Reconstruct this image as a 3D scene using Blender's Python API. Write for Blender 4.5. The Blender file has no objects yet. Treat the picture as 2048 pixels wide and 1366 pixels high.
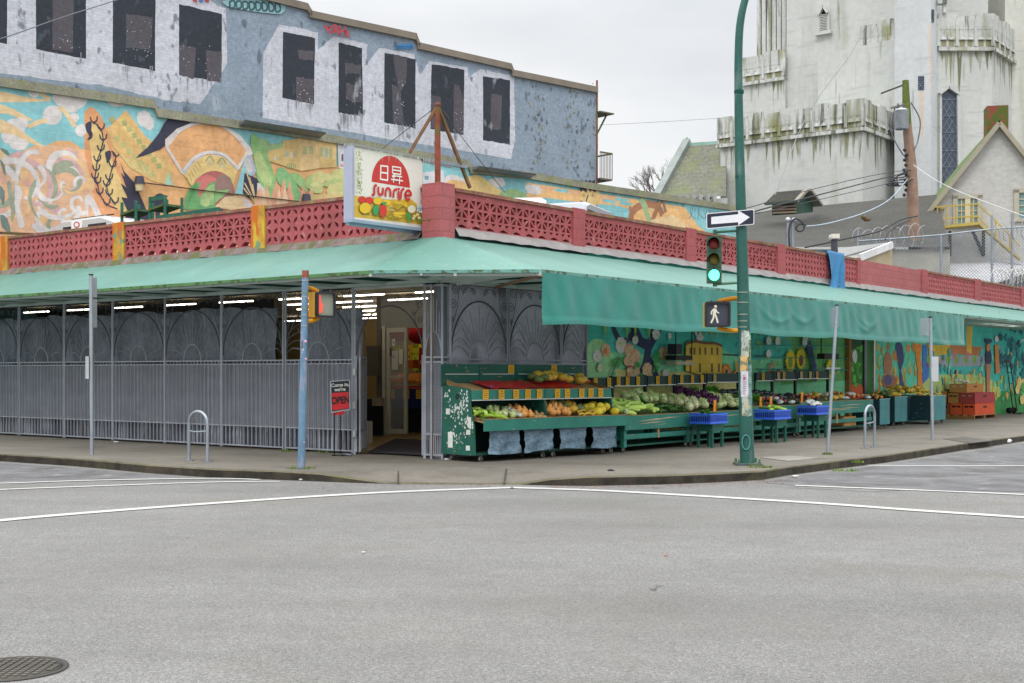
import bpy, math, random
from mathutils import Vector, Matrix
random.seed(7)
S = bpy.context.scene
R_ = math.radians
# ------------------------------------------------------------------ camera
FP = 2560.0; CX = 1024.0; HY = 745.0; CH = 1.6       # focal length in photo pixels, centre column, horizon row, eye height
cd = bpy.data.cameras.new('camera'); cam = bpy.data.objects.new('camera', cd); S.collection.objects.link(cam)
cam.location = (0, 0, CH); cam.rotation_euler = (R_(90), 0, 0)
cd.sensor_width = 36; cd.lens = FP/2048*36; cd.shift_y = (HY-683)/2048; cd.clip_start = .1; cd.clip_end = 2000
S.camera = cam
# ------------------------------------------------------------------ sky, sun, exposure
W_ = bpy.data.worlds.new('World'); S.world = W_; W_.use_nodes = True
nt = W_.node_tree; nt.nodes.clear()
def wn(t, **k):
    n = nt.nodes.new(t)
    for a, b in k.items(): setattr(n, a, b)
    return n
SUN_EL, SUN_AZ = 52, 200
sky = wn('ShaderNodeTexSky', sky_type='NISHITA', sun_disc=False, sun_elevation=R_(SUN_EL), sun_rotation=R_(SUN_AZ))
bg1 = wn('ShaderNodeBackground'); bg1.inputs[1].default_value = .012
nt.links.new(sky.outputs[0], bg1.inputs[0])
tc = wn('ShaderNodeTexCoord'); sep = wn('ShaderNodeSeparateXYZ'); nt.links.new(tc.outputs['Generated'], sep.inputs[0])
mp = wn('ShaderNodeMapping'); mp.inputs['Scale'].default_value = (1, 1, 2.6); nt.links.new(tc.outputs['Generated'], mp.inputs[0])
nz = wn('ShaderNodeTexNoise'); nz.inputs['Scale'].default_value = 3.1; nz.inputs['Detail'].default_value = 7; nz.inputs['Roughness'].default_value = .5
nt.links.new(mp.outputs[0], nz.inputs[0])
cr = wn('ShaderNodeValToRGB'); cr.color_ramp.elements[0].position = .34; cr.color_ramp.elements[0].color = (.78, .80, .825, 1)
cr.color_ramp.elements[1].position = .60; cr.color_ramp.elements[1].color = (.97, .97, .965, 1)
nt.links.new(nz.outputs[0], cr.inputs[0])
m1 = wn('ShaderNodeMath', operation='MULTIPLY_ADD'); m1.inputs[1].default_value = 3.3; m1.inputs[2].default_value = .83
sb0 = wn('ShaderNodeMath', operation='SUBTRACT'); sb0.inputs[1].default_value = .26; nt.links.new(sep.outputs[2], sb0.inputs[0])
mx = wn('ShaderNodeMath', operation='MAXIMUM'); mx.inputs[1].default_value = 0; nt.links.new(sb0.outputs[0], mx.inputs[0]); nt.links.new(mx.outputs[0], m1.inputs[0])
bg2 = wn('ShaderNodeBackground'); nt.links.new(cr.outputs[0], bg2.inputs[0]); nt.links.new(m1.outputs[0], bg2.inputs[1])
ad = wn('ShaderNodeAddShader'); ow = wn('ShaderNodeOutputWorld')
nt.links.new(bg1.outputs[0], ad.inputs[0]); nt.links.new(bg2.outputs[0], ad.inputs[1]); nt.links.new(ad.outputs[0], ow.inputs[0])
sl = bpy.data.lights.new('sun', 'SUN'); sl.energy = 1.0; sl.angle = R_(18); sl.color = (1, .97, .93)
so = bpy.data.objects.new('sun', sl); S.collection.objects.link(so)
so.rotation_euler = (R_(90-SUN_EL), 0, R_(-20))      # high, a little behind the camera's left shoulder
so.location = (0, 0, 40)
S.view_settings.view_transform = 'Standard'; S.view_settings.look = 'None'; S.view_settings.exposure = 0.12; S.view_settings.gamma = 1
# ------------------------------------------------------------------ helpers
def c(h, k=1.0):
    h = h.lstrip('#'); o = []
    for i in (0, 2, 4):
        v = int(h[i:i+2], 16)/255
        o.append((v/12.92 if v <= .04045 else ((v+.055)/1.055)**2.4)*k)
    return tuple(o)
WM = {}
def wm(o): return WM.get(o.name, Matrix.Identity(4)) if o else Matrix.Identity(4)
def tag(o, label=None, cat=None, group=None, kind=None):
    if label: o['label'] = label
    if cat: o['category'] = cat
    if group: o['group'] = group
    if kind: o['kind'] = kind
    return o
def thing(name, label, cat, loc=(0, 0, 0), rz=0, group=None, kind=None):
    o = bpy.data.objects.new(name, None); S.collection.objects.link(o); o.empty_display_size = .2
    o.location = loc; o.rotation_euler = (0, 0, rz)
    WM[o.name] = Matrix.Translation(loc) @ Matrix.Rotation(rz, 4, 'Z')
    return tag(o, label, cat, group, kind)
def kids(o): return [x for x in S.collection.objects if x.parent == o]
def copy_tree(o, loc=None, rz=None, label=None, group=None, parent=None):
    ch = kids(o)
    n = o.copy(); S.collection.objects.link(n); n.parent = parent
    if loc is not None: n.location = loc
    if rz is not None: n.rotation_euler = (0, 0, rz)
    if label: n['label'] = label
    if group: n['group'] = group
    for k in ch: copy_tree(k, parent=n)
    return n
class MB:
    def __init__(s): s.v = []; s.f = []; s.c = []; s.sm = []
    def face(s, pts, col, sm=False):
        i = len(s.v); s.v += [tuple(p) for p in pts]; s.f.append(tuple(range(i, i+len(pts)))); s.c.append(col); s.sm.append(sm); return s
    def add(s, vs, fs, col, sm=False):
        i = len(s.v); s.v += [tuple(p) for p in vs]
        for f in fs: s.f.append(tuple(a+i for a in f)); s.c.append(col); s.sm.append(sm)
        return s
    def box(s, p0, p1, col, bev=0):
        x0, y0, z0 = p0; x1, y1, z1 = p1
        return s.hexa([(x0, y0), (x1, y0), (x1, y1), (x0, y1)], z0, z1, col)
    def hexa(s, plan, z0, z1, col):                                  # vertical prism of a plan polygon
        n = len(plan); lo = [(a, b, z0) for a, b in plan]; hi = [(a, b, z1) for a, b in plan]
        s.add(lo+hi, [tuple(range(n))[::-1], tuple(range(n, 2*n))]+[(i, (i+1) % n, n+(i+1) % n, n+i) for i in range(n)], col); return s
    def bar(s, a, b, w, h, col, up=(0, 0, 1)):                       # square bar from a to b
        a = Vector(a); b = Vector(b); d = (b-a).normalized(); up = Vector(up)
        if abs(d.dot(up)) > .98: up = Vector((1, 0, 0))
        x = d.cross(up).normalized()*w/2; y = x.cross(d).normalized()*h/2
        q = [(-x-y), (x-y), (x+y), (-x+y)]
        s.add([a+k for k in q]+[b+k for k in q], [(3, 2, 1, 0), (4, 5, 6, 7)]+[(i, (i+1) % 4, 4+(i+1) % 4, 4+i) for i in range(4)], col); return s
    def tube(s, path, r, col, n=8, cap=True, sm=True):
        path = [Vector(p) for p in path]; k = len(path); rs = r if isinstance(r, (list, tuple)) else [r]*k
        vs = []; x = None
        for i, p in enumerate(path):
            d = (path[min(i+1, k-1)]-path[max(i-1, 0)]).normalized()
            if x is None:
                u = Vector((0, 0, 1)) if abs(d.z) < .9 else Vector((1, 0, 0)); x = d.cross(u).normalized()
            else: x = (x-d*x.dot(d)).normalized()
            y = d.cross(x)
            for j in range(n):
                a = 2*math.pi*j/n; vs.append(p+(x*math.cos(a)+y*math.sin(a))*rs[i])
        fs = [(i*n+j, i*n+(j+1) % n, (i+1)*n+(j+1) % n, (i+1)*n+j) for i in range(k-1) for j in range(n)]
        s.add(vs, fs, col, sm)
        if cap:
            s.face(vs[:n][::-1], col); s.face(vs[-n:], col)
        return s
    def lathe(s, base, prof, col, n=16, axis=(0, 0, 1), sm=True):
        base = Vector(base); ax = Vector(axis).normalized()
        return s.tube([base+ax*z for r_, z in prof], [max(r_, 1e-4) for r_, z in prof], col, n, True, sm) if False else s._lathe(base, ax, prof, col, n, sm)
    def _lathe(s, base, ax, prof, col, n, sm):
        u = Vector((0, 0, 1)) if abs(ax.z) < .9 else Vector((1, 0, 0)); x = ax.cross(u).normalized(); y = ax.cross(x); vs = []
        for r_, z in prof:
            for j in range(n):
                a = 2*math.pi*j/n; vs.append(base+ax*z+(x*math.cos(a)+y*math.sin(a))*r_)
        k = len(prof)
        s.add(vs, [(i*n+j, (i+1)*n+j, (i+1)*n+(j+1) % n, i*n+(j+1) % n) for i in range(k-1) for j in range(n)], col, sm); return s
    def ball(s, ctr, r, col, nu=10, nv=7, jit=0, rot=0, bump=0, k=5):
        rx, ry, rz = r if isinstance(r, (list, tuple)) else (r, r, r); vs = []; ca, sa = math.cos(rot), math.sin(rot)
        for i in range(nv+1):
            ph = math.pi*i/nv
            for j in range(nu):
                th = 2*math.pi*j/nu; q = 1+random.uniform(-jit, jit)+bump*math.cos(k*th)*math.sin(ph)
                a = rx*q*math.sin(ph)*math.cos(th); b = ry*q*math.sin(ph)*math.sin(th)
                vs.append((ctr[0]+a*ca-b*sa, ctr[1]+a*sa+b*ca, ctr[2]+rz*q*math.cos(ph)))
        s.add(vs, [(i*nu+j, (i+1)*nu+j, (i+1)*nu+(j+1) % nu, i*nu+(j+1) % nu) for i in range(nv) for j in range(nu)], col, True); return s
    def text(s, txt, o, xd, zd, size, col, align='CENTER', bold=0, sx=1.0):
        cu = bpy.data.curves.new('t', 'FONT'); cu.body = txt; cu.size = size; cu.align_x = align; cu.align_y = 'CENTER'; cu.offset = bold
        ob = bpy.data.objects.new('t', cu); S.collection.objects.link(ob)
        me = bpy.data.meshes.new_from_object(ob.evaluated_get(bpy.context.evaluated_depsgraph_get()))
        o = Vector(o); xd = Vector(xd); zd = Vector(zd)
        s.add([o+xd*v.co.x*sx+zd*v.co.y for v in me.vertices], [tuple(p.vertices) for p in me.polygons], col)
        bpy.data.objects.remove(ob); bpy.data.meshes.remove(me); return s
    def build(s, name, mat, parent=None, local=False, label=None, cat=None, group=None, kind=None, origin=None):
        if not s.f: return None
        me = bpy.data.meshes.new(name)
        if parent is None:
            if origin is None:
                xs = [v[0] for v in s.v]; ys = [v[1] for v in s.v]; zs = [v[2] for v in s.v]
                origin = ((min(xs)+max(xs))/2, (min(ys)+max(ys))/2, min(zs))
            vs = [(a-origin[0], b-origin[1], d-origin[2]) for a, b, d in s.v]; M = Matrix.Translation(origin)
        else:
            M = wm(parent); origin = (0, 0, 0); vs = s.v
            if not local:
                I = M.inverted(); vs = [tuple(I @ Vector(v)) for v in s.v]
        me.from_pydata(vs, [], s.f)
        ca = me.color_attributes.new('Col', 'FLOAT_COLOR', 'CORNER'); buf = []
        for f, q in zip(s.f, s.c): buf += [q[0], q[1], q[2], 1.0]*len(f)
        ca.data.foreach_set('color', buf)
        me.polygons.foreach_set('use_smooth', s.sm); me.materials.append(mat); me.update()
        o = bpy.data.objects.new(name, me); S.collection.objects.link(o)
        if parent is None: o.location = origin
        else: o.parent = parent
        WM[o.name] = M
        return tag(o, label, cat, group, kind)
def pm(name, rough=.75, metal=0, n1=(1.2, .18), n2=(25, .12), bump=0.0, bscale=60, brick=None, dirt=None, dsc=(1, 1, 1), dthr=(.5, .62), spec=.4, emit=0, trans=0, rust=None):
    """painted-surface material: colour attribute x noise, optional bricks (u dir, width, height), dirt colour in stretched noise"""
    m = bpy.data.materials.new(name); m.use_nodes = True; t = m.node_tree; N = t.nodes; L = t.links; b = N['Principled BSDF']
    at = N.new('ShaderNodeAttribute'); at.attribute_name = 'Col'
    co = N.new('ShaderNodeTexCoord').outputs['Object']; cur = at.outputs['Color']
    def noise(scale, det, vec=co):
        n = N.new('ShaderNodeTexNoise'); n.inputs['Scale'].default_value = scale; n.inputs['Detail'].default_value = det; L.new(vec, n.inputs[0]); return n.outputs[0]
    def mixc(fac, a, bcol, mode='MIX'):
        x = N.new('ShaderNodeMix'); x.data_type = 'RGBA'; x.blend_type = mode
        if isinstance(fac, float): x.inputs[0].default_value = fac
        else: L.new(fac, x.inputs[0])
        L.new(a, x.inputs[6])
        if isinstance(bcol, tuple): x.inputs[7].default_value = (*bcol, 1)
        else: L.new(bcol, x.inputs[7])
        return x.outputs[2]
    def rng(v, a0, a1, b0, b1):
        x = N.new('ShaderNodeMapRange'); L.new(v, x.inputs[0])
        for i, q in zip((1, 2, 3, 4), (a0, a1, b0, b1)): x.inputs[i].default_value = q
        return x.outputs[0]
    for sc, am in (n1, n2):
        if am > 0:
            g = rng(noise(sc, 5), .3, .7, 1-am, 1+am)
            v = N.new('ShaderNodeVectorMath'); v.operation = 'SCALE'; L.new(cur, v.inputs[0]); L.new(g, v.inputs['Scale']); cur = v.outputs[0]
    h = None
    if brick:
        u, bw, bh, mcol = brick
        d = N.new('ShaderNodeVectorMath'); d.operation = 'DOT_PRODUCT'; L.new(co, d.inputs[0]); d.inputs[1].default_value = (u[0], u[1], 0)
        sp = N.new('ShaderNodeSeparateXYZ'); L.new(co, sp.inputs[0]); cb = N.new('ShaderNodeCombineXYZ'); L.new(d.outputs['Value'], cb.inputs[0]); L.new(sp.outputs[2], cb.inputs[1])
        bt = N.new('ShaderNodeTexBrick'); L.new(cb.outputs[0], bt.inputs[0]); bt.inputs['Scale'].default_value = 1
        bt.inputs['Brick Width'].default_value = bw; bt.inputs['Row Height'].default_value = bh; bt.inputs['Mortar Size'].default_value = bh*.07; bt.inputs['Mortar Smooth'].default_value = .3
        bt.inputs['Color1'].default_value = (1, 1, 1, 1); bt.inputs['Color2'].default_value = (.9, .9, .9, 1); bt.inputs['Mortar'].default_value = (mcol, mcol, mcol, 1)
        cur = mixc(1.0, cur, bt.outputs[0], 'MULTIPLY'); h = bt.outputs['Fac']
    if dirt:
        for (dc, sc, st, th, amt) in dirt:
            mpn = N.new('ShaderNodeMapping'); mpn.inputs['Scale'].default_value = st; L.new(co, mpn.inputs[0])
            f = rng(noise(sc, 6, mpn.outputs[0]), th[0], th[1], 0, amt); cur = mixc(f, cur, dc)
    L.new(cur, b.inputs['Base Color'])
    b.inputs['Roughness'].default_value = rough; b.inputs['Metallic'].default_value = metal; b.inputs['Specular IOR Level'].default_value = spec
    if bump or h:
        bn = N.new('ShaderNodeBump'); bn.inputs['Strength'].default_value = max(bump, .3); bn.inputs['Distance'].default_value = .01
        hh = noise(bscale, 4)
        if h:
            q = N.new('ShaderNodeMath'); q.operation = 'MULTIPLY_ADD'; L.new(h, q.inputs[0]); q.inputs[1].default_value = -.8; L.new(hh, q.inputs[2]); hh = q.outputs[0]
        L.new(hh, bn.inputs['Height']); L.new(bn.outputs[0], b.inputs['Normal'])
    if trans:
        tr = N.new('ShaderNodeBsdfTranslucent'); L.new(cur, tr.inputs[0]); mxs = N.new('ShaderNodeMixShader'); mxs.inputs[0].default_value = trans
        L.new(b.outputs[0], mxs.inputs[1]); L.new(tr.outputs[0], mxs.inputs[2]); L.new(mxs.outputs[0], N['Material Output'].inputs[0])
    if emit:
        L.new(at.outputs['Color'], b.inputs['Emission Color']); b.inputs['Emission Strength'].default_value = emit
    return m
def glassmat(name, col, alpha=.35, rough=.05):
    m = bpy.data.materials.new(name); m.use_nodes = True; N = m.node_tree.nodes; L = m.node_tree.links; b = N['Principled BSDF']
    b.inputs['Base Color'].default_value = (*col, 1); b.inputs['Roughness'].default_value = rough; b.inputs['Alpha'].default_value = alpha
    return m
# planes of the place: P.pt(s, off, z) with s along the wall, off out of the wall towards the street
class Plane:
    def __init__(s, O, u, flip=1):
        s.O = O; l = math.hypot(*u); s.u = (u[0]/l, u[1]/l); n = (s.u[1], -s.u[0]); 
        if (-O[0])*n[0]+(-O[1])*n[1] < 0: n = (-n[0], -n[1])
        s.n = n
    def pt(s, a, off, z): return Vector((s.O[0]+s.u[0]*a+s.n[0]*off, s.O[1]+s.u[1]*a+s.n[1]*off, z))
    def s(s, px, off=0):
        t = (px-CX)/FP; ox = s.O[0]+s.n[0]*off; oy = s.O[1]+s.n[1]*off
        return (t*oy-ox)/(s.u[0]-t*s.u[1])
    def hit(s, px, py, off=0):
        a = s.s(px, off); Y = s.O[1]+s.n[1]*off+s.u[1]*a
        return a, CH+(HY-py)*Y/FP
    def P(s, px, py, off=0):
        a, z = s.hit(px, py, off); return s.pt(a, off, z)
    def rot(s): return math.atan2(s.u[1], s.u[0])
def at(px, py, Y): return Vector(((px-CX)/FP*Y, Y, CH+(HY-py)*Y/FP))
def onG(px, py, z=0):
    Y = FP*(CH-z)/(py-HY); return Vector(((px-CX)/FP*Y, Y, z))
UL = (-3300/math.hypot(3300, 2560), 2560/math.hypot(3300, 2560)); UR = (1986/math.hypot(1986, 2560), 2560/math.hypot(1986, 2560))
YC = 21.75; C0 = ((880-CX)/FP*YC, YC)
PL = Plane(C0, UL); PR = Plane(C0, UR)
def smooth(pts, n=6, closed=False):
    pts = [Vector(p) for p in pts]; k = len(pts); out = []
    rngk = range(k) if closed else range(k-1)
    for i in rngk:
        g = (lambda j: pts[j % k]) if closed else (lambda j: pts[min(max(j, 0), k-1)])
        a, b, d, e = g(i-1), g(i), g(i+1), g(i+2)
        for j in range(n):
            t = j/n; out.append(.5*((2*b)+(-a+d)*t+(2*a-5*b+4*d-e)*t*t+(-a+3*b-3*d+e)*t**3))
    if not closed: out.append(pts[-1])
    return out
class Paint:                                                         # flat paint on a wall plane: polygons, ellipses and strokes, each 0.6 mm above the last
    def __init__(s, pl, mb, off=.004, step=.0002, tone=None): s.tone = tone; s.pl = pl; s.mb = mb; s.o = off; s.st = step
    def _w(s, q, off): return s.pl.pt(q[0], off, q[1])
    def sz(s, pts): return [Vector((*s.pl.hit(x, y), 0)) for x, y in pts]
    def raw(s, q, col):
        if s.tone: col = s.tone(col)
        s.o += s.st; s.mb.face([s._w(p, s.o) for p in q], col)
    def poly(s, pts, col, sm=0):
        q = s.sz(pts)
        if sm: q = smooth(q, sm, True)
        s.raw(q, col)
    def ell(s, cx, cy, rx, ry, col, n=18, jag=0, rot=0):
        p = []
        for i in range(n):
            a = 2*math.pi*i/n; k = 1+random.uniform(-jag, jag); x = rx*k*math.cos(a); y = ry*k*math.sin(a)
            p.append((cx+x*math.cos(rot)-y*math.sin(rot), cy+x*math.sin(rot)+y*math.cos(rot)))
        s.poly(p, col)
    def stroke(s, pts, w, col, sm=5, taper=0):
        q = s.sz(pts)
        if s.tone: col = s.tone(col)
        if sm and len(q) > 2: q = smooth(q, sm)
        s.o += s.st; k = len(q); L = []; Rr = []
        for i, p in enumerate(q):
            d = (q[min(i+1, k-1)]-q[max(i-1, 0)]); d = d.normalized() if d.length else Vector((1, 0, 0)); n = Vector((-d.y, d.x, 0)); ww = w/2*(1-taper*i/(k-1))
            L.append(p+n*ww); Rr.append(p-n*ww)
        for i in range(k-1): s.mb.face([s._w(x, s.o) for x in (L[i], Rr[i], Rr[i+1], L[i+1])], col)
# ------------------------------------------------------------------ materials
M = {}
M['paint'] = pm('painted_surface', .6, n1=(2.5, .08), n2=(40, .06), bump=.15)
M['paintg'] = pm('gloss_paint', .35, n1=(2.5, .06), n2=(30, .04))
M['chip'] = pm('chipped_paint_wood', .6, n1=(3, .15), n2=(40, .1), bump=.3, dirt=[(c('#a98f68'), 9, (1, 1, 3), (.66, .70), .8)])
M['conc'] = pm('painted_concrete', .85, n1=(1.5, .14), n2=(30, .12), bump=.4)
M['metal'] = pm('galvanised_metal', .45, .6, n1=(4, .12), n2=(50, .08))
M['grille'] = pm('grey_painted_steel', .5, .2, n1=(3, .15), n2=(40, .1))
M['rust'] = pm('rusty_metal', .8, .1, n1=(6, .3), n2=(50, .2), bump=.4, dirt=[(c('#5b6330'), 5, (1, 1, .5), (.5, .6), .8)])
M['cloth'] = pm('awning_cloth', .45, n1=(1.2, .08), n2=(18, .05), bump=.15, bscale=25, trans=.16, dirt=[(c('#5f8f80'), 1.6, (1, 1, 1), (.50, .75), .5), (c('#8fb0a0'), 5, (1, 1, 1), (.6, .75), .4)])
M['fabric'] = pm('fabric', .9, n1=(3, .2), n2=(30, .18), bump=.4, bscale=30)
M['wood'] = pm('raw_wood', .8, n1=(3, .2), n2=(30, .2), bump=.3)
M['card'] = pm('cardboard', .85, n1=(3, .1), n2=(40, .08))
M['produce'] = pm('produce_skin', .5, n1=(9, .18), n2=(60, .12), bump=.2, bscale=80)
M['leaf'] = pm('leafy_produce', .5, n1=(14, .3), n2=(50, .25), bump=.4, trans=.2)
M['plastic'] = pm('plastic', .35, n1=(3, .05), n2=(20, .04), spec=.5)
M['glow'] = pm('lit_tube', .4, emit=6.5)
M['glowled'] = pm('lit_signal', .4, emit=3.2)
M['rubber'] = pm('rubber', .8)
M['roofing'] = pm('shingle_roof', .9, n1=(.8, .15), n2=(12, .3), bump=.6, bscale=20)
M['car'] = pm('car_paint', .25, n1=(1, .02), n2=(10, .0), spec=.6)
M['dark'] = glassmat('dark_glass', (.02, .025, .03), 1, .08)
M['pane'] = glassmat('clear_glass', (.6, .65, .65), .22, .03)
# ------------------------------------------------------------------ ground
HS = .13                                                             # sidewalk height
KB = [(-40,924.5),(0,922.5),(150,932.5),(300,946.5),(420,955),(550,959.5),(640,963),(700,965.5),(765,967.5),(860,969),(960,969.5),(1040,969.5),(1100,971),(1174,972),(1324,969),(1430,965),(1524,960),(1574,951),(1674,937.5),(1774,925),(1850,913),(1924,901),(2048,882.5),(2100,878)]
KH = {640:.115, 700:.07, 765:.022, 860:.012, 960:.012, 1040:.014, 1100:.09}
kp = []
k0 = onG(*KB[0]); kp.append((k0+Vector((UL[0], UL[1], 0))*70, HS))
kp.append((k0+Vector((UL[0], UL[1], 0))*12, HS))
for px, py in KB: kp.append((onG(px, py), KH.get(px, HS)))
ke = kp[-1][0]; kp.append((ke+Vector((UR[0], UR[1], 0))*25, HS)); kp.append((ke+Vector((UR[0], UR[1], 0))*110, HS))
KX = []                                                              # densify; third entry = where this station meets the wall line
def perp(pl, p): return pl.pt((p.x-pl.O[0])*pl.u[0]+(p.y-pl.O[1])*pl.u[1], -.6, HS)
def wall_target(i, p):
    if i < 2: return perp(PL, p)
    if i >= len(kp)-2: return perp(PR, p)
    px = CX+FP*p.x/p.y
    if px < 880: return PL.pt(PL.s(px, -.6), -.6, HS)
    return PR.pt(max(PR.s(px, -.6), 0), -.6, HS)
kt = [wall_target(i, p) for i, (p, h) in enumerate(kp)]
for i in range(len(kp)-1):
    (a, ha), (b, hb) = kp[i], kp[i+1]
    for j in range(4): KX.append((a.lerp(b, j/4), ha+(hb-ha)*j/4, kt[i].lerp(kt[i+1], j/4)))
KX.append((*kp[-1], kt[-1]))
def ground_mats():
    def gm(name, base, spots, low, fine, dirt, bump=.5, rough=.85):
        m = bpy.data.materials.new(name); m.use_nodes = True; t = m.node_tree; N = t.nodes; L = t.links; b = N['Principled BSDF']
        co = N.new('ShaderNodeTexCoord').outputs['Object']
        def noise(sc, det, r=.6, st=None):
            n = N.new('ShaderNodeTexNoise'); n.inputs['Scale'].default_value = sc; n.inputs['Detail'].default_value = det; n.inputs['Roughness'].default_value = r
            v = co
            if st:
                mp_ = N.new('ShaderNodeMapping'); mp_.inputs['Scale'].default_value = st; L.new(co, mp_.inputs[0]); v = mp_.outputs[0]
            L.new(v, n.inputs[0]); return n.outputs[0]
        def rng(v, a0, a1, b0, b1):
            x = N.new('ShaderNodeMapRange'); L.new(v, x.inputs[0])
            for i, q in zip((1, 2, 3, 4), (a0, a1, b0, b1)): x.inputs[i].default_value = q
            return x.outputs[0]
        def mul(a, b_):
            x = N.new('ShaderNodeMath'); x.operation = 'MULTIPLY'; L.new(a, x.inputs[0]); L.new(b_, x.inputs[1]); return x.outputs[0]
        g = mul(rng(noise(.35, 6, .6, (1, 1.6, 1)), .3, .7, 1-low, 1+low), rng(noise(2.2, 4), .3, .7, 1-low*.4, 1+low*.4))
        g = mul(g, rng(noise(38, 3, .8), .3, .7, 1-fine*.7, 1+fine*.7)); f2 = noise(130, 2, .8); g = mul(g, rng(f2, .32, .68, 1-fine, 1+fine))
        vo = N.new('ShaderNodeTexVoronoi'); vo.inputs['Scale'].default_value = 90; L.new(co, vo.inputs[0])
        g = mul(g, rng(vo.outputs['Distance'], .05, .5, 1+spots, 1-spots*.5))
        v2 = N.new('ShaderNodeTexVoronoi'); v2.inputs['Scale'].default_value = 85; L.new(co, v2.inputs[0]); sx_ = N.new('ShaderNodeSeparateColor'); L.new(v2.outputs['Color'], sx_.inputs[0]); g = mul(g, rng(sx_.outputs[0], 0, 1, 1-fine*.45, 1+fine*.45))
        if name == 'asphalt': g = mul(g, rng(noise(.5, 4, .5, (.25, 1.6, 1)), .35, .65, .93, 1.06)); g = mul(g, rng(noise(6, 3), .35, .65, .95, 1.05))
        v = N.new('ShaderNodeVectorMath'); v.operation = 'SCALE'; v.inputs[0].default_value = base; L.new(g, v.inputs['Scale']); cur = v.outputs[0]
        for dc, sc, th, amt in dirt:
            x = N.new('ShaderNodeMix'); x.data_type = 'RGBA'; L.new(rng(noise(sc, 7, .65), th[0], th[1], 0, amt), x.inputs[0]); L.new(cur, x.inputs[6]); x.inputs[7].default_value = (*dc, 1); cur = x.outputs[2]
        L.new(cur, b.inputs['Base Color']); b.inputs['Roughness'].default_value = rough; b.inputs['Specular IOR Level'].default_value = .3
        bn = N.new('ShaderNodeBump'); bn.inputs['Strength'].default_value = bump; bn.inputs['Distance'].default_value = .006; L.new(f2, bn.inputs['Height']); L.new(bn.outputs[0], b.inputs['Normal'])
        return m
    M['asphalt'] = gm('asphalt', (.195, .192, .186), .28, .11, .5, [((.12, .115, .10), .22, (.48, .72), .4), ((.16, .14, .10), .5, (.56, .72), .45), ((.07, .07, .065), 1.4, (.68, .74), .4)])
    M['asphalt2'] = gm('worn_asphalt', (.16, .16, .165), .2, .22, .35, [((.08, .075, .07), 1.2, (.46, .62), .75), ((.27, .27, .27), 2.2, (.58, .66), .6)])
    M['pave'] = gm('sidewalk_concrete', (.175, .158, .134), .15, .16, .24, [((.10, .09, .075), .9, (.5, .66), .6), ((.24, .2, .13), 2.5, (.56, .66), .3)])
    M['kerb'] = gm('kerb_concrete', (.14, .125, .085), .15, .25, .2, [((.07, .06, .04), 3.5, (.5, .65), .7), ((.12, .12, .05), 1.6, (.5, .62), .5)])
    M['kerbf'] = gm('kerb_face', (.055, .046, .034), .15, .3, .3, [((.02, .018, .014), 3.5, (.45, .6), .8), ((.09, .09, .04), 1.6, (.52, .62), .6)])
    M['line'] = gm('road_paint', (.50, .50, .48), .05, .06, .1, [((.22, .22, .21), 9, (.60, .68), .8)])
    M['litter'] = gm('leaf_debris', (.20, .09, .06), .1, .3, .3, [])
ground_mats()
mb = MB(); mb.face([(-200, -30, 0), (260, -30, 0), (260, 300, 0), (-200, 300, 0)], (0, 0, 0)); mb.build('road', M['asphalt'], kind='structure')
mb = MB(); kb = MB(); kf = MB()
for i in range(len(KX)-1):
    row = []
    for p, h, w in (KX[i], KX[i+1]):
        col = []
        w2 = Vector((w.x, w.y, 0)); b2 = Vector((p.x, p.y, 0)); dl = (w2-b2).length or 1; d = (w2-b2)/dl
        for dist in (.16, .7, 1.5, None):
            q = w2 if dist is None else b2+d*min(dist, dl)
            z = HS if dist is None or dist >= 1.5 else h+(HS-h)*min(1, (dist-.16)/1.34)
            col.append(Vector((q.x, q.y, z)))
        row.append((p, h, col, b2+d*.16))
    a, b = row
    for j in range(3): mb.face([a[2][j], b[2][j], b[2][j+1], a[2][j+1]], (0, 0, 0))
    pa, ha, ca_, qa = a; pb, hb, cb_, qb = b
    lip = Vector((0, 0, .003))
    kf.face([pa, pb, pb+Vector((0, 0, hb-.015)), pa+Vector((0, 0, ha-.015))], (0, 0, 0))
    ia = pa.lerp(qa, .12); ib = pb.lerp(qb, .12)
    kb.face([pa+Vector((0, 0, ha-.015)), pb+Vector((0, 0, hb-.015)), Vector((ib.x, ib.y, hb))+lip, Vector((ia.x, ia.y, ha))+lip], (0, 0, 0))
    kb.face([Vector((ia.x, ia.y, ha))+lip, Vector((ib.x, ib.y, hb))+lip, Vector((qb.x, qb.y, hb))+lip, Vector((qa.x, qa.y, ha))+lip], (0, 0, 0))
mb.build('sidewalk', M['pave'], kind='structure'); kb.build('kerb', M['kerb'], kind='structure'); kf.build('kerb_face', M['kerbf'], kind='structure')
def ground_strip(name, pts, w, mat, z=.004, kind='structure'):
    q = smooth([Vector((*onG(x, y, 0)[:2], 0)) for x, y in pts], 5); m = MB(); L = []; Rr = []
    for i, p in enumerate(q):
        d = (q[min(i+1, len(q)-1)]-q[max(i-1, 0)]).normalized(); n = Vector((-d.y, d.x, 0))*w/2; L.append(p+n); Rr.append(p-n)
    for i in range(len(q)-1): m.face([v+Vector((0, 0, z)) for v in (L[i], Rr[i], Rr[i+1], L[i+1])], (0, 0, 0))
    m.build(name, mat, kind=kind)
m = MB(); m.face([(*onG(x, y, 0)[:2], .004) for x, y in [(1530,966),(1600,972),(1760,978),(2048,984),(2300,990),(2300,865),(2048,888),(1924,906),(1774,930),(1650,945),(1574,956)]], (0, 0, 0)); m.build('worn_road_patch', M['asphalt2'], kind='structure')
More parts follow.
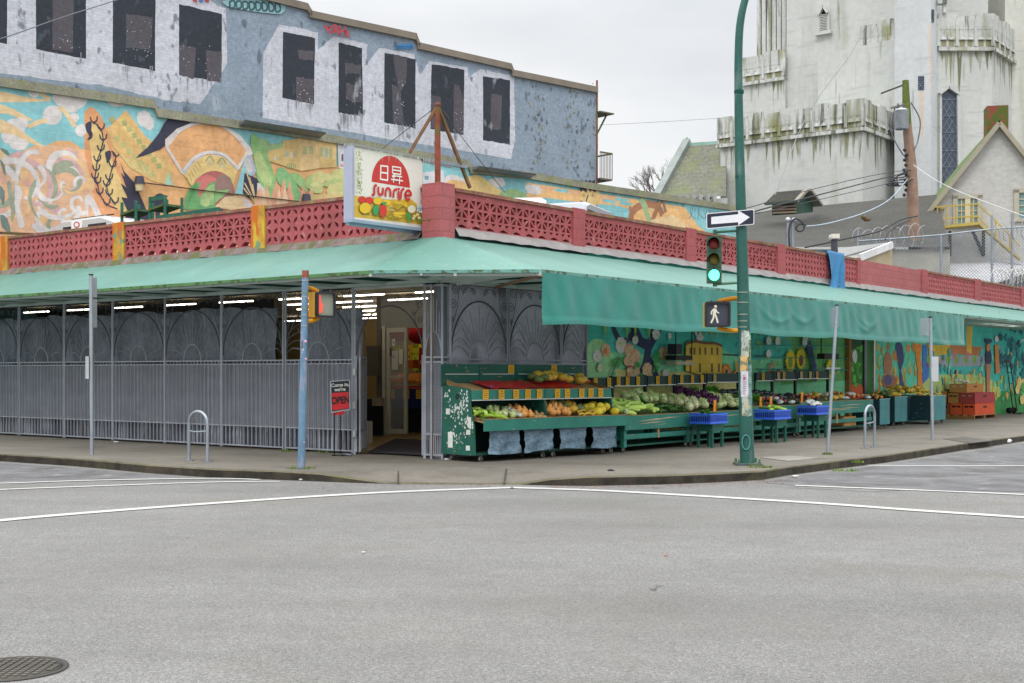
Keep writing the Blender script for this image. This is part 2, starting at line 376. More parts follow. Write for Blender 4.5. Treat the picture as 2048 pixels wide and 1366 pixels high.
m = MB(); m.face([(*onG(x, y, 0)[:2], .004) for x, y in [(-300,906),(0,926),(150,936.5),(300,950),(420,958.5),(300,960),(150,963),(0,966),(-300,975)]], (0, 0, 0)); m.build('worn_road_patch', M['asphalt2'], kind='structure')
for pts, w in [([(-600,1105),(-160,1059),(0,1042),(150,1028.5),(425,1007.5),(750,986.5),(1024,976)], .2), ([(1024,976),(1180,981),(1324,988.5),(1624,1006.5),(1824,1021),(2048,1036),(2200,1048),(2700,1090)], .2),
               ([(-160,972),(0,967.5),(200,961),(425,957.6),(520,960)], .13), ([(-160,989),(0,980),(300,969),(430,965),(560,963.5)], .13),
               ([(1590,971.5),(1690,975.5),(1874,982.5),(2048,990),(2200,998)], .14), ([(1734,931.5),(1874,931.8),(2048,932),(2300,932)], .14)]:
    ground_strip('road_marking', pts, w, M['line'], .008)
random.seed(51)
def crack(pts, w, nm='road_crack'):
    q = [Vector((*onG(x, y, 0)[:2], .003)) for x, y in pts]; fine_ = []
    for a, b in zip(q[:-1], q[1:]):
        for j in range(8): p = a.lerp(b, j/8); d = (b-a).normalized(); n = Vector((-d.y, d.x, 0)); fine_.append(p+n*random.uniform(-.05, .05)*(1 if j else .2))
    fine_.append(q[-1]); m_ = MB()
    for i in range(len(fine_)-1):
        a, b = fine_[i], fine_[i+1]; d = (b-a).normalized(); n = Vector((-d.y, d.x, 0))*w*random.uniform(.3, 1); m_.face([a+n, a-n, b-n, b+n], (.03, .03, .03))
    m_.build(nm, M['paint'], kind='structure')
crack([(1302,1182),(1312,1178),(1326,1171)], .004);  crack([(1580,976),(1750,984),(1900,972),(2100,960)], .012); crack([(0,972),(150,962),(330,960)], .008)
# sidewalk cut joints, utility slab and leaf litter in the gutter
m = MB()
for a, b in [((797,934),(796,966)),((1013,938),(1008,967))]:
    A = onG(*a, .12); B = onG(*b, .03); m.bar(A, B, .02, .012, (.05, .045, .04))
m.build('pavement_joint', M['conc'], kind='structure')
m = MB(); q = [onG(x, y, .13) for x, y in [(1520,916),(1580,912.5),(1640,917),(1576,923)]]; m.add([v+Vector((0,0,z)) for z in (0,.012) for v in q], [(4,5,6,7),(0,1,5,4),(1,2,6,5),(2,3,7,6),(3,0,4,7)], c('#b9b5ab', .5))
m.build('pull_box_lid', M['conc'], label='pale concrete utility lid set in the sidewalk right of the lamp post', cat='utility lid')
m = MB(); q = [onG(x, y, .13) for x, y in [(1885,878),(1930,874),(1985,882),(1940,887)]]; m.add([v+Vector((0,0,z)) for z in (0,.008) for v in q], [(4,5,6,7),(0,1,5,4),(1,2,6,5),(2,3,7,6),(3,0,4,7)], c('#77736a', .5))
m.build('pull_box_lid', M['conc'], label='dark sidewalk utility lid beside the farthest sign post', cat='utility lid')
m = MB()
for _ in range(900):
    u = random.random(); x = 1100+u*520 if random.random() < .75 else 560+u*420
    yb = 971 if 1040 < x < 1330 else (967 if x < 1040 else 968-(x-1330)*.045)
    p = onG(x, yb+abs(random.gauss(0, 4))+.8, .006); s_ = random.uniform(.006, .022); a = random.uniform(0, 6.3)
    m.face([p+Vector((math.cos(a+k)*s_, math.sin(a+k)*s_, random.uniform(0, .008))) for k in (0, 2.1, 4.2)], (0, 0, 0))
m.build('leaf_litter', M['litter'], label='reddish brown leaf debris along the gutter by the corner', cat='leaf litter', kind='stuff')
m = MB()
for (x0, y0, r0) in [(602,937,.22),(1520,935,.2),(1655,909,.1),(660,905,.25),(574,903,.12),(1715,925,.1),(1690,942,.2)]:
    for _ in range(110):
        p = onG(x0, y0, HS); a = random.uniform(0, 6.3); rr = r0*math.sqrt(random.random()); p = p+Vector((math.cos(a)*rr, math.sin(a)*rr*.8, 0)); h = random.uniform(.01, .05); d = random.uniform(0, 6.3)
        m.face([p+Vector((math.cos(d)*.008, math.sin(d)*.008, 0)), p-Vector((math.cos(d)*.008, math.sin(d)*.008, 0)), p+Vector((random.uniform(-.02, .02), random.uniform(-.02, .02), h))], random.choice([c('#5f7a25'), c('#7d9433'), c('#48621c')]))
m.build('weeds', M['leaf'], label='small green weeds and moss at the foot of the posts and walls', cat='weeds', kind='stuff')
# manhole
mh = onG(24, 1339, 0); t = thing('manhole_cover', 'round iron manhole cover with a grid pattern set in the asphalt', 'manhole cover', (mh.x, mh.y, 0))
m = MB(); m.lathe((0, 0, 0), [(.29, .003), (.29, .009), (.27, .010), (.27, .004), (.0, .004)], c('#6a655f', .5), 40); m.build('frame_ring', M['metal'], t, local=True)
m = MB(); m.lathe((0, 0, 0), [(.255, .003), (.255, .008), (0, .008)], c('#6a665f', .5), 40)
for i in range(-5, 6):
    for j in range(-5, 6):
        if math.hypot(i, j) < 5.15: m.box((i*.044-.015, j*.044-.015, .008), (i*.044+.015, j*.044+.015, .014), c('#8a857c', .5))
m.build('cover_plate', M['metal'], t, local=True)
# ------------------------------------------------------------------ market building
mk = thing('market_building', 'single-storey corner produce market with red breeze-block parapet and mural walls', 'building', (C0[0], C0[1], 0))
RED = c('#a95558', .95); REDL = c('#af6163', .95)
SL = 21.0; SRR = 75.0; ZT = 4.78; ZBL = 4.03; ZBR = 4.10; DECK = 3.75
brR = pm('mural_block_wall', .8, n1=(1.5, .12), n2=(25, .12), brick=((*UR,), .4, .2, .86), dirt=[(c('#2f6b62'), 1.2, (1, 1, .5), (.60, .75), .3)])
brL = pm('block_wall', .85, n1=(1.5, .14), n2=(25, .14), brick=((*UL,), .4, .2, .8), dirt=[(c('#6b6a35'), 4, (1, 1, .4), (.62, .7), .4)])
brPR = pm('red_block', .8, n1=(1.2, .1), n2=(20, .1), brick=((*UR,), .4, .2, .78), dirt=[(c('#7a5548'), 3, (1, 1, .35), (.58, .72), .45)])
brPL = pm('red_block_left', .8, n1=(1.2, .1), n2=(20, .1), brick=((*UL,), .4, .2, .78), dirt=[(c('#7a5548'), 3, (1, 1, .35), (.58, .72), .45)])
redm = pm('red_breeze_block', .8, n1=(1.2, .12), n2=(20, .12), bump=.3, dirt=[(c('#7c4440'), 4, (1, 1, .4), (.54, .70), .55), (c('#c08f8c'), 7, (1, 1, 1), (.62, .7), .5)])
capm = pm('mossy_coping', .9, n1=(2, .3), n2=(20, .25), bump=.5, dirt=[(c('#757c40'), 4, (1, 1, 1), (.50, .64), .6), (c('#8b8878'), 5, (1, 1, 1), (.55, .65), .6)])
def wbox(m, pl, s0, s1, o0, o1, z0, z1, col):
    m.add([pl.pt(a, b, z) for z in (z0, z1) for a, b in ((s0, o0), (s1, o0), (s1, o1), (s0, o1))], [(3, 2, 1, 0), (4, 5, 6, 7), (0, 1, 5, 4), (1, 2, 6, 5), (2, 3, 7, 6), (3, 0, 4, 7)], col)
def ringcell(m, pl, outer, hole, dep, col, o0=0):
    n = len(outer); F = [pl.pt(a, o0, z) for a, z in outer]; H = [pl.pt(a, o0, z) for a, z in hole]; B = [pl.pt(a, o0-dep, z) for a, z in hole]
    for i in range(n):
        j = (i+1) % n; m.face([F[i], F[j], H[j], H[i]], col); m.face([H[i], H[j], B[j], B[i]], col)
def parapet(pl, s0, s1, style, zb, name='parapet_panel'):
    m = MB(); n = max(1, round(abs(s1-s0)/.37)); w = (s1-s0)/n; zt = ZT-.06
    if style == 2: rows = [(zt-.09-.36, zt-.09, 2), (zb, zt-.09-.36, 1)]
    else: rows = [((zb+zt)/2, zt-.03, 0), (zb, (zb+zt)/2, 0)]
    top = rows[0][1]; m.face([pl.pt(s0, 0, top), pl.pt(s1, 0, top), pl.pt(s1, 0, zt), pl.pt(s0, 0, zt)], RED)
    for z0, z1, st in rows:
        for i in range(n):
            a0 = s0+w*i; cx = a0+w/2; cz = (z0+z1)/2
            if st == 0:                                              # four leaf-shaped holes pointing at the block centre
                for sx in (-1, 1):
                    for sz in (-1, 1):
                        q = [(cx, cz), (cx+sx*w/2, cz), (cx+sx*w/2, cz+sz*(z1-z0)/2), (cx, cz+sz*(z1-z0)/2)]
                        hw, hz = w/2, (z1-z0)/2
                        h = [(cx+sx*hw*.2, cz+sz*hz*.13), (cx+sx*hw*.62, cz+sz*hz*.30), (cx+sx*hw*.84, cz+sz*hz*.86), (cx+sx*hw*.28, cz+sz*hz*.60)]
                        ringcell(m, pl, q, h, .14, RED)
            elif st == 2:
                m2 = [(a0, z0), (cx, z0), (a0+w, z0), (a0+w, cz), (a0+w, z1), (cx, z1), (a0, z1), (a0, cz)]
                for k in range(8):
                    tri = [(cx, cz), m2[k], m2[(k+1) % 8]]; g = (sum(p[0] for p in tri)/3, sum(p[1] for p in tri)/3)
                    hole = [(g[0]+(p[0]-g[0])*.62, g[1]+(p[1]-g[1])*.62) for p in tri]; ringcell(m, pl, tri, hole, .14, RED)
            else:
                for k in range(2):                                   # half block: upright teeth above, half-moons below
                    b0 = a0+w/2*k; zc = z0+(z1-z0)*.5; ww = w/2
                    ringcell(m, pl, [(b0, zc), (b0+ww, zc), (b0+ww, z1), (b0, z1)], [(b0+ww*.44, zc+.02), (b0+ww*.58, zc+.02), (b0+ww*.82, z1-.015), (b0+ww*.2, z1-.015)], .14, RED)
                for k in range(1):
                    ringcell(m, pl, [(a0, z0), (a0+w, z0), (a0+w, zc), (cx, zc), (a0, zc)], [(a0+w*.14, z0+.02), (a0+w*.86, z0+.02), (a0+w*.72, zc-.04), (cx, zc-.015), (a0+w*.28, zc-.04)], .14, RED)
    m.build(name, redm, mk)
    m = MB(); wbox(m, pl, s0, s1, -.17, .035, zt, ZT, c('#8d5a4c')); m.build('coping', capm, mk)
def pillar(pl, s0, s1, col, zb, z1=ZT+.02, mat=None, o=.04):
    m = MB(); wbox(m, pl, s0, s1, -.2, o, zb-.05, z1, col); m.build('pillar', mat or (brPR if pl is PR else brPL), mk); return m
sl = lambda px: PL.s(px); sr = lambda px: PR.s(px)
OR_ = c('#b98a35')
for a, b, st in [(690+155, 532, 1), (505, 250, 2), (228, 18, 1)]: parapet(PL, sl(a), sl(b), st, ZBL)
parapet(PL, sl(-8), sl(-8)+4.6, 2, ZBL)
pmur = pm('painted_pillar', .8, n1=(6, .2), n2=(30, .15), dirt=[(c('#c2601f'), 2.5, (1, 1, .4), (.48, .53), .9), (c('#c9ae3a'), 4, (1, 1, .3), (.55, .6), .9), (c('#4a8a78'), 3, (1, 1, .8), (.60, .63), .8)])
for a, b in [(532, 505), (250, 228), (18, -8)]: pillar(PL, sl(a), sl(b), OR_, ZBL, mat=pmur)
for a, b, st in [(909, 1143.7, 2), (1167.5, 1370.5, 2), (1390, 1553, 2), (1569, 1713, 1), (1853, 1948, 1), (1960, 2041, 1)]: parapet(PR, sr(a), sr(b), st, ZBR)
parapet(PR, sr(2056), sr(2056)+6, 1, ZBR)
for a, b in [(1143.7, 1167.5), (1370.5, 1390), (1553, 1569), (1713, 1719), (1842, 1853), (1948, 1960), (2041, 2056)]: pillar(PR, sr(a), sr(b), RED, ZBR)
m = MB(); wbox(m, PR, sr(1719), sr(1842), -.2, .0, ZBR-.05, ZT-.02, REDL); m.build('solid_parapet', brPR, mk)
m = MB(); pr1 = sr(905); s2 = sl(848); m.hexa([(C0[0]+PR.n[0]*.05+PL.n[0]*.05, C0[1]+PR.n[1]*.05+PL.n[1]*.05), tuple(PR.pt(pr1, .05, 0)[:2]), tuple(PR.pt(pr1, -.35, 0)[:2]), tuple(PL.pt(s2, -.35, 0)[:2]), tuple(PL.pt(s2, .05, 0)[:2])], 3.88, ZT+.05, REDL); m.build('corner_pillar', brPR, mk)
# flashing
def flash(pl, s0, s1, zb, col):
    m = MB(); n = int(abs(s1-s0)/.25)+1; r = []
    for i in range(n+1):
        s_ = s0+(s1-s0)*i/n; w = random.uniform(-.012, .012); r.append([pl.pt(s_, .005, zb+.0), pl.pt(s_, .05+w, zb-.05), pl.pt(s_, .12+w*2, zb-.155+random.uniform(-.02, .015))])
    for a, b in zip(r[:-1], r[1:]):
        for j in range(2): m.face([a[j], b[j], b[j+1], a[j+1]], col)
    m.build('flashing', M['metal'] if pl is PR else M['rust'], mk)
flash(PR, sr(909), SRR-30, ZBR, c('#8f8b89')); flash(PL, sl(845), SL, ZBL, c('#7d6f6a', .9))
# walls
GRY = c('#5d6068')
m = MB(); wbox(m, PL, .0, SL, -.3, -.02, 3.12, ZBL, c('#2b5a54', .6)); wbox(m, PR, .0, sr(1176), -.3, -.0, 3.12, ZBR, c('#2b5a54', .6))
m.build('upper_wall', M['conc'], mk)
m = MB(); wbox(m, PL, 15.5, SL, -.3, -.02, 0, 3.12, GRY); m.build('side_wall', M['conc'], mk)
sM = sr(1176)
def brt(q): return tuple(min(.82, v*1.5+.012) for v in q)
m = MB(); pr = Paint(PR, m, off=.0, tone=brt)
wall_q = [(sM, 0), (SRR-30, 0), (SRR-30, ZBR), (sM, ZBR)]
m.face([PR.pt(a, 0, z) for a, z in wall_q], brt(c('#3fa69c')))
def rp(*a, **k): pr.poly(*a, **k)
TE = c('#3fb0a4'); LG = c('#6fb98c'); NV = c('#2a3250'); WH = c('#dccfca'); PK = c('#ec9f80'); PO = c('#e67a4a'); GR = c('#3f9048'); DG = c('#245c38'); YE = c('#e8a23c'); OC = c('#c98f38'); OG = c('#d0602f'); BR = c('#6b4a34'); CRM = c('#c9b878')
# soft ground zones
rp([(1176,720),(1240,700),(1320,715),(1420,690),(1500,720),(1600,715),(1700,720),(1745,730),(1745,860),(1176,860)], LG)
rp([(1176,730),(1230,738),(1300,745),(1400,742),(1500,748),(1500,860),(1176,860)], CRM)
rp([(1560,655),(1620,650),(1690,650),(1700,760),(1560,770),(1585,700)], c('#5d9a5a'))
rp([(1176,690),(1205,680),(1230,720),(1225,760),(1176,760)], c('#8fc08c'), 4)
for i in range(60): x = random.uniform(1505, 1700); y = random.uniform(655, 760); pr.ell(x, y, 4, 5, random.choice([c('#4f9a70'), c('#58a08a'), c('#7faa60'), c('#3f8f80')]), 8, .3)
for i in range(40): x = random.uniform(1180, 1360); y = random.uniform(660, 770); pr.ell(x, y, 4, 4, random.choice([c('#58c0a0'), c('#46a884'), c('#8fc08c')]), 8, .3) if not 1230 < x < 1325 else None
def flower(x, y, r, col):
    lt = tuple(v*1.18 for v in col); dk = tuple(v*.78 for v in col)
    for k in range(8): a = k*.785+.3; pr.ell(x+math.cos(a)*r*.48, y+math.sin(a)*r*.75, r*.36, r*.5, random.choice([col, lt, dk]), 10, .12)
    pr.ell(x, y, r*.45, r*.65, lt, 10, .12); pr.ell(x, y+r*.1, r*.14, r*.2, c('#c8903a'), 8)
    for k in range(5): a = k*1.25; pr.stroke([(x+math.cos(a)*r*.25, y+math.sin(a)*r*.35), (x+math.cos(a)*r*.7, y+math.sin(a)*r)], .012, dk)
# tree
rp([(1218,640),(1226,668),(1234,684),(1244,690),(1262,680),(1272,690),(1290,700),(1284,728),(1276,742),(1275,760),(1286,760),(1296,730),(1302,740),(1310,765),(1322,765),(1308,728),(1300,712),(1302,700),(1312,680),(1322,660),(1326,640),(1310,640),(1300,668),(1294,680),(1284,674),(1272,650),(1264,640),(1250,640),(1262,660),(1252,676),(1240,676),(1230,655),(1228,640)], NV)
for x, y, r, q in [(1193,712,10,WH),(1210,700,11,PK),(1209,702,6,PO),(1240,690,13,WH),(1239,688,4,c('#d8c86a')),(1256,700,11,PK),(1268,712,12,PK),(1264,742,16,PK),(1292,740,12,PK),(1324,706,11,PK),(1309,668,9,WH),(1267,680,7,WH),(1327,748,7,WH),(1396,672,9,WH),(1390,664,6,WH),(1250,722,8,PK),(1196,735,7,c('#b9c9a0')),(1335,672,5,WH),(1474,690,4,WH),(1477,710,4,WH),(1471,745,6,WH)]: (flower(x, y, r*1.05, q) if r > 6 else pr.ell(x, y, r*.8, r*1.15, q, 14, .13))
for x, y in [(1228,722),(1222,716),(1234,712),(1308,712),(1306,728),(1308,700),(1275,745),(1300,755),(1268,722)]:
    for a in range(5): pr.poly([(x, y), (x+math.cos(a*.5+.4)*5, y+14+a), (x+math.cos(a*.5+.4)*9, y+6+a*3)], GR)
for x in (1202, 1246, 1262, 1290): pr.poly([(x, 652), (x+6, 652), (x+3, 682)], c('#7fa23a'))
pr.stroke([(1212,760),(1224,735),(1232,715)], .03, BR); pr.stroke([(1246,740),(1254,732),(1262,735)], .03, c('#8a4a38'))
for x in range(1370, 1520, 9): pr.poly([(x, 655), (x+7, 655), (x+3, 672+random.uniform(-6, 10))], random.choice([GR, c('#8a8a34'), DG]))
# painted building with arched facade
rp([(1366,690),(1380,684),(1400,688),(1420,687),(1438,693),(1438,748),(1404,752),(1366,742)], YE)
pr.stroke([(1366,688),(1384,683),(1404,686),(1425,687),(1439,692)], .06, BR)
for x in (1375, 1383, 1394, 1405, 1418, 1429): rp([(x-2,695),(x+2,695),(x+2,709),(x-2,709)], BR)
for x in (1375, 1394, 1418, 1432): rp([(x-2,727),(x+2,727),(x+2,744),(x-2,744)], BR)
for x, y, r in [(1447,741,9),(1465,751,6)]: pr.ell(x, y, r, r*1.5, c('#d8632a'), 14, .08); pr.ell(x, y+1, r*.6, r, c('#e0903a')); pr.ell(x, y+2, r*.3, r*.5, NV)
rp([(1466,722),(1470,722),(1470,748),(1466,748)], OC)
pr.stroke([(1440,709),(1478,711)], .03, NV)
for x, y, r, k in [(1575,722,10,0),(1596,718,10,1),(1655,738,9,0)]:
    for i in range(18):
        a = i*2*math.pi/18; pr.poly([(x+math.cos(a-.25)*r*.6, y+math.sin(a-.25)*r*1.3), (x+math.cos(a)*r*1.2, y+math.sin(a)*r*2.7), (x+math.cos(a+.25)*r*.6, y+math.sin(a+.25)*r*1.3)], c('#e2b828'))
    pr.ell(x, y, r*.9, r*2.0, c('#dcae24')); pr.ell(x, y+3, r*.42, r*1.1, c('#6b3b34') if k else c('#6f8a3a'))
for x in (1535, 1553): pr.ell(x, 752, 7, 12, c('#d2523c'), 14, .05)
for x, y in [(1531,682),(1531,708),(1549,682),(1603,685),(1604,676)]: pr.ell(x, y, 5, 9, c('#c8cfc8'))
rp([(1612,680),(1618,690),(1622,715),(1630,745),(1628,760),(1620,760),(1617,725),(1608,700)], c('#34436a'), 3)
pr.stroke([(1530,738),(1538,728),(1542,735)], .05, c('#c0603a')); pr.stroke([(1503,712),(1524,712)], .03, NV)
for y in (690, 715, 738): pr.stroke([(1504,y),(1690,y+2)], .02, c('#2f7a72'))
# dark doorway with green hillside painted beyond
rp([(1692,650),(1750,650),(1750,830),(1692,830)], c('#2d6a30'), 0)
for i in range(30): x = random.uniform(1697, 1718); y = random.uniform(690, 780); pr.ell(x, y, 4, 8, random.choice([c('#3f8a2a'), c('#2a6b20'), c('#57a040')]), 8, .2)
rp([(1694,650),(1720,650),(1718,690),(1696,700)], c('#1e4a28')); pr.ell(1703, 712, 5, 14, WH, 10, .2); rp([(1694,775),(1700,768),(1706,776),(1712,766),(1720,775),(1720,800),(1694,800)], c('#b8502a'))
# far mural
rp([(1745,640),(1850,640),(1850,840),(1745,840)], c('#4fb39a'))
for i in range(90):
    x = random.uniform(1748, 1850); y = random.uniform(688, 790); rp([(x, y-9), (x+3, y), (x+1, y+12), (x-3, y+2)], random.choice([c('#d08a3a'), c('#c87838'), c('#5fb08c'), c('#7fae70'), c('#d6a840'), c('#a0784a')]))
pr.ell(1768, 728, 9, 24, c('#9a6a50')); pr.ell(1770, 762, 16, 14, c('#8f5a45')); pr.ell(1768, 760, 9, 10, c('#4a4a70')); rp([(1784,688),(1796,688),(1800,720),(1795,742),(1802,780),(1790,780),(1792,745),(1786,712)], c('#37406a'), 3)
rp([(1820,688),(1836,688),(1834,720),(1840,790),(1828,790),(1828,740)], c('#c8762f')); rp([(1838,690),(1846,690),(1852,780),(1838,780)], c('#3a66b0')); pr.ell(1849, 728, 3, 7, c('#7a3a4a'))
rp([(1850,640),(2048,640),(2200,600),(2200,900),(1850,860)], c('#37a39a')); rp([(1850,690),(1900,690),(1900,708),(1850,712)], c('#d0a030')); rp([(1892,690),(1960,694),(1958,712),(1892,708)], c('#a5683a')); rp([(1926,640),(1938,640),(1936,708),(1926,706)], c('#c89a40'))
rp([(1850,712),(1968,712),(1968,732),(1850,734)], c('#8a8f96'))
for x in (1849, 1889, 1906, 1925, 1942): pr.ell(x, 719, 3.5, 8, c('#6a9a3a'))
for x in (1902, 1928): rp([(x-3,704),(x+3,704),(x+3,718),(x-3,718)], c('#b06a70'))
for x, y, q in [(1904,748,NV),(1932,752,NV),(1955,753,c('#2a4a7a')),(1880,770,c('#5a6a8a')),(1891,745,c('#c0543a')),(1893,765,c('#54606a')),(1868,735,c('#6a6aa0'))]: pr.ell(x, y, 3, 9, q)
rp([(1900,785),(2200,775),(2200,900),(1880,870)], c('#2f7a40')); rp([(1892,778),(1920,775),(1930,860),(1892,856)], c('#d88a3a'), 3); rp([(1850,755),(1940,750),(1990,770),(1980,800),(1850,800)], c('#9fb06a'), 3)
for i in range(170):
    x = random.uniform(1850, 2046); y = random.uniform(700, 800); lo_ = (y-700)/100
    if 1893 < x < 1946 and y < 735: continue
    q = random.choice([c('#9fb06a'), c('#c9a94a'), c('#5fa36a'), c('#d89a4a'), c('#4f8f86'), c('#7fb87a')] if lo_ > .45 else [c('#4fb0a4'), c('#3f938f'), c('#7fb89a'), c('#c9a458'), c('#5a86a0'), c('#37807a')])
    rp([(x, y-random.uniform(4, 9)), (x+random.uniform(1.5, 3.5), y), (x+1, y+random.uniform(5, 13)), (x-random.uniform(1.5, 3.5), y+2)], q)
for i in range(26): x = random.uniform(1896, 1935); y = random.uniform(770, 850); rp([(x-3, 858), (x-1, y), (x+2, y-10), (x+3, 858)], random.choice([c('#e0a040'), c('#d87a34'), c('#c9b04a'), c('#7fa04a')]))
for i in range(24): x = random.uniform(1990, 2060); y = random.uniform(655, 740); rp([(x-4, y), (x, y-9), (x+5, y-2), (x+2, y+8)], random.choice([c('#235f66'), c('#2f7f86'), c('#1f4f58')]))
pr.ell(1968, 715, 6, 18, NV); pr.ell(1967, 695, 4, 8, c('#c07a4a')); rp([(1980,690),(1988,690),(1990,745),(1982,748)], c('#b8763a')); rp([(1963,728),(1972,728),(1970,800),(1964,800)], c('#a5704a')); pr.ell(1984, 678, 4, 6, WH); pr.ell(1968,682,9,5,c('#28405a'),12,.3)
for i in range(16): x = random.uniform(1994, 2046); y = random.uniform(668, 745); pr.stroke([(x,y),(x+random.uniform(-6,6),y+9),(x+random.uniform(-6,6),y+20)], .08, c('#1f5a6a'))
for i in range(10): x = random.uniform(2024, 2060); y = random.uniform(750, 800); pr.ell(x, y, 4, 9, random.choice([c('#c8a050'), c('#d0b070'), c('#4a9a50')]), 9, .2)
m.build('mural_wall', brR, mk)
m = MB()
for x in (1686, 1699): pass
wbox(m, PR, sr(1690), sr(1695), .02, .12, 0, 3.3, c('#9a6a3c')); m.build('door_post', M['wood'], mk)
m = MB(); wbox(m, PR, sr(1719), sr(1724), .02, .15, 0, 3.3, c('#565b62')); wbox(m, PR, sr(1738), sr(1741), .02, .15, 0, 3.3, c('#c9c4bc')); m.build('door_frame', M['metal'], mk)
m = MB(); wbox(m, PR, sr(1724.5), sr(1737.5), .02, .05, .13, 3.2, c('#22262a')); m.build('door', M['paint'], mk)  # near-black slab stands in for the dark door opening, its shade painted
# roof deck
m = MB(); m.face([PL.pt(SL, -.2, DECK), PL.pt(0.2, -.2, DECK), PR.pt(SRR-30, -.2, DECK), PR.pt(SRR-30, -24, DECK), PL.pt(SL, -45, DECK)], c('#6a6a68', .5)); m.build('roof_deck', M['conc'], mk)
# interior shell
CE = c('#b3a68a'); 
m = MB(); m.face([PL.pt(.3, -.35, 3.2), PL.pt(16, -.35, 3.2), PL.pt(16, -9.5, 3.2), PL.pt(.35, -9.5, 3.2)], c('#c9bc9c')); m.build('ceiling', M['paint'], mk)
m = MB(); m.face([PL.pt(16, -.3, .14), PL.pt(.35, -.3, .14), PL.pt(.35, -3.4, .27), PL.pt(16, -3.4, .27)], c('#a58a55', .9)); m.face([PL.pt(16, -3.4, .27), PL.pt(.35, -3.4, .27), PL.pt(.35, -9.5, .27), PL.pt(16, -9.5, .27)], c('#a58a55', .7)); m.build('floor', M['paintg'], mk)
m = MB(); wbox(m, PL, .32, 15.7, -9.7, -9.5, .1, 3.2, c('#a08858')); wbox(m, PL, .31, .45, -9.5, -.35, .1, 3.19, c('#a0937c')); wbox(m, PL, PL.s(548, -2.2), 15.7, -2.3, -2.2, .1, 3.19, c('#17181a')); m.build('interior_wall_shade_screen', M['paint'], mk)  # last box is an added near-black screen: shade of the room behind the curtain
# lobby partition on a plane 3.4 m inside: header above the door, jambs
def lob(px0, px1, py0, py1, off, th, col, m):
    s0, z1 = PL.hit(px0, py0, off); s1, z0 = PL.hit(px1, py1, off); z1 = min(z1, 3.18); wbox(m, PL, s0, s1, off-th, off, z0, z1, col)
m = MB(); lob(762, 884, 560, 654, -3.4, .1, c('#9a978f'), m); lob(845, 900, 560, 880, -3.38, .08, c('#9a978f'), m); m.build('partition', M['paint'], mk)
m = MB(); lob(753, 762, 560, 868, -3.4, .12, c('#6f675c'), m); m.build('column', M['paint'], mk)
m = MB(); lob(764, 770, 652, 872, -3.3, .08, c('#cfc8ba'), m); m.build('door_jamb', M['paintg'], mk)
dr = MB()
for a in [(773, 779, 656, 868), (808, 813, 656, 868), (773, 813, 656, 664), (773, 813, 753, 757), (773, 813, 857, 868)]: lob(*a, -3.25-.001*len(dr.f)/6, .05, c('#c8c2b2'), dr)
dro = dr.build('glass_door', M['paintg'], mk)
m = MB(); lob(779.2, 807.8, 664, 752.8, -3.27, .01, (1, 1, 1), m); lob(779.2, 807.8, 757.2, 856.8, -3.27, .01, (1, 1, 1), m); m.build('pane', M['pane'], dro)
m = MB()
for x0, x1, y0, y1, q in [(784,790,678,692,'#e8e6e0'),(786,788,682,688,'#b03030'),(784,796,702,740,'#dcd8cc'),(786,789,710,716,'#b03030'),(798,805,698,728,'#e2dfd6'),(779.5,783,696,712,'#3a4a4a')]: lob(x0, x1, y0, y1, -3.235, .004, c(q), m); 
m.build('poster', M['paint'], dro)
m = MB(); lob(731, 757, 692, 752, -3.2, .1, c('#5c564c'), m); m.build('panel', M['paint'], mk)
# shelves at left end of lobby
m = MB()
for k in range(3): wbox(m, PL, PL.s(757,-3)-.0, PL.s(725,-3)+.5, -3.1, -2.6, .3+.35*k, .34+.35*k, c('#14171f'))
wbox(m, PL, PL.s(757,-3), PL.s(725,-3)+.5, -3.15, -2.55, .28, 1.05, c('#12151d')); m.build('shelf', M['paint'], None, label='dark storage shelf inside the shop doorway to the left of the glass door', cat='shelf')
m = MB(); a, z1 = PL.hit(744, 795, -2.5); b, z0 = PL.hit(762, 812, -2.5); wbox(m, PL, b, a, -2.6, -2.5, z0, z1, c('#a08f78')); m.build('carton', M['card'], label='pale carton inside the doorway below the dark counter', cat='box')
m = MB(); a, z1 = PL.hit(730, 842, -1.9); b, z0 = PL.hit(741, 880, -1.9); wbox(m, PL, b, a, -1.96, -1.9, .2, z1, c('#d8d5cc')); m.build('wet_floor_sign', M['plastic'], label='white folding floor sign standing just inside the shop doorway', cat='floor sign')
# mat
m = MB(); m.face([PL.pt(PL.s(737,-.3), -.25, .158), PL.pt(PL.s(737,-.3)+.0, -.25, .158), PL.pt(PL.s(790,-2.7), -2.7, .262), PL.pt(PL.s(857,-2.7), -2.7, .262), PL.pt(PL.s(857,-.25), -.25, .158)], c('#35323a')); m.build('door_mat', M['fabric'], label='dark grey entrance mat on the tan shop floor', cat='mat')
# ceiling tube lights
for r in range(6):
    for k in range(9):
        off = -1.1-r*1.5; s0 = (.5+k*1.85) if r == 0 else PL.s(862, off)+.1+k*1.5
        if r > 0 and s0+1.2 > PL.s(552, off): continue
        if s0+1.25 > 15.6: continue
        m = MB(); wbox(m, PL, s0, s0+1.05, off-.018, off+.018, 3.06, 3.085, (1, .93, .8)); m.build('ceiling_light', M['glow'], label='white fluorescent tube glowing on the shop ceiling behind the grilles', cat='ceiling light', group='fluorescent tubes on the shop ceiling')
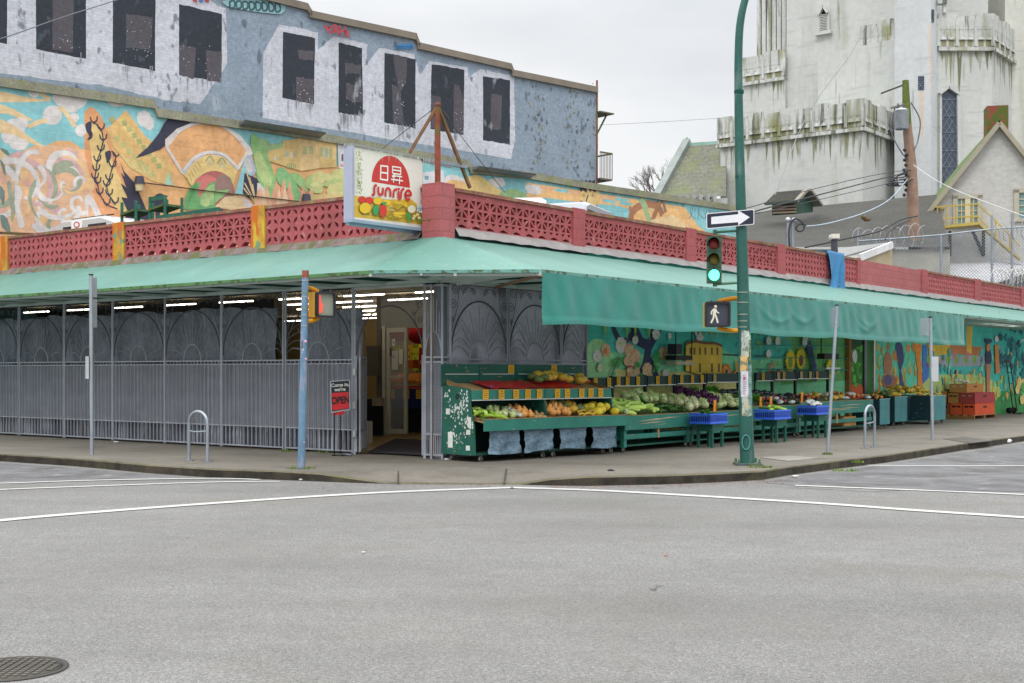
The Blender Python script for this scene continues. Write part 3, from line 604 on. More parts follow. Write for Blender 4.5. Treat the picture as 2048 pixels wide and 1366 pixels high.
# ------------------------------------------------------------------ awning
aw = thing('awning', 'green fabric awning wrapped round the market corner on a pale steel frame', 'awning', (C0[0], C0[1], 0))
AG = c('#83bfb1', .60); AD = c('#379084', .9)
DL, DR, ZA, ZW = 1.95, 2.5, 3.2, 3.92
Apt = PL.pt(0, 0, ZA)
sA = PL.s(740, DL); sB = PR.s(1083, DR)
A3 = PL.pt(sA, DL, ZA); B3 = PR.pt(sB, DR, ZA); HC = Vector((C0[0], C0[1], ZW))
m = MB()
def sheet(m, top, bot, col, n=1, k=4, sag=.03):
    T = [top[0].lerp(top[1], i/n) for i in range(n+1)]; Bq = [bot[0].lerp(bot[1], i/n) for i in range(n+1)]; vs = []
    for i in range(n+1):
        for j in range(k+1):
            p = T[i].lerp(Bq[i], j/k); w = sag*math.sin(math.pi*j/k)*(abs(math.sin(math.pi*i/2.0))) ; vs.append(p-Vector((0, 0, w)))
    m.add(vs, [(i*(k+1)+j, (i+1)*(k+1)+j, (i+1)*(k+1)+j+1, i*(k+1)+j+1) for i in range(n) for j in range(k)], col, True)
nl = 24; sheet(m, (PL.pt(SL, .02, ZW), HC), (PL.pt(SL, DL, ZA), A3), AG, nl*2)
sheet(m, (HC, PR.pt(SRR-30, .02, ZW)), (B3, PR.pt(SRR-30, DR, ZA)), AG, 60)
m.face([HC, A3, B3], AG)
m.build('canopy', M['cloth'], aw)
m = MB()                                                             # edge hem
def hem(a, b, h, col, n=(0, 0)):
    d = Vector((n[0], n[1], 0))*.008; k = 40
    for i in range(k):
        p = a.lerp(b, i/k); q = a.lerp(b, (i+1)/k); m.face([p+d, q+d, q+d-Vector((0, 0, h)), p+d-Vector((0, 0, h))], col)
        m.face([p+d+Vector((0,0,.0)), q+d, q-d, p-d], col)
hem(PL.pt(SL, DL, ZA), A3, .055, c('#5b8a55', .8), PL.n); hem(A3, B3, .05, AG, (0, -1)); hem(B3, PR.pt(SRR-30, DR, ZA), .06, AG, PR.n)
m.build('hem', pm('mossy_hem', .7, dirt=[(c('#3c4a22'), 7, (1, 1, 1), (.52, .58), .8)]), aw)
# hanging tarp
sT1 = PR.s(1928, DR); m = MB(); nS, nZ = 260, 22; vs = []; cols = []
random.seed(11); sw = [(random.uniform(sB+7, sT1), random.uniform(.5, 1.3), random.uniform(.35, .75)) for _ in range(5)]
def tz(u): return 2.33+.03*math.sin(u*9)
for i in range(nS+1):
    u = i/nS; s_ = sB+(sT1-sB)*u
    for j in range(nZ+1):
        v = j/nZ; zb = 2.36+.015*math.sin(s_*1.3)+.01*math.sin(s_*3.1); z = ZA-.05+(zb-ZA+.05)*v
        fold = .012*math.sin(s_*3.1+v*5+math.sin(s_*.5)*3)*v*(s_/20)+(.009+.010*math.sin(s_*.37+1))*math.sin(s_*5.3+2.2*math.sin(s_*.6)+v*(1.3+2*math.sin(s_*.23)))*v**.6+.010*math.sin(s_*11+2*math.sin(s_*1.7)-v*2.2)*math.sin(math.pi*min(1, v*1.1))
        d = .02+fold
        for c0, wd, dp in sw:                                         # swags pulled between ties
            x = (s_-c0)/wd
            if abs(x) < 1: r = v-dp*(1-x*x); d += .022*math.exp(-(r/.07)**2)*(1-abs(x))
        if v > .9: d += .012
        vs.append(PR.pt(s_, DR+d, z))
m.add(vs, [(i*(nZ+1)+j, (i+1)*(nZ+1)+j, (i+1)*(nZ+1)+j+1, i*(nZ+1)+j+1) for i in range(nS) for j in range(nZ)], AD, True)
m.build('hanging_tarp', pm('vinyl_tarp', .26, n1=(1.2, .1), n2=(18, .05), trans=.12, spec=.5), aw, label='deep green vinyl tarp hanging from the right edge of the awning')
m = MB(); g = Paint(PR, m, off=DR+.17)
for pts in [[(1888,668),(1893,645),(1897,668),(1901,650)],[(1876,690),(1884,676),(1890,690),(1896,672),(1900,688)],[(1903,690),(1908,676),(1912,688),(1918,684)],[(1866,688),(1872,682),(1876,686)]]: g.stroke(pts, .05, c('#6b7772'))
m.build('graffiti', M['paint'], aw)
# frame
FC = c('#b9c5c1', .95); m = MB()
for k in range(15):
    s_ = sA+.25+k*1.22
    m.bar(PL.pt(s_, .0, 3.17), PL.pt(s_, DL-.03, ZA-.055), .045, .05, FC); m.bar(PL.pt(max(s_, .2), .02, ZW-.09), PL.pt(s_, DL-.05, ZA-.05), .03, .03, FC)
    m.bar(PL.pt(s_, DL*.5, 3.2), PL.pt(s_, DL*.5, 3.52), .03, .03, FC)
m.bar(PL.pt(SL, DL-.09, ZA-.07), A3-Vector((0, 0, .07))+Vector((PL.n[0], PL.n[1], 0))*-.09, .04, .04, FC); m.bar(PL.pt(SL, DL*.5, 3.48), PL.pt(1.4, DL*.5, 3.48), .04, .04, FC)
m.bar(PL.pt(SL, .04, 3.16), PL.pt(0, .04, 3.16), .05, .06, FC)
for k in range(34):
    s_ = sB+.1+k*1.22
    m.bar(PR.pt(s_, .0, 3.17), PR.pt(s_, DR-.03, ZA-.055), .045, .05, FC); s_ > .2 and m.bar(PR.pt(s_, .02, ZW-.09), PR.pt(s_, DR-.05, ZA-.05), .03, .03, FC)
    s_ > .6 and m.bar(PR.pt(s_, DR*.5, 3.2), PR.pt(s_, DR*.5, 3.5), .03, .03, FC)
m.bar(B3-Vector((0, 0, .07))+Vector((PR.n[0], PR.n[1], 0))*-.09, PR.pt(SRR-30, DR-.09, ZA-.07), .04, .04, FC); m.bar(PR.pt(0, .04, 3.16), PR.pt(SRR-30, .04, 3.16), .05, .06, FC)
m.bar(PR.pt(sB+1.5, DR*.5, 3.48), PR.pt(SRR-30, DR*.5, 3.48), .04, .04, FC)
m.bar(A3+Vector((0, .1, -.07)), B3+Vector((0, .1, -.07)), .04, .04, FC)
K = Vector((C0[0], C0[1], 3.15)); 
for q in (A3, B3, A3.lerp(B3, .5)): m.bar(K, q-Vector((0, 0, .07)), .045, .05, FC); m.bar(HC-Vector((0, 0, .08)), q-Vector((0, 0, .08)), .03, .03, FC)
m.bar(PL.pt(sA, .1, 3.2), A3.lerp(B3, .3)-Vector((0, 0, .06)), .04, .04, FC); m.bar(PR.pt(1.4, .1, 3.12), B3-Vector((0, 0, .09)), .035, .05, c('#a07a68')); m.bar(PR.pt(.1, .3, 3.1), B3-Vector((0, 0, .02)), .035, .05, FC)
m.build('frame', M['paint'], aw)
# lights under the far end of the awning
for x, y, w_ in [(1941,634,'nearest the hanging tarp'),(1974,638,'second from the hanging tarp'),(1999,641,'third from the hanging tarp'),(2023,644,'farthest from the hanging tarp')]:
    a, z = PR.hit(x, y, 1.3); t = thing('awning_light', 'small lit floodlight under the green awning, '+w_, 'light', PR.pt(a, 1.3, z), PR.rot(), 'floodlights under the far end of the awning')
    m = MB(); m.box((-.09, -.07, 0), (.09, .07, .05), c('#555a58')); m.bar((0, 0, .05), (0, 0, .3), .03, .03, FC); m.build('housing', M['metal'], t, local=True)
    m = MB(); m.box((-.12, -.1, -.012), (.12, .1, -.001), (1, 1, .95)); m.build('lamp', M['glow'], t, local=True)
# ------------------------------------------------------------------ security grilles
GC = c('#a3a7b0', .95); GCD = c('#5a5e68', .8)
def grille(W, label, kind=0, group='ornamental grilles across the left front of the market'):
    """local frame: x to the right along the wall, -y out to the street, z up; kind 0 = left wall, 1 = right wall (no mesh), part widths allowed"""
    t = thing('security_grille', label, 'grille', (0, 0, 0), 0, group); H = 3.0; zr, zb = 1.68, .42
    m = MB()
    for x in (.018, W-.018): m.bar((x, 0, 0), (x, 0, H), .03, .03, GC)
    for z in (zr, zr-.07, zb, .04, H-.015): m.bar((.03, 0, z), (W-.03, 0, z), .02, .025, GC)
    m.build('frame', M['grille'], t, local=True)
    m = MB(); n = int(W/.125)
    for i in range(1, n):
        x = W*i/n; m.bar((x, -.004, .05), (x, -.004, zr-.07), .016, .014, GC)
    m.build('bars', M['grille'], t, local=True)
    cx = W/2 if W > 1.2 else W; r1 = .27; hh = .33; a2 = W/2-.04 if W > 1.2 else W-.04
    def arc(rx, rz, z0, a0=0, a1=180, k=22, ox=0): return [(cx+ox+rx*math.cos(R_(a0+(a1-a0)*i/k)), -.004, z0+rz*math.sin(R_(a0+(a1-a0)*i/k))) for i in range(k+1)]
    def clip(p): return [q for q in p if .03 < q[0] < W-.02]
    m = MB(); m.tube(clip(arc(a2, .92, 1.78)), .015, GCD, 6); m.build('arch', M['grille'], t, local=True)
    m = MB(); m.tube(clip(arc(r1, hh, zr)), .013, c('#a3a7ae', .9), 6)
    for k in range(13):
        a = R_(14+152*k/12); f = .92 if k % 2 == 0 else .72; e = a2*f
        p0 = (cx+r1*math.cos(a), 0, zr+hh*math.sin(a)); p1 = (cx+e*.92*math.cos(a), 0, zr+.1*math.sin(a)+(.92)*f*math.sin(a))
        pm_ = ((p0[0]+p1[0])/2, 0, (p0[2]+p1[2])/2+.04*abs(math.cos(a)))
        pp = clip(smooth([p0, pm_, p1], 4))
        if len(pp) > 2: m.tube(pp, .0065, c('#9499a2', .9), 5)
    for sx in (-1, 1):
        for k in range(4):
            p = clip([(cx+sx*q[0], q[1], q[2]) for q in smooth([(r1+.03, 0, zr+.06+k*.13), (r1+.2, 0, zr+.2+k*.16), (a2-.16, 0, zr+.22+k*.12), (a2-.01, 0, zr+.12+k*.12)], 4)])
            if len(p) > 2: m.tube(p, .0055, c('#80858e', .9), 5)
    m.build('sunburst', M['grille'], t, local=True)
    m = MB()
    def spiral(x, z, r, d, turns=1.6, k=20, a0=0): return [(x+d*r*(1-i/k*.85)*math.cos(a0+turns*2*math.pi*i/k), -.002, z+r*(1-i/k*.85)*math.sin(a0+turns*2*math.pi*i/k)) for i in range(k+1)]
    q = []
    for sx in (-1, 1):
        for x, z, r in [(a2*.93, 2.62, .10), (a2*.86, 2.86, .09), (a2*.55, 2.88, .08), (a2*.97, 2.36, .06), (a2*.22, 2.86, .07)]: q.append(spiral(cx+sx*x, z, r, sx))
        q.append([(cx+sx*a2*.98, 0, 2.2), (cx+sx*a2*.8, 0, 2.55), (cx+sx*a2*.7, 0, 2.98)]); q.append([(cx+sx*a2*.95, 0, 2.95), (cx+sx*a2*.55, 0, 2.66)]); q.append(arc(.16, .13, 2.8, 0, 180, 10, sx*a2*.38))
    for p in q:
        p = clip(p)
        if len(p) > 2: m.tube(p, .006, GCD, 5)
    m.build('scrollwork', M['grille'], t, local=True)
    if kind == 0:
        m = MB(); st = .05; z0, z1 = zb+.02, zr-.09
        def diag(sgn):
            k = 0; span = W-.06; hgt = z1-z0; sl_ = 1.0
            x = -hgt
            while x < span:
                a0 = max(x, 0); b0 = min(x+hgt, span)
                if b0 > a0:
                    za = z0+(a0-x); zb_ = z0+(b0-x)
                    pa = (a0, za); pb = (b0, zb_)
                    if sgn < 0: pa = (span-pa[0], pa[1]); pb = (span-pb[0], pb[1])
                    dx = .005
                    m.face([(pa[0]+.03-dx, .002*sgn, pa[1]+dx*sgn), (pb[0]+.03-dx, .002*sgn, pb[1]+dx*sgn), (pb[0]+.03+dx, .002*sgn, pb[1]-dx*sgn), (pa[0]+.03+dx, .002*sgn, pa[1]-dx*sgn)], c('#9296a0', .9))
                x += st
        diag(1); diag(-1)
        vs = []
        for sgn in (1, -1):                                          # mesh filling the small half-round too
            for i in range(-6, 7):
                x = i*.045; h = hh*math.sqrt(max(0, 1-(x/r1)**2)); 
                if h > .03: m.bar((cx+x, .003, zr), (cx+x, .003, zr+h), .005, .003, c('#6f737c')) if sgn > 0 else None
        for j in range(1, 7): z = j*.045; w = r1*math.sqrt(max(0, 1-(z/hh)**2)); m.bar((cx-w, .004, zr+z), (cx+w, .004, zr+z), .003, .005, c('#6f737c'))
        m.build('mesh_screen', M['grille'], t, local=True)
    return t
sp = [2.02, 3.85, 5.65, 7.43, 9.23, 11.04, 12.86, 14.68]
rzL = math.atan2(-UL[1], -UL[0]); places = ['next to the shop doorway behind the blue pole', 'second left of the shop doorway behind the bike rack', 'third left of the shop doorway, bike rack before it', 'fourth left of the doorway, midway along the grey wall', 'fifth left of the doorway, right of the sign pole', 'sixth left of the doorway behind the tall sign pole', 'seventh left of the doorway, near the photo edge', 'farthest left of the doorway at the photo edge']
G0 = grille(1.8, 'x')
for i, a in enumerate(sp):
    lab = 'grey sunburst security grille panel '+places[i]; p = PL.pt(a+1.82, .02, HS+.02)
    if i == 0: G0.location = p; G0.rotation_euler = (0, 0, rzL); G0['label'] = lab
    else: copy_tree(G0, p, rzL, lab)
GR_ = 'ornamental grilles on the right front of the market'
g = grille(1.6, 'grey sunburst grille on solid sheet behind the two-tier produce stand, nearest the corner', 1, GR_); g.location = PR.pt(.22, .03, HS+.02); g.rotation_euler = (0, 0, PR.rot())
g = grille(1.64, 'grey sunburst grille on solid sheet behind the right half of the two-tier stand', 1, GR_); g.location = PR.pt(1.84, .03, HS+.02); g.rotation_euler = (0, 0, PR.rot())
g = grille(.88, 'narrow half grille panel between the produce stand and the flower mural', 1, GR_); g.location = PR.pt(3.49, .03, HS+.02); g.rotation_euler = (0, 0, PR.rot())
# corner cage and post
t = thing('corner_cage', 'narrow grey mesh cage wrapped round the corner post right of the doorway', 'grille', (C0[0], C0[1], HS))
m = MB()
a = [PL.pt(.29, .06, HS), PL.pt(-.1, .06, HS), PR.pt(.2, .06, HS)]
for p in a: m.bar(p, (p.x, p.y, 3.1), .035, .035, GC)
m.bar(PL.pt(.12, .09, HS), PL.pt(.12, .09, 3.1), .03, .03, GC)
for z in (.2, .55, 1.78, 1.86, 3.08):
    for p, q in zip(a[:-1], a[1:]): m.bar((p.x, p.y, z), (q.x, q.y, z), .025, .03, GC)
for k in range(9):
    for p, q in zip(a[:-1], a[1:]):
        e = p.lerp(q, k/8); m.bar((e.x, e.y, .2), (e.x, e.y, .55), .012, .012, GC)
p, q = a[0], a[1]
def onc(u, z): e = p.lerp(q, u); return (e.x, e.y, z)
m.tube([onc(.5-.46*math.cos(R_(i*12)), 1.88+.42*math.sin(R_(i*12))) for i in range(16)], .012, GC, 6)
for k in range(7):
    u = R_(25+k*21.6); m.bar(onc(.5-.46*math.cos(u), 1.88+.42*math.sin(u)), onc(.5-.5*math.cos(u), 1.95+.95*math.sin(u)), .01, .01, GC)
m.build('frame', M['grille'], t)
m = MB()
for i in range(52):
    z = .57+i*.0235
    for pp, qq in zip(a[:-1], a[1:]): m.bar((pp.x, pp.y, z), (qq.x, qq.y, z+.02), .004, .009, c('#9296a0'))
for i in range(12):
    for pp, qq in zip(a[:-1], a[1:]): e = pp.lerp(qq, (i+.5)/12); m.bar((e.x, e.y, .56), (e.x, e.y, 1.78), .005, .005, c('#9296a0'))
m.build('mesh_screen', M['grille'], t)
m = MB(); m.hexa([tuple(PL.pt(.12, -.02, 0)[:2]), tuple(PL.pt(-.02, -.02, 0)[:2]), tuple(PR.pt(.2, -.02, 0)[:2]), tuple(PR.pt(.2, -.3, 0)[:2]), tuple(PL.pt(.12, -.3, 0)[:2])], .13, 3.12, c('#7b8089')); m.build('corner_post', M['conc'], mk)
m = MB()                                                             # lower box of rusty pipe beside the stand
m.bar(PR.pt(.26, .1, HS), PR.pt(.26, .1, .75), .05, .05, c('#8a4a3c')); m.build('drain_pipe', M['rust'], mk)
# entrance gate: top rail with scrolls, arch and two open leaves
t = thing('entrance_gate', 'grey wrought-iron gate frame with an arch over the open shop doorway', 'gate', PL.pt(1.2, .03, HS))
m = MB(); e0, e1 = .33, 2.0; cxs = (e0+e1)/2; hw = (e1-e0)/2-.03
def lp(s_, z, o=.03): return PL.pt(s_, o, z)
for s_ in (e0, e1): m.bar(lp(s_, HS), lp(s_, 3.12), .04, .04, GC)
m.bar(lp(e0, 3.1), lp(e1, 3.1), .04, .05, c('#b5bab8')); m.bar(lp(e0, 3.0), lp(e1, 3.0), .02, .02, GCD)
m.build('frame', M['grille'], t)
m = MB(); m.tube([lp(cxs+hw*math.cos(R_(i*7.5)), 1.85+.92*math.sin(R_(i*7.5)), .02) for i in range(25)], .014, GCD, 6)
for s_ in (e0+.04, e1-.04): m.bar(lp(s_, HS+.05), lp(s_, 1.9), .03, .03, GC)
m.build('arch', M['grille'], t)
m = MB()
for x in (-1, 1):
    for dx, z, r in [(.72, 2.78, .11), (.45, 2.88, .08), (.2, 2.9, .07), (.74, 2.5, .07), (.58, 2.62, .05)]:
        m.tube([lp(cxs+x*(dx+r*(1-i/20*.85)*math.cos(i*.5)), z+r*(1-i/20*.85)*math.sin(i*.5), .02) for i in range(21)], .006, GCD, 5)
    m.tube([lp(cxs+x*dx, z, .02) for dx, z in smooth([Vector((.75, 2.2, 0)), Vector((.6, 2.5, 0)), Vector((.7, 2.75, 0)), Vector((.62, 2.98, 0))], 4) and [(q.x, q.y) for q in smooth([Vector((.75, 2.2, 0)), Vector((.6, 2.55, 0)), Vector((.7, 2.75, 0)), Vector((.5, 2.98, 0))], 4)]], .006, GCD, 5)
m.build('scrollwork', M['grille'], t)
m = MB()                                                             # open leaf folded into the lobby on the left
for o0, o1 in [(0, -.75)]:
    def q(o, z): return PL.pt(e1-.1+(PL.s(732, -.75)-e1+.1)*(-o/.75), o, z)
    for o in (0, -.37, -.75): m.bar(q(o, .18), q(o, 1.9), .03, .03, GC)
    for z in (.2, .55, 1.8, 1.88): m.bar(q(0, z), q(-.75, z), .025, .03, GC)
    for i in range(12): o = -.75*i/12; m.bar(q(o, .2), q(o, 1.8), .008, .008, GC)
    for i in range(50): z = .57+i*.0245; m.bar(q(0, z), q(-.75, z+.02), .004, .009, c('#80848e'))
    m.tube([q(-.375+.36*math.cos(R_(i*12)), 1.88+.5*math.sin(R_(i*12))) for i in range(16)], .012, GC, 6)
for z in (.45, .95, 1.55): m.box(*[(lambda v: (v.x+d*.03, v.y-.03+d*.0, z+d*.05))(PL.pt(e1-.03, .06, 0)) for d in (-1, 1)], c('#c5c8c8')) if False else m.tube([PL.pt(e1-.04, .07, z), PL.pt(e1-.04, .07, z+.12)], .03, c('#c5c8c8'), 8)
m.build('gate_leaf', M['grille'], t)
# backing behind the left grilles: corrugated sheet below, plastic curtain above
m = MB(); N_ = int((SL-2.05)/.055); random.seed(44)
for i in range(N_):
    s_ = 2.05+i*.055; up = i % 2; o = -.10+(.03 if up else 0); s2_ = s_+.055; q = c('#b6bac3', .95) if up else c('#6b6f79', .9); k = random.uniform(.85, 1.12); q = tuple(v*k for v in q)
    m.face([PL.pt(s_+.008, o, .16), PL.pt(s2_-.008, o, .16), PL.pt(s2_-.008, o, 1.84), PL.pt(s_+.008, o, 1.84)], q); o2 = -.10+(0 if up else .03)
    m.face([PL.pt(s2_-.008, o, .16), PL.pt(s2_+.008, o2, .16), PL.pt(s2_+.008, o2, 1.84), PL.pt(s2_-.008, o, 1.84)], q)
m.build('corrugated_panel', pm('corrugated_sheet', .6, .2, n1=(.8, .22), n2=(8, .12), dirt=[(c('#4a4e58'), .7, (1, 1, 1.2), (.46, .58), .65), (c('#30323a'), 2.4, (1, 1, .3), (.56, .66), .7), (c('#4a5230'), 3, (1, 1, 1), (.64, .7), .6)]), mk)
m = MB(); vs = []; a0, a1 = PL.s(552, -.18), 16.4; N_ = 420; J = 14; random.seed(5)
for i in range(N_+1):
    s_ = a0+(a1-a0)*i/N_; zt = 2.86+.03*math.sin(s_*2.3)+.02*math.sin(s_*7)
    for j in range(J+1):
        v = j/J; o = -.20+.035*math.sin(s_*9+1.5*math.sin(s_*1.1)+v)+.02*math.sin(s_*23+v*3+math.sin(s_*3)*2)+.012*math.sin(v*14+s_*4); vs.append(PL.pt(s_, o, zt+(1.7-zt)*v))
m.add(vs, [(i*(J+1)+j, (i+1)*(J+1)+j, (i+1)*(J+1)+j+1, i*(J+1)+j+1) for i in range(N_) for j in range(J)], c('#6d7480', 1.0), True)
vs = []; a0, a1 = 2.05, PL.s(600, -.18); N_ = 60
for i in range(N_+1):
    s_ = a0+(a1-a0)*i/N_
    for j in range(J+1):
        v = j/J; o = -.20+.03*math.sin(s_*11+v)+.015*math.sin(s_*27+v*3); q = s_-(v*.0)+(1-v)*.0; vs.append(PL.pt(q, o, 2.75+(1.7-2.75)*v))
m.add(vs, [(i*(J+1)+j, (i+1)*(J+1)+j, (i+1)*(J+1)+j+1, i*(J+1)+j+1) for i in range(N_) for j in range(J)], c('#6d7480', 1.0), True)
m.build('plastic_curtain', pm('dusty_plastic', .35, n1=(1.5, .3), n2=(12, .2), spec=.5, dirt=[(c('#8d97a0'), 2.2, (1, 1, .35), (.58, .75), .6), (c('#15181c'), 1.1, (1, 1, .5), (.55, .7), .6)]), mk)
m = MB(); wbox(m, PR, .2, sM, -.12, -.06, .13, 3.12, c('#8b8996', 1.9)); m.build('sheet_panel', pm('dusty_sheet', .55, n1=(1.2, .2), n2=(14, .1), dirt=[(c('#34373f'), 1.5, (1, 1, .6), (.52, .68), .6)]), mk)
# ------------------------------------------------------------------ mural wall and tall grey-blue building behind the market
UM = (2976, 2560); O_ = (-13.2, 33.0); PM = Plane(O_, UM)
brM = pm('orange_mural_wall', .8, n1=(1.0, .13), n2=(6, .12), brick=(PM.u, .8, .38, .93))
brG = pm('blue_grey_brick', .85, n1=(.8, .1), n2=(9, .14), brick=(PM.u, .24, .085, .80), dirt=[(c('#4a5560'), 3.5, (1, 1, .6), (.61, .68), .7), (c('#c3c9ce'), 2, (1, 1, .4), (.66, .72), .4)])
HB = thing('mural_building', 'low building whose long side wall carries an orange and turquoise mural', 'building', PM.pt(20, -2, 0))
m = MB()
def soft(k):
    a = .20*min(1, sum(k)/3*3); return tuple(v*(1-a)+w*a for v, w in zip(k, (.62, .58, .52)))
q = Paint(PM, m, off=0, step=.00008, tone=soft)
top = [(-500,80),(0,165),(150,186),(307,209),(312,226),(500,253),(690,283),(935,328),(938,340),(1060,352),(1200,376),(1300,391),(1470,417)]
tp = [PM.hit(x, y) for x, y in top]
face = [(tp[0][0], 0), (tp[-1][0], 0)]+tp[::-1]
q.raw(face, c('#6fc0c8'))
hs = 26
for i in range(len(tp)-1):                                           # thickness, coping
    (a, z), (b, w) = tp[i], tp[i+1]; m.face([PM.pt(a, 0, z), PM.pt(b, 0, w), PM.pt(b, -.4, w), PM.pt(a, -.4, z)], c('#7d8088'))
OR = c('#e6a85c'); OR2 = c('#e9b266'); OR3 = c('#dd8f4a'); TQ = c('#6fc0c8'); CL = c('#d8d2d0'); SK = c('#e3c18a'); PP = c('#cfa0a0'); NY = c('#33344a'); GY = c('#8f9a80'); YL = c('#e3c06c'); GN = c('#7fb060'); GL = c('#a9bf6a')
def S1(x, y): return (x*360/1537, 160+y*320/1366)
def S2(x, y): return (330+x*370/1872, 200+y*270/1366)
def z1(pts, col, sm=0): q.poly([S1(*p) for p in pts], col, sm)
def z2(pts, col, sm=0): q.poly([S2(*p) for p in pts], col, sm)
def k1(pts, w, col, tp_=0): q.stroke([S1(*p) for p in pts], w, col, taper=tp_)
def k2(pts, w, col, tp_=0): q.stroke([S2(*p) for p in pts], w, col, taper=tp_)
# big orange ground
z1([(-900,1400),(-900,600),(0,700),(100,680),(180,640),(280,560),(400,560),(480,520),(600,520),(720,600),(720,300),(780,235),(850,290),(920,420),(1080,260),(1240,480),(1340,560),(1620,520),(2700,620),(3000,800),(3000,1500),(-900,1500)], OR)
z1([(720,330),(735,260),(780,232),(840,280),(900,400),(960,600),(1050,800),(1150,1000),(1250,1290),(900,1290),(800,1000),(730,700)], OR3, 3)
z1([(760,420),(820,380),(900,500),(960,700),(1050,900),(1100,1100),(1000,1100),(860,900),(790,700)], YL, 3)
# sun rays and clouds
for p in [[(-100,100),(0,95),(200,140),(450,180),(200,190),(-100,190)], [(-100,210),(0,205),(120,250),(290,345),(200,355),(80,290),(-100,280)], [(-100,330),(0,330),(100,380),(380,570),(330,570),(120,470),(-100,430)], [(-100,560),(0,580),(120,720),(230,850),(215,860),(80,740),(-100,640)], [(-100,10),(0,10),(120,30),(0,48),(-100,50)]]: z1(p, SK)
for x, y, rx, ry in [(290,98,48,52),(560,150,110,80),(660,170,85,75),(600,210,90,70),(447,300,82,85),(633,322,40,42),(690,430,48,52),(120,420,95,90),(160,520,90,80),(180,370,60,50),(1005,190,85,40),(1230,330,60,70),(1270,370,45,60),(70,480,60,60),(1400,312,40,15),(950,330,1,1)]:
    q.ell(*S1(x, y), rx*.234, ry*.234, CL, 20, .05)
k1([(340,90),(380,140),(430,165)], .12, SK); k1([(500,230),(570,290),(640,400)], .12, SK); k1([(240,400),(330,360),(400,345)], .12, SK)
for p in [[(-100,330),(0,330),(100,380),(380,570),(330,570),(120,470),(-100,430)]]: z1(p, SK)
# swirling peony at the left
random.seed(3)
z1([(-900,700),(100,700),(200,600),(300,570),(500,560),(640,570),(720,640),(760,800),(800,1000),(880,1200),(880,1350),(-900,1350)], c('#e0ac80'), 2)
for i in range(26):
    x = random.uniform(-300, 800); y = random.uniform(640, 1300); q.ell(*S1(x, y), random.uniform(8, 20), random.uniform(6, 14), random.choice([PP, c('#e8b878'), c('#d99f8f'), c('#e6b06a')]), 12, .12, random.uniform(-1, 1))
def swirl(cx, cy, r, a0, turns, w, col, ex=1.0):
    q.stroke([S1(cx+ex*r*(1-i/18)*math.cos(a0+turns*6.28*i/18), cy+r*(1-i/18)*math.sin(a0+turns*6.28*i/18)) for i in range(17)], w*.62, col, 3, .5)
for cx, cy, r, a0, tn, w, col in [(570,880,190,-2.6,1.1,.34,CL),(570,880,230,-2.4,.9,.3,PP),(575,900,150,-2.2,1.0,.26,GY),(570,880,260,-2.0,.8,.22,c('#e8b878')),(300,1000,300,-1.9,.6,.3,CL),(330,980,250,-1.8,.6,.26,GY),(260,1010,350,-2.0,.55,.3,PP),(180,980,330,-2.1,.5,.28,CL),(400,1150,170,.3,.8,.26,CL),(680,1040,110,1,.9,.2,CL),(700,870,70,2.5,.8,.16,CL),(-60,950,260,-1,.7,.3,GY),(-80,1050,330,-1.2,.6,.3,CL),(560,1130,120,-.5,1,.22,CL),(480,1200,160,.4,.7,.22,GY),(100,1100,240,-1.5,.6,.22,c('#e8b878'))]: swirl(cx, cy, r, a0, tn, w, col)
for p in [[(440,850),(450,740),(520,690),(600,690),(630,730),(560,750),(490,790),(455,850)], [(280,870),(310,850),(300,920),(270,1000),(290,1100),(330,1190),(280,1130),(240,1020),(250,930)], [(60,870),(90,870),(110,1000),(130,1120),(100,1220),(90,1100),(70,980)], [(350,1020),(420,1060),(500,1070),(460,1100),(380,1080)]]: z1(p, GY, 3)
for p in [[(150,700),(240,600),(320,600),(330,640),(250,640),(180,760),(150,900),(170,1100),(210,1240),(160,1250),(130,1060),(125,860)], [(320,740),(370,740),(400,850),(340,930),(390,1000),(470,1010),(540,950),(510,1010),(430,1040),(340,1020),(310,930),(370,850)], [(390,720),(450,620),(560,600),(640,640),(660,700),(600,650),(500,660),(420,760)], [(320,1070),(400,1130),(520,1160),(640,1120),(600,1170),(480,1200),(350,1150)], [(740,980),(800,1020),(880,1190),(830,1190),(760,1060),(750,1180),(720,1050)], [(280,1220),(420,1270),(600,1240),(650,1250),(420,1320),(300,1290)]]: z1(p, CL, 3)
for p in [[(0,580),(60,600),(80,640),(30,620)], [(0,680),(40,730),(45,820),(20,760)], [(0,900),(40,960),(30,1080),(0,1000)], [(0,1150),(60,1180),(90,1300),(20,1260)]]: z1(p, c('#5f7a72'), 2)
# dark scrolling vine
z1([(735,370),(775,352),(782,390),(778,430),(792,460),(780,500),(742,512),(762,480),(740,440),(728,400)], NY, 2)
z1([(900,615),(940,602),(948,640),(940,680),(915,712),(905,670),(898,640)], NY, 2)
vn = [(800,360),(860,420),(880,510),(860,600),(830,690),(820,770),(810,840),(830,880),(850,970),(910,1060),(1000,1100)]
k1(vn, .03, NY); v2 = [(950,605),(990,650),(960,740),(930,850),(910,900),(930,980),(980,1050)]; k1(v2, .03, NY)
for x, y in vn[:-1]+v2[1:]:
    k1([(x-30,y-45),(x-20,y-12),(x,y+4)], .035, NY); k1([(x+30,y-50),(x+24,y-14),(x,y+4)], .035, NY); z1([(x-14,y-6),(x+14,y-6),(x,y+22)], NY)
z1([(1025,700),(1060,780),(1140,870),(1180,950),(1220,1040),(1280,1190),(1060,1190),(1090,1120),(1035,1000),(1090,1010),(1028,880),(1080,920),(1030,790),(1065,830)], NY)
z1([(1280,1050),(1330,980),(1380,970),(1420,1010),(1400,1100),(1300,1100)], NY, 2); z1([(1400,1010),(1440,975),(1420,1010),(1440,1045)], NY)
z1([(1320,1080),(1370,1090),(1360,1190),(1330,1190)], NY)
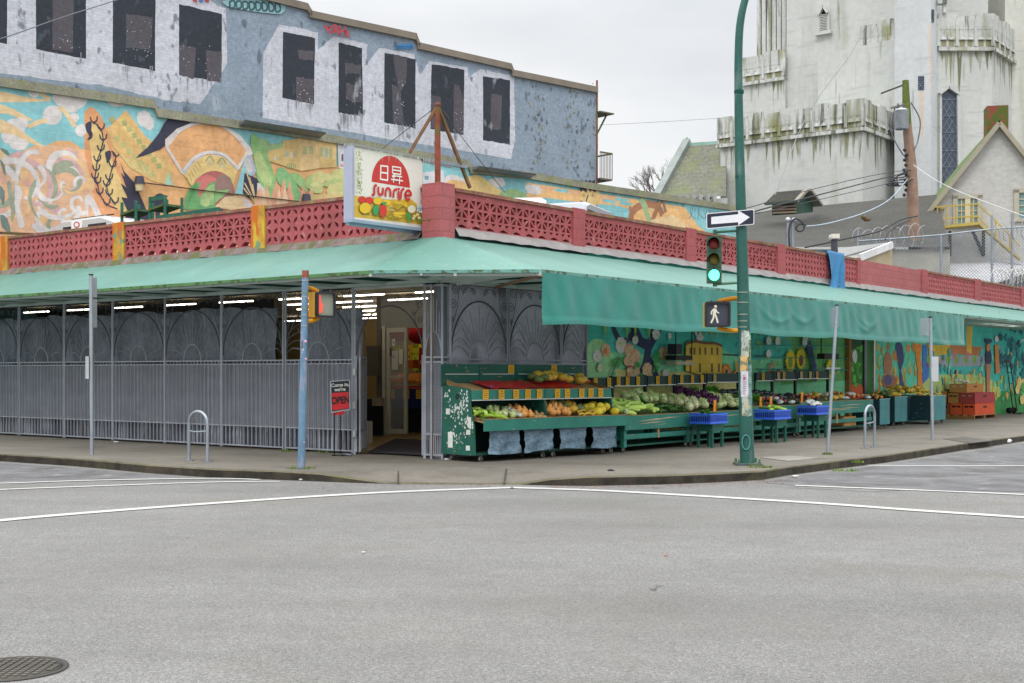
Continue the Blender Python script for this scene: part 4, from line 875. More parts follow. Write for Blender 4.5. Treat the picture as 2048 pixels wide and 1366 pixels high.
# painted buildings on the hill (ruled roofs)
z1([(910,420),(1070,262),(1240,480),(1480,760),(1440,900),(1290,860),(1100,740),(960,560)], c('#dcae58'))
z1([(990,340),(1040,330),(1420,740),(1380,760)], YL); z1([(930,330),(965,305),(985,345),(950,370)], c('#b5a95a'))
for i in range(8): x = 1035+i*42; y = 350+i*52; z1([(x,y),(x+40,y-4),(x+52,y+38),(x+10,y+46)], c('#a3a656'))
for i in range(7): x = 975+i*50; y = 490+i*50; z1([(x,y),(x+34,y-16),(x+52,y+30),(x+14,y+50)], c('#b0ae60')); 
for i in range(5): k1([(1040+i*50,640+i*20),(1130+i*44,760+i*20)], .05, c('#c8c070'))
z1([(1440,780),(1480,900),(1400,890)], c('#9fc6a8'))
# black wing and the big fan
z2([(50,165),(270,200),(180,300),(60,400),(-50,500),(-300,590),(-180,480),(-60,330)], NY, 2)
z2([(0,400),(120,290),(330,205),(560,225),(760,360),(910,540),(830,570),(700,780),(440,530),(200,770),(160,740),(0,480)], c('#dcd2cc'))
z2([(30,475),(150,330),(330,230),(520,250),(700,350),(820,520),(720,690),(600,560),(440,520),(290,590),(180,720)], c('#e7a45c'), 0)
random.seed(9)
for i in range(150):
    a = R_(random.uniform(208, 332)); r = random.uniform(230, 470); x = 430+r*math.cos(a)*.93; y = 730+r*math.sin(a); q.ell(*S2(x, y), 1.3, 2.6, random.choice([c('#e3ac68'), c('#de9c50'), c('#e7b070')]), 6, .2)
k2([(120,340),(200,280),(330,238),(450,240),(560,260),(680,340),(760,420)], .07, CL); k2([(180,720),(290,590),(440,530),(600,560),(740,700)], .09, CL)
z2([(190,760),(300,620),(440,550),(590,580),(730,720),(690,860),(600,780),(470,720),(350,780),(270,880)], YL)
for x, y in [(450,620),(570,640)]: z2([(x-40,y),(x,y-50),(x+42,y),(x+30,y+50),(x-30,y+50)], c('#c9b878')); k2([(x-45,y+5),(x,y-52),(x+45,y+8)], .035, c('#8f8a4a'))
z2([(620,690),(690,680),(690,760)], c('#d4b050')); 
for i in range(6): k2([(215+i*22,780-i*30),(245+i*22,850-i*34)], .03, c('#a99a48'))
q.ell(*S2(490, 930), 41, 42, c('#a5504c'), 26, .01); q.ell(*S2(410, 880), 26, 24, c('#cf5f58'), 18, .05); q.ell(*S2(590, 880), 18, 26, c('#8d6a60'), 18, .05)
z2([(190,1110),(200,980),(260,870),(360,822),(330,920),(340,1000),(440,850),(500,815),(505,1080),(500,1110)], c('#5aa05c'), 0)
z2([(350,1060),(360,960),(440,870),(495,850),(495,1060)], c('#86bb6a')); q.ell(*S2(440, 960), 9, 11, c('#a9c978'), 14); q.ell(*S2(405, 1040), 9, 8, c('#a9c978'), 14)
z2([(505,920),(650,905),(580,980),(505,1040)], c('#7fb86a')); z2([(240,950),(300,840),(330,840),(260,1000),(220,1100)], c('#48944f'))
z2([(500,1080),(600,980),(780,960),(820,1100),(700,1120)], SK, 0)
# black fan
z2([(700,960),(800,600),(850,560),(880,760),(780,960)], c('#7fc4d0')); z2([(800,740),(940,800),(935,1060),(780,940)], NY)
for x, y in [(820,730),(850,780),(800,840),(790,890),(880,850)]: k2([(x,y),(920,1060)], .045, c('#d8b878'), .5)
z2([(830,560),(870,555),(920,720),(890,780),(860,700)], c('#aab0c8')); z2([(800,610),(840,590),(880,690),(850,750),(810,690)], c('#cfc8c4'), 2)
z2([(930,840),(1010,900),(1060,1010),(1020,1100),(940,1100)], c('#dad4d4'), 2); z2([(780,960),(900,1080),(820,1120)], c('#d2c8cc'))
# leaves and flames
z2([(880,345),(960,400),(1040,560),(1080,700),(1130,850),(1140,1060),(1060,1030),(1000,900),(930,800),(890,560),(860,420)], c('#7cb465'), 2)
z2([(900,560),(960,520),(1040,700),(1080,860),(1000,860),(930,720)], c('#a9c470'), 2); z2([(1120,780),(1140,690),(1200,690),(1300,800),(1370,960),(1350,1030),(1280,1040),(1230,900),(1160,860)], c('#6fb06a'), 2)
z2([(1270,770),(1320,730),(1400,800),(1440,930),(1380,900)], c('#86b868'), 2)
for x, w in [(1120,80),(1200,90),(1260,70),(1400,60),(1480,60),(960,70),(1030,50)]: z2([(x-w,1080),(x-w*.4,920),(x,780+abs(x-1200)*.4),(x+w*.3,940),(x+w,1080)], random.choice([c('#dfa57a'), c('#e3b48a'), c('#d9926a')]))
for x, w in [(1150,30),(1210,40),(1000,30)]: z2([(x-w,1080),(x,860),(x+w,1080)], c('#e6c096'))
# ochre buildings at right
z2([(950,420),(1000,390),(1080,450),(1180,430),(1200,520),(1080,560)], c('#86b070'), 2)
z2([(1030,520),(1190,480),(1190,410),(1330,395),(1330,380),(1530,395),(1730,420),(1730,680),(1550,690),(1370,720),(1050,620)], c('#d2ae5c'))
z2([(1340,390),(1530,400),(1560,690),(1370,720)], c('#e0bc78')); z2([(1540,400),(1725,425),(1725,600),(1560,600)], c('#dbb76a'))
for x, y, w, h in [(1215,520,22,60),(1260,525,24,60),(1300,510,26,70),(1390,470,44,80),(1450,470,44,80),(1560,480,32,95),(1610,485,32,100),(1660,495,28,100),(1095,570,25,40),(1150,570,20,40)]: z2([(x,y),(x+w,y),(x+w,y+h),(x,y+h)], random.choice([c('#cfc8bc'), c('#8fae9a'), c('#a9a86a')]))
for i in range(5): x = 1230+i*20; z2([(x,645),(x+11,645),(x+11,692),(x,692)], c('#86a05a'))
z2([(1740,430),(1830,450),(1830,700),(1750,690)], c('#d3d0d2')); z2([(1780,550),(1800,550),(1800,620),(1780,620)], c('#50505a')); z2([(1770,650),(1820,655),(1820,680),(1770,675)], c('#d08a7a'))
for i in range(22): x = random.uniform(1470, 1900); y = random.uniform(720, 960); q.ell(*S2(x, y), random.uniform(8, 18), random.uniform(6, 14), random.choice([GL, c('#b9c472'), c('#c7c878'), c('#9fbb66'), c('#d0c878')]), 12, .15)
z2([(1480,960),(1900,940),(1900,1100),(1400,1100)], c('#d6b86c'))
# section right of the sign
q.poly([(690,300),(870,322),(935,336),(938,360),(1060,365),(1060,480),(690,480)], TQ); q.poly([(690,360),(760,345),(800,380),(800,470),(690,470)], GL, 2)
q.poly([(845,345),(885,340),(892,370),(845,372)], c('#d8d8dc')); q.poly([(848,352),(856,352),(856,360),(848,360)], c('#5f98a8')); q.poly([(870,352),(878,352),(878,361),(870,361)], c('#5f98a8'))
q.poly([(892,352),(915,352),(940,366),(955,375),(950,392),(890,380)], c('#d8d2d0'), 2); q.poly([(894,362),(920,362),(940,376),(938,395),(890,385)], OR2, 2); q.poly([(935,355),(960,352),(985,372),(1005,385),(1000,410),(930,400)], YL, 2)
q.poly([(975,360),(1004,356),(1008,372),(990,374)], CL, 2); q.poly([(1000,385),(1025,378),(1050,388),(1050,410),(1000,405)], c('#86b070'), 2)
q.poly([(1052,365),(1470,430),(1470,500),(1100,450),(1052,430)], OR2); q.poly([(1085,395),(1160,405),(1150,440),(1085,430)], TQ); q.poly([(1195,408),(1265,420),(1240,445),(1195,432)], TQ, 2); q.poly([(1050,370),(1080,372),(1080,388),(1055,386)], CL, 2)
for i in range(6): q.poly([(1080+i*30,372+i*4.5),(1106+i*30,376+i*4.5),(1104+i*30,382+i*4.5),(1078+i*30,378+i*4.5)], [c('#e5a878'), TQ][i % 2])
for i in range(4): q.poly([(1205+i*32,398+i*4.5),(1230+i*32,402+i*4.5),(1230+i*32,408+i*4.5),(1205+i*32,404+i*4.5)], TQ)
q.poly([(1160,376),(1178,370),(1196,378),(1195,400),(1186,420),(1174,424),(1162,410)], YL, 3)                     # painted mask face
for x, s_ in ((1166, 1), (1184, 1)): q.stroke([(x-6,382),(x-2,377),(x+6,383)], .12, NY); q.ell(x, 391, 4, 5, c('#d8b070'), 12); q.ell(x, 391, 2.2, 3.2, c('#b5824a'), 10)
q.stroke([(1175,390),(1171,404),(1176,407)], .05, NY); q.stroke([(1160,408),(1168,416),(1176,410),(1186,417),(1193,412)], .09, NY)
q.stroke([(1260,440),(1264,424),(1278,412),(1296,408),(1314,414),(1324,430)], .28, c('#a4683c')); q.stroke([(1256,416),(1270,424)], .18, c('#a4683c')); q.stroke([(1318,404),(1300,450)], .2, c('#a4683c')); q.stroke([(1280,396),(1288,412),(1298,446)], .35, c('#8fae78'), taper=.3); q.stroke([(1324,398),(1330,425)], .14, c('#a4683c'))
q.poly([(1362,406),(1400,412),(1470,424),(1470,500),(1420,470),(1395,452)], TQ); q.poly([(1300,440),(1345,430),(1400,470),(1300,470)], SK)
for i in range(22): x = 1378+random.uniform(0, 70); q.stroke([(x,415+(x-1378)*.15),(x+random.uniform(-6,6),425),(x+random.uniform(-8,8),438)], .04, c('#4f7f96'))
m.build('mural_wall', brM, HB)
m = MB(); 
for i in range(len(tp)-1):
    (a, z), (b, w) = tp[i], tp[i+1]
    if b-a < .5: b += .02
    m.add([PM.pt(a, o, z+dz) for o, dz in ((.10, -.12), (.10, .12), (-.5, .12), (-.5, -.12))]+[PM.pt(b, o, w+dz) for o, dz in ((.10, -.12), (.10, .12), (-.5, .12), (-.5, -.12))], [(0,4,5,1),(1,5,6,2),(2,6,7,3),(3,7,4,0),(0,1,2,3),(7,6,5,4)], c('#8b8a78'))
m.build('coping', capm, HB)
m = MB(); a0, b0 = tp[0][0], tp[-1][0]; m.hexa([tuple(PM.pt(s_, o, 0)[:2]) for s_, o in ((a0, -.41), (b0, -.41), (b0, -.9), (a0, -.9))], 0, 6.5, c('#8a8a8a')); m.build('rear_wall', M['conc'], HB)
# skylight ledges, wall lamps, conduit on the mural wall
for pts, nm in [([(945,334),(1060,350)], 0), ([(478,243),(640,268)], 1)]:
    A = PM.P(*pts[0], .1); B_ = PM.P(*pts[1], .1); m = MB(); n = Vector((*PM.n, 0)); m.add([A, B_, B_+n*.35-Vector((0,0,.0)), A+n*.35, A-Vector((0,0,.12)), B_-Vector((0,0,.12)), B_+n*.3-Vector((0,0,.05)), A+n*.3-Vector((0,0,.05))], [(0,1,2,3),(7,6,5,4),(3,2,6,7),(0,3,7,4),(1,5,6,2)], c('#8d8f8f')); m.build('ledge_hood', M['metal'], HB)
for x, y in [(279,360),(613,395)]:
    p = PM.P(x, y, .12); t = tag(MB().tube([p+Vector((0,0,.1)), p-Vector((0,0,.12))], [.11, .15], c('#3c3a4a'), 10).tube([p-Vector((0,0,.12)), p-Vector((0,0,.3))], [.13, .1], c('#cdbd94'), 10).build('wall_lamp', M['paint']), 'dark cylindrical wall lamp with cream glass on the mural, '+('beside the black bird tail' if x < 300 else 'low near the shop sign'), 'wall lamp')
m = MB(); m.tube([PM.P(x, y, .06) for x, y in [(285,365),(400,380),(600,403)]], .018, c('#4a3c38'), 5); m.build('conduit', M['rust'], HB)
# tall building
TB = thing('grey_brick_building', 'tall blue-grey painted brick building with dark painted panels and white patches', 'building', PM.pt(20, -8, 0))
PG = Plane(PM.pt(0, -.9, 0)[:2], UM); m = MB(); g = Paint(PG, m, off=0, step=.0001)
tg = [PG.hit(x, y) for x, y in [(-500,-210),(0,-110),(330,-50),(330,-42),(530,-4),(613,17),(618,31),(830,76),(834,94),(1020,136),(1022,148),(1192,182)]]
g.raw([(tg[0][0], 0), (tg[-1][0], 0)]+tg[::-1], c('#8b99a8', 1.0))
WT = c('#c3c5ce', 1.02); DK = c('#353a44', .9); DK2 = c('#57535a')
def gp(pts, col, sm=0): g.poly(pts, col, sm)
def jag(pts, amp=3, n=6):
    out = []
    for i in range(len(pts)):
        a, b = pts[i], pts[(i+1) % len(pts)]
        for j in range(n):
            t_ = j/n; out.append((a[0]+(b[0]-a[0])*t_+random.uniform(-amp, amp)*.4, a[1]+(b[1]-a[1])*t_+random.uniform(-amp, amp)))
    return out
random.seed(21)
gp(jag([(-400,-80),(330,-60),(430,8),(452,18),(455,125),(430,165),(400,208),(330,200),(200,170),(0,147),(-400,90)], 1.5, 10), WT)
gp(jag([(527,105),(558,48),(636,65),(636,100),(668,72),(735,88),(732,130),(758,96),(828,108),(840,150),(858,122),(935,135),(937,155),(960,138),(1028,152),(1030,280),(1022,318),(525,236)], 1.2, 8), WT)
for a in [[(-75,-60),(15,-50),(14,88),(-75,70)], [(72,-40),(172,-20),(172,118),(72,98)], [(226,-30),(311,-10),(310,142),(225,125)], [(358,8),(444,28),(443,164),(358,150)], [(566,63),(630,76),(628,208),(565,196)], [(677,85),(724,96),(726,233),(677,225)], [(769,106),(831,118),(831,257),(768,245)], [(863,128),(929,139),(927,270),(861,258)], [(966,152),(1020,160),(1020,289),(966,280)]]: gp(jag(a, .9, 9), DK)
for a in [[(105,-20),(148,-10),(145,106),(105,98)], [(252,28),(306,35),(300,100),(252,95)], [(358,90),(392,94),(388,158),(360,150)], [(412,100),(444,105),(442,165),(414,162)], [(595,100),(628,103),(626,120),(598,118)], [(592,155),(628,158),(626,205),(592,202)], [(690,125),(722,130),(720,148),(690,146)], [(692,165),(724,175),(724,205),(693,200)], [(786,108),(814,116),(812,165),(800,185),(790,140)], [(784,170),(800,175),(808,250),(786,245)], [(908,168),(918,170),(927,200),(925,270),(906,265)], [(863,190),(882,195),(880,255),(861,258)], [(982,188),(1004,190),(1002,260),(981,258)]]: gp(jag(a, 1.4, 7), DK2)
for i in range(130):                                                 # chips and drips
    bx = random.choice([(105,160,60,105),(252,306,40,120),(358,444,80,160),(595,628,155,205),(690,724,170,215),(784,808,160,250),(906,926,220,268)]); x = random.uniform(bx[0], bx[1]); y = random.uniform(bx[2], bx[3]); g.ell(x, y, random.uniform(.4, 1.4), random.uniform(.3, 1.3), WT, 5, .3)
for i in range(60):
    bx = random.choice([(75,170,105),(228,308,132),(360,442,156),(566,628,200),(678,725,228),(770,830,250)]); x = random.uniform(bx[0], bx[1]); g.poly([(x-.8, bx[2]), (x+.8, bx[2]), (x+.2, bx[2]+random.uniform(10, 45))], c('#8a8c94'))
for i in range(120): x = random.choice([1075, 1078, 1140, 1150, 1180])+random.gauss(0, 6); y = random.uniform(165, 340); g.ell(x, y, 1.2, random.uniform(1.5, 4.5), random.choice([c('#7b7a70'), c('#5f686e'), c('#a09878')]), 6, .3)
gp([(455,0),(560,5),(562,28),(500,22),(452,12)], c('#8fb8bc'), 3)                                               # bubble graffiti
for x in range(458, 560, 13): g.stroke([(x,4),(x+9,2+(x-458)*.1),(x+10,14+(x-458)*.08),(x+2,16+(x-458)*.08),(x,4)], .06, c('#3f5f66'))
for i, ch_ in enumerate(['+', 'o', '$', 't', 'H', 'e']): p = PG.hit(648+i*8, 58+i*1.8); m.text(ch_, PG.pt(p[0], .16, p[1]), (*PG.u, 0), (0, 0, 1), .45, c('#b54a52'), bold=.01)
for i in range(7): x = 790+i*5; g.stroke([(x,88),(x+4,94),(x+1,98),(x+6,90)], .05, c('#4a8fc8'))
for i in range(5): x = 1150+i*8; g.stroke([(x,362),(x+3,366),(x+5,361),(x+6,368)], .05, c('#30343a'))
for i in range(3): x = 385+i*12; g.stroke([(x,-2),(x+8,2)], .12, [c('#b04848'), c('#4a78c0'), c('#b04848')][i])
m.build('wall', brG, TB)
m = MB()
for i in range(len(tg)-1):
    (a, z), (b, w) = tg[i], tg[i+1]
    if b-a < .5: b += .05
    m.add([PG.pt(a-.02, o, z+dz) for o, dz in ((.12, -.08), (.12, .14), (-.4, .14), (-.4, -.08))]+[PG.pt(b, o, w+dz) for o, dz in ((.12, -.08), (.12, .14), (-.4, .14), (-.4, -.08))], [(0,4,5,1),(1,5,6,2),(2,6,7,3),(3,7,4,0),(0,1,2,3),(7,6,5,4)], c('#7d7468'))
m.build('coping', M['conc'], TB)
m = MB(); a0, b0 = tg[0][0], tg[-1][0]; m.hexa([tuple(PG.pt(s_, o, 0)[:2]) for s_, o in ((a0, -.05), (b0, -.05), (b0-.3, -14), (a0, -14))], 0, tg[-1][1]-.5, c('#7d8791')); m.build('body', M['conc'], TB)
# fire-escape landings on the far side of the tall building
t = thing('fire_escape', 'rusty iron fire-escape landings on the far edge of the tall grey brick building', 'fire escape', PG.pt(b0, -1, 4))
m = MB(); sb = b0+.02; zt_ = CH+(HY-224)*PG.pt(b0, 0, 0).y/FP; zf = CH+(HY-358)*PG.pt(b0, 0, 0).y/FP; zr_ = CH+(HY-305)*PG.pt(b0, 0, 0).y/FP
IR = c('#6a625c'); e = .75
m.bar(PG.pt(sb, -.3, zt_), PG.pt(sb+e, -.3, zt_), 1.0, .05, IR); m.bar(PG.pt(sb, -.1, zt_-1.0), PG.pt(sb+e-.1, -.1, zt_), .05, .05, IR); m.build('canopy', M['rust'], t)
m = MB(); m.bar(PG.pt(sb, -.3, zf), PG.pt(sb+e-.1, -.3, zf), 1.0, .06, IR); m.bar(PG.pt(sb, .2, zr_), PG.pt(sb+e-.1, .2, zr_), .05, .05, IR); m.bar(PG.pt(sb+e-.1, .2, zr_), PG.pt(sb+e-.1, -.8, zr_), .05, .05, IR)
for i in range(9): m.bar(PG.pt(sb+(e-.1)*i/8, .2, zf), PG.pt(sb+(e-.1)*i/8, .2, zr_), .025, .025, IR)
m.bar(PG.pt(sb+.03, .0, zf-1.6), PG.pt(sb+.03, .0, zt_+1.2), .07, .07, c('#7a4a3c')); m.build('landing', M['rust'], t)
# ------------------------------------------------------------------ white church
CW = c('#bbbdb9', 1.0); CS = c('#bec1c2', 1.0)
chm = pm('church_render', .85, n1=(.35, .06), n2=(3, .06), bump=.2, bscale=4, dirt=[(c('#84846c'), .9, (1, 1, .10), (.58, .78), .5), (c('#96989a'), 1.3, (.3, .3, 3), (.60, .68), .35), (c('#5e6244'), 2.2, (1, 1, .08), (.66, .76), .7), (c('#7a7a3a'), .35, (1, 1, .5), (.64, .74), .5)])
chb = pm('church_parapet', .9, n1=(.6, .1), n2=(5, .1), dirt=[(c('#3f4132'), 2.6, (1, 1, .08), (.56, .64), .8), (c('#6f7048'), 1.6, (1, 1, .10), (.50, .64), .6), (c('#7c7c32'), .6, (1, 1, .6), (.62, .70), .6)])
CHU = thing('church', 'large white stepped Gothic church with moss-streaked parapets', 'church', (24, 84, 0))
def prism(name, plan, z0, z1_, col, mat, parent): m = MB(); m.hexa(plan, z0, z1_, col); return m.build(name, mat, parent)
def cplan(pxc, Y, pxl, pxr, dl=None, dr=None):
    K_ = ((pxc-CX)/FP*Y, Y); pl = Plane(K_, UL); pr_ = Plane(K_, UR); a = pl.s(pxl); b = pr_.s(pxr)
    A = (K_[0]+pl.u[0]*a, K_[1]+pl.u[1]*a); B_ = (K_[0]+pr_.u[0]*b, K_[1]+pr_.u[1]*b); D = (A[0]+pr_.u[0]*b, A[1]+pr_.u[1]*b)
    return [A, K_, B_, D], pl, pr_, a, b
def zpx(py, Y): return CH+(HY-py)*Y/FP
def battlement(pl, s0, s1, zb, zt_, rib=1.15, name='battlement', out=.13):
    """projecting parapet band: sill moulding, tall ribs with small hoods between them, uneven merlon tops"""
    m = MB(); n = max(2, round(abs(s1-s0)/rib)); w = (s1-s0)/n
    wbox(m, pl, s0, s1, -.3, out, zb+(zt_-zb)*.30, zt_-.5, CW); wbox(m, pl, s0, s1, -.3, out+.12, zb, zb+.22, CW)
    wbox(m, pl, s0, s1, -.3, out*.5, zb+.28, zb+(zt_-zb)*.30, CW)
    for i in range(n):
        a = s0+w*i; h = zt_-(.16 if i % 2 else 0)
        wbox(m, pl, a+w*.02, a+w*.98, -.25, out+.02, zt_-1.0, h, CW); wbox(m, pl, a-.09, a+.09, 0, out+.06, zb+.3, zt_-.35, CW)
        wbox(m, pl, a+w*.35, a+w*.42, 0, out+.04, zb+.9, zt_-.5, CW); wbox(m, pl, a+w*.65, a+w*.72, 0, out+.04, zb+.9, zt_-.5, CW)
        for f0 in (.16, .56):                                        # little pointed niche hoods
            x0 = a+w*f0; x1 = x0+w*.3; zh = zb+(zt_-zb)*.30; o2 = out+.07
            m.add([pl.pt(x0, 0, zh), pl.pt(x1, 0, zh), pl.pt(x1, o2, zh), pl.pt(x0, o2, zh), pl.pt((x0+x1)/2, out*.6, zh+.4)], [(0,1,2,3),(3,2,4),(0,3,4),(2,1,4)], CW)
            wbox(m, pl, x0+w*.02, x1-w*.02, out*.5, out*.5+.02, zb+.32, zh-.02, c('#8d8a6a'))
    o = m.build(name, chb, CHU)
    m = MB(); p_ = Paint(pl, m, off=.005, step=.001)
    for i in range(n*5):                                             # moss runs under the moulding
        a = s0+(s1-s0)*random.random(); L_ = abs(random.gauss(0, 1.2))+.3; ww = random.uniform(.04, .16)
        p_.raw([(a-ww, zb), (a+ww, zb), (a+ww*.5, zb-L_*.5), (a+random.uniform(-.05, .05), zb-L_), (a-ww*.6, zb-L_*.45)], random.choice([c('#85866c'), c('#989a88'), c('#6f7258'), c('#a0a296')]))
    m.build('moss_streaks', chm, CHU)
# lower block
pl_, PA, PB, a_, b_ = cplan(1725, 78, 1441, 1797); prism('lower_block', pl_, 0, zpx(225, 78), CW, chm, CHU)
battlement(PA, -.1, a_+.2, zpx(262, 78), zpx(197, 78)); battlement(PB, -.1, b_, zpx(262, 78), zpx(197, 78))
# upper tower
Yt = 84; pl_, PT, PT2, a_, b_ = cplan(1800, Yt, 1573, 1850)
prism('tower', pl_, 0, zpx(-160, Yt), CW, chm, CHU)
K_ = PT.pt(a_, 0, 0); s15 = PT.s(1515); s14 = PT.s(1490)
m = MB(); wbox(m, PT, a_, PT.s(1515, -1), -9, -1, 0, zpx(-160, Yt)-2, CW)
for i in range(7): s_ = a_+(PT.s(1515, -1)-a_)*(i+.5)/7; wbox(m, PT, s_-.15, s_+.15, -1.0, -.8, zpx(85, Yt), zpx(-160, Yt)-2, CW)
m.build('tower', chb, CHU)
m = MB(); wbox(m, PT, a_-.05, s14, -8, .3, 0, zpx(100, Yt+3), CW); m.build('side_block', chm, CHU)
P30 = Plane(PT.pt(0, .3, 0)[:2], UL); battlement(P30, a_-.05, s14, zpx(142, Yt+2), zpx(78, Yt+2), 1.5)
m = MB(); wbox(m, PT, s14, PT.s(1473, -1), -7, -1, 0, zpx(115, Yt+5), CW); wbox(m, PT, s14, PT.s(1462, -1), -3, -1.5, zpx(148, Yt+5), zpx(144, Yt+5), CW); m.build('side_block', chm, CHU)
# balcony-like parapet against the tower, right part
P2_ = Plane(PT.pt(0, .02, 0)[:2], UL); battlement(P2_, PT.s(1788), PT.s(1722), zpx(118, Yt), zpx(35, Yt), 1.3)
# louvre
def louvre(pl, x0, x1, y0, y1, ya):
    t_ = MB(); s0, zb = pl.hit(x0, y1, .1); s1, zt_ = pl.hit(x1, y0, .1); sm_ = (s0+s1)/2; za = pl.hit((x0+x1)/2, ya, .1)[1]
    wbox(t_, pl, s0, s1, .0, .05, zb, zt_, c('#2a2d30')); m_ = t_
    for s_ in (s0, s1): wbox(m_, pl, s_-.1, s_+.1, 0, .2, zb, zt_, CW)
    wbox(m_, pl, s0-.25*(1 if s0 < s1 else -1), s1+.25*(1 if s0 < s1 else -1), 0, .3, zb-.2, zb, CW)
    m_.face([pl.pt(s0, .051, zt_), pl.pt(s1, .051, zt_), pl.pt(sm_, .051, za)], c('#2a2d30'))
    m_.bar(pl.pt(s0, .2, zt_), pl.pt(sm_, .2, za), .3, .14, CW); m_.bar(pl.pt(s1, .2, zt_), pl.pt(sm_, .2, za), .3, .14, CW)
    n = 11
    for i in range(n): z = zb+(zt_-zb)*(i+.5)/n; m_.bar(pl.pt(s0, .12, z), pl.pt(s1, .12, z), .16, .05, CW)
    m_.build('louvre', chm, CHU)
louvre(PT, 1657, 1639, 30, 62, 12); 
# turret
pl_, PU, PU2, a_, b_ = cplan(1862, 79, 1789, 1874); prism('turret', pl_, 0, zpx(-160, 79), CS, chm, CHU)
gl = pm('leaded_glass', .25, n1=(1, .1), spec=.6)
def lead(pl, pts, grid, off=.03):
    m_ = MB(); q_ = [pl.hit(x, y, off) for x, y in pts]; m_.face([pl.pt(a, off, z) for a, z in q_], c('#3d4757')); o_ = m_.build('window', gl, CHU)
    m_ = MB(); s0 = min(a for a, z in q_); s1 = max(a for a, z in q_); z0 = min(z for a, z in q_); z1_ = max(z for a, z in q_)
    def inside(a, z):
        r = False; n = len(q_); j = n-1
        for i in range(n):
            if (q_[i][1] > z) != (q_[j][1] > z) and a < (q_[j][0]-q_[i][0])*(z-q_[i][1])/(q_[j][1]-q_[i][1])+q_[i][0]: r = not r
            j = i
        return r
    for sg in (1, -1):
        k = -int((z1_-z0)/grid)-2
        while k*grid < (s1-s0)+(z1_-z0):
            prev = None
            for i in range(int((z1_-z0)/.06)):
                z = z0+i*.06; a = (s0+k*grid+(z-z0)*.6) if sg > 0 else (s1-k*grid-(z-z0)*.6)
                if inside(a, z):
                    if prev and i % 8 == 0: m_.bar(prev, pl.pt(a, off+.02, z), .035, .02, c('#8d97a4')); prev = pl.pt(a, off+.02, z)
                    elif prev is None: prev = pl.pt(a, off+.02, z)
                else: prev = None
            k += 1
    for f in (.28, .43, .6, .75, .9): z = z0+(z1_-z0)*f; m_.bar(pl.pt(s0+.05, off+.03, z), pl.pt(s1-.05, off+.03, z), .05, .05, c('#6f7885'))
    m_.build('leading', M['metal'], o_)
lead(PU, [(1836,152),(1848,152),(1848,180),(1836,180)], .3); lead(PU2, [(1863.5,20),(1868,19),(1868,45),(1863.5,45)], .3)
m = MB(); p_ = Paint(PU, m, .004); p_.poly([(1838,183),(1847,183),(1846,260),(1844,290),(1840,240)], c('#c9b8a4')); p_.poly([(1857,50),(1861,50),(1861,200),(1858,150)], c('#cdbba8')); m.build('rust_stain', chm, CHU)
# right bay (frontal) and its corner
Yb = 80; PF = Plane(((1872-CX)/FP*Yb, Yb), (1, .0)); s1 = PF.s(1984); B0 = PF.pt(s1, 0, 0); PR3 = Plane((B0.x, B0.y), UR)
s2 = PR3.s(2026); B1 = PR3.pt(s2, 0, 0)
prism('bay', [(PF.O[0], PF.O[1]), (B0.x, B0.y), (B1.x, B1.y), (B1.x-12, B1.y+3)], 0, zpx(60, Yb), CW, chm, CHU)
battlement(PF, .1, s1+.1, zpx(103, Yb), zpx(28, Yb), 1.25); battlement(PR3, -.1, s2, zpx(103, Yb), zpx(28, Yb), 1.25)
prism('upper_bay', [(PF.O[0]-1, Yb+2), (B0.x+.5, Yb+2), (B0.x+.5, Yb+9), (PF.O[0]-1, Yb+9)], 0, zpx(-160, Yb), CW, chm, CHU)
prism('east_wall', [(B1.x-.6, B1.y-.2), (B1.x+14, B1.y-.2), (B1.x+14, B1.y+8), (B1.x-.6, B1.y+8)], 0, zpx(-160, Yb), c('#c2c2ba'), chm, CHU)
lead(PF, [(1882.5,395),(1882.5,190),(1890,182),(1897,178),(1906,182),(1912,190),(1914,395)], .36)
m = MB(); 
for a, b in [((1879,188),(1897,174)), ((1918,188),(1897,174))]: m.bar(PF.P(*a, .15), PF.P(*b, .15), .3, .16, CW)
m.bar(PF.P(1916.5, 190, .1), PF.P(1919, 395, .1), .25, .2, CW); m.bar(PF.P(1881, 190, .1), PF.P(1881, 395, .1), .12, .15, CW); m.build('window_surround', chm, CHU)
m = MB(); m.bar(PF.P(1874, 4, .3), PF.P(1892, 4, .3), .5, .3, CW); m.bar(PF.P(1889, 6, .3), PF.P(1889, 26, .3), .2, .2, CW); m.build('ledge', chb, CHU)
# nave roof at left
YN = 88
rf = pm('mossy_slates', .9, n1=(.5, .15), n2=(4, .2), brick=((1, .0), .5, .32, .72), dirt=[(c('#6f7848'), .7, (1, 1, .6), (.48, .66), .6), (c('#4a4a3c'), 2, (1, 1, 1), (.6, .68), .5)])
CHP = thing('church_nave', 'low church nave with a mossy green slate roof left of the white tower', 'building', at(1385, 745, YN))
m = MB(); m.face([at(1378, 288, YN), at(1452, 283, YN-2), at(1452, 392, YN-7), at(1318, 396, YN-5)], c('#8a8c7c', .62)); m.build('roof', rf, CHP)
m = MB(); m.bar(at(1374, 282, YN), at(1312, 396, YN-5.2), .5, .35, c('#848b88')); m.bar(at(1376, 291, YN), at(1452, 286, YN-2), .3, .3, c('#8fb0a5')); m.lathe(at(1374, 292, YN), [(.35, 0), (.3, .3), (.05, .6)], c('#848b88'), 8); m.build('gable_coping', M['conc'], CHP)
m = MB(); A = at(1320, 392, YN-5); B_ = at(1455, 386, YN-7); m.hexa([(A.x+.3, A.y), (B_.x, B_.y), (B_.x, B_.y+12), (A.x+.3, A.y+12)], 0, A.z-.4, c('#a9aba8'))
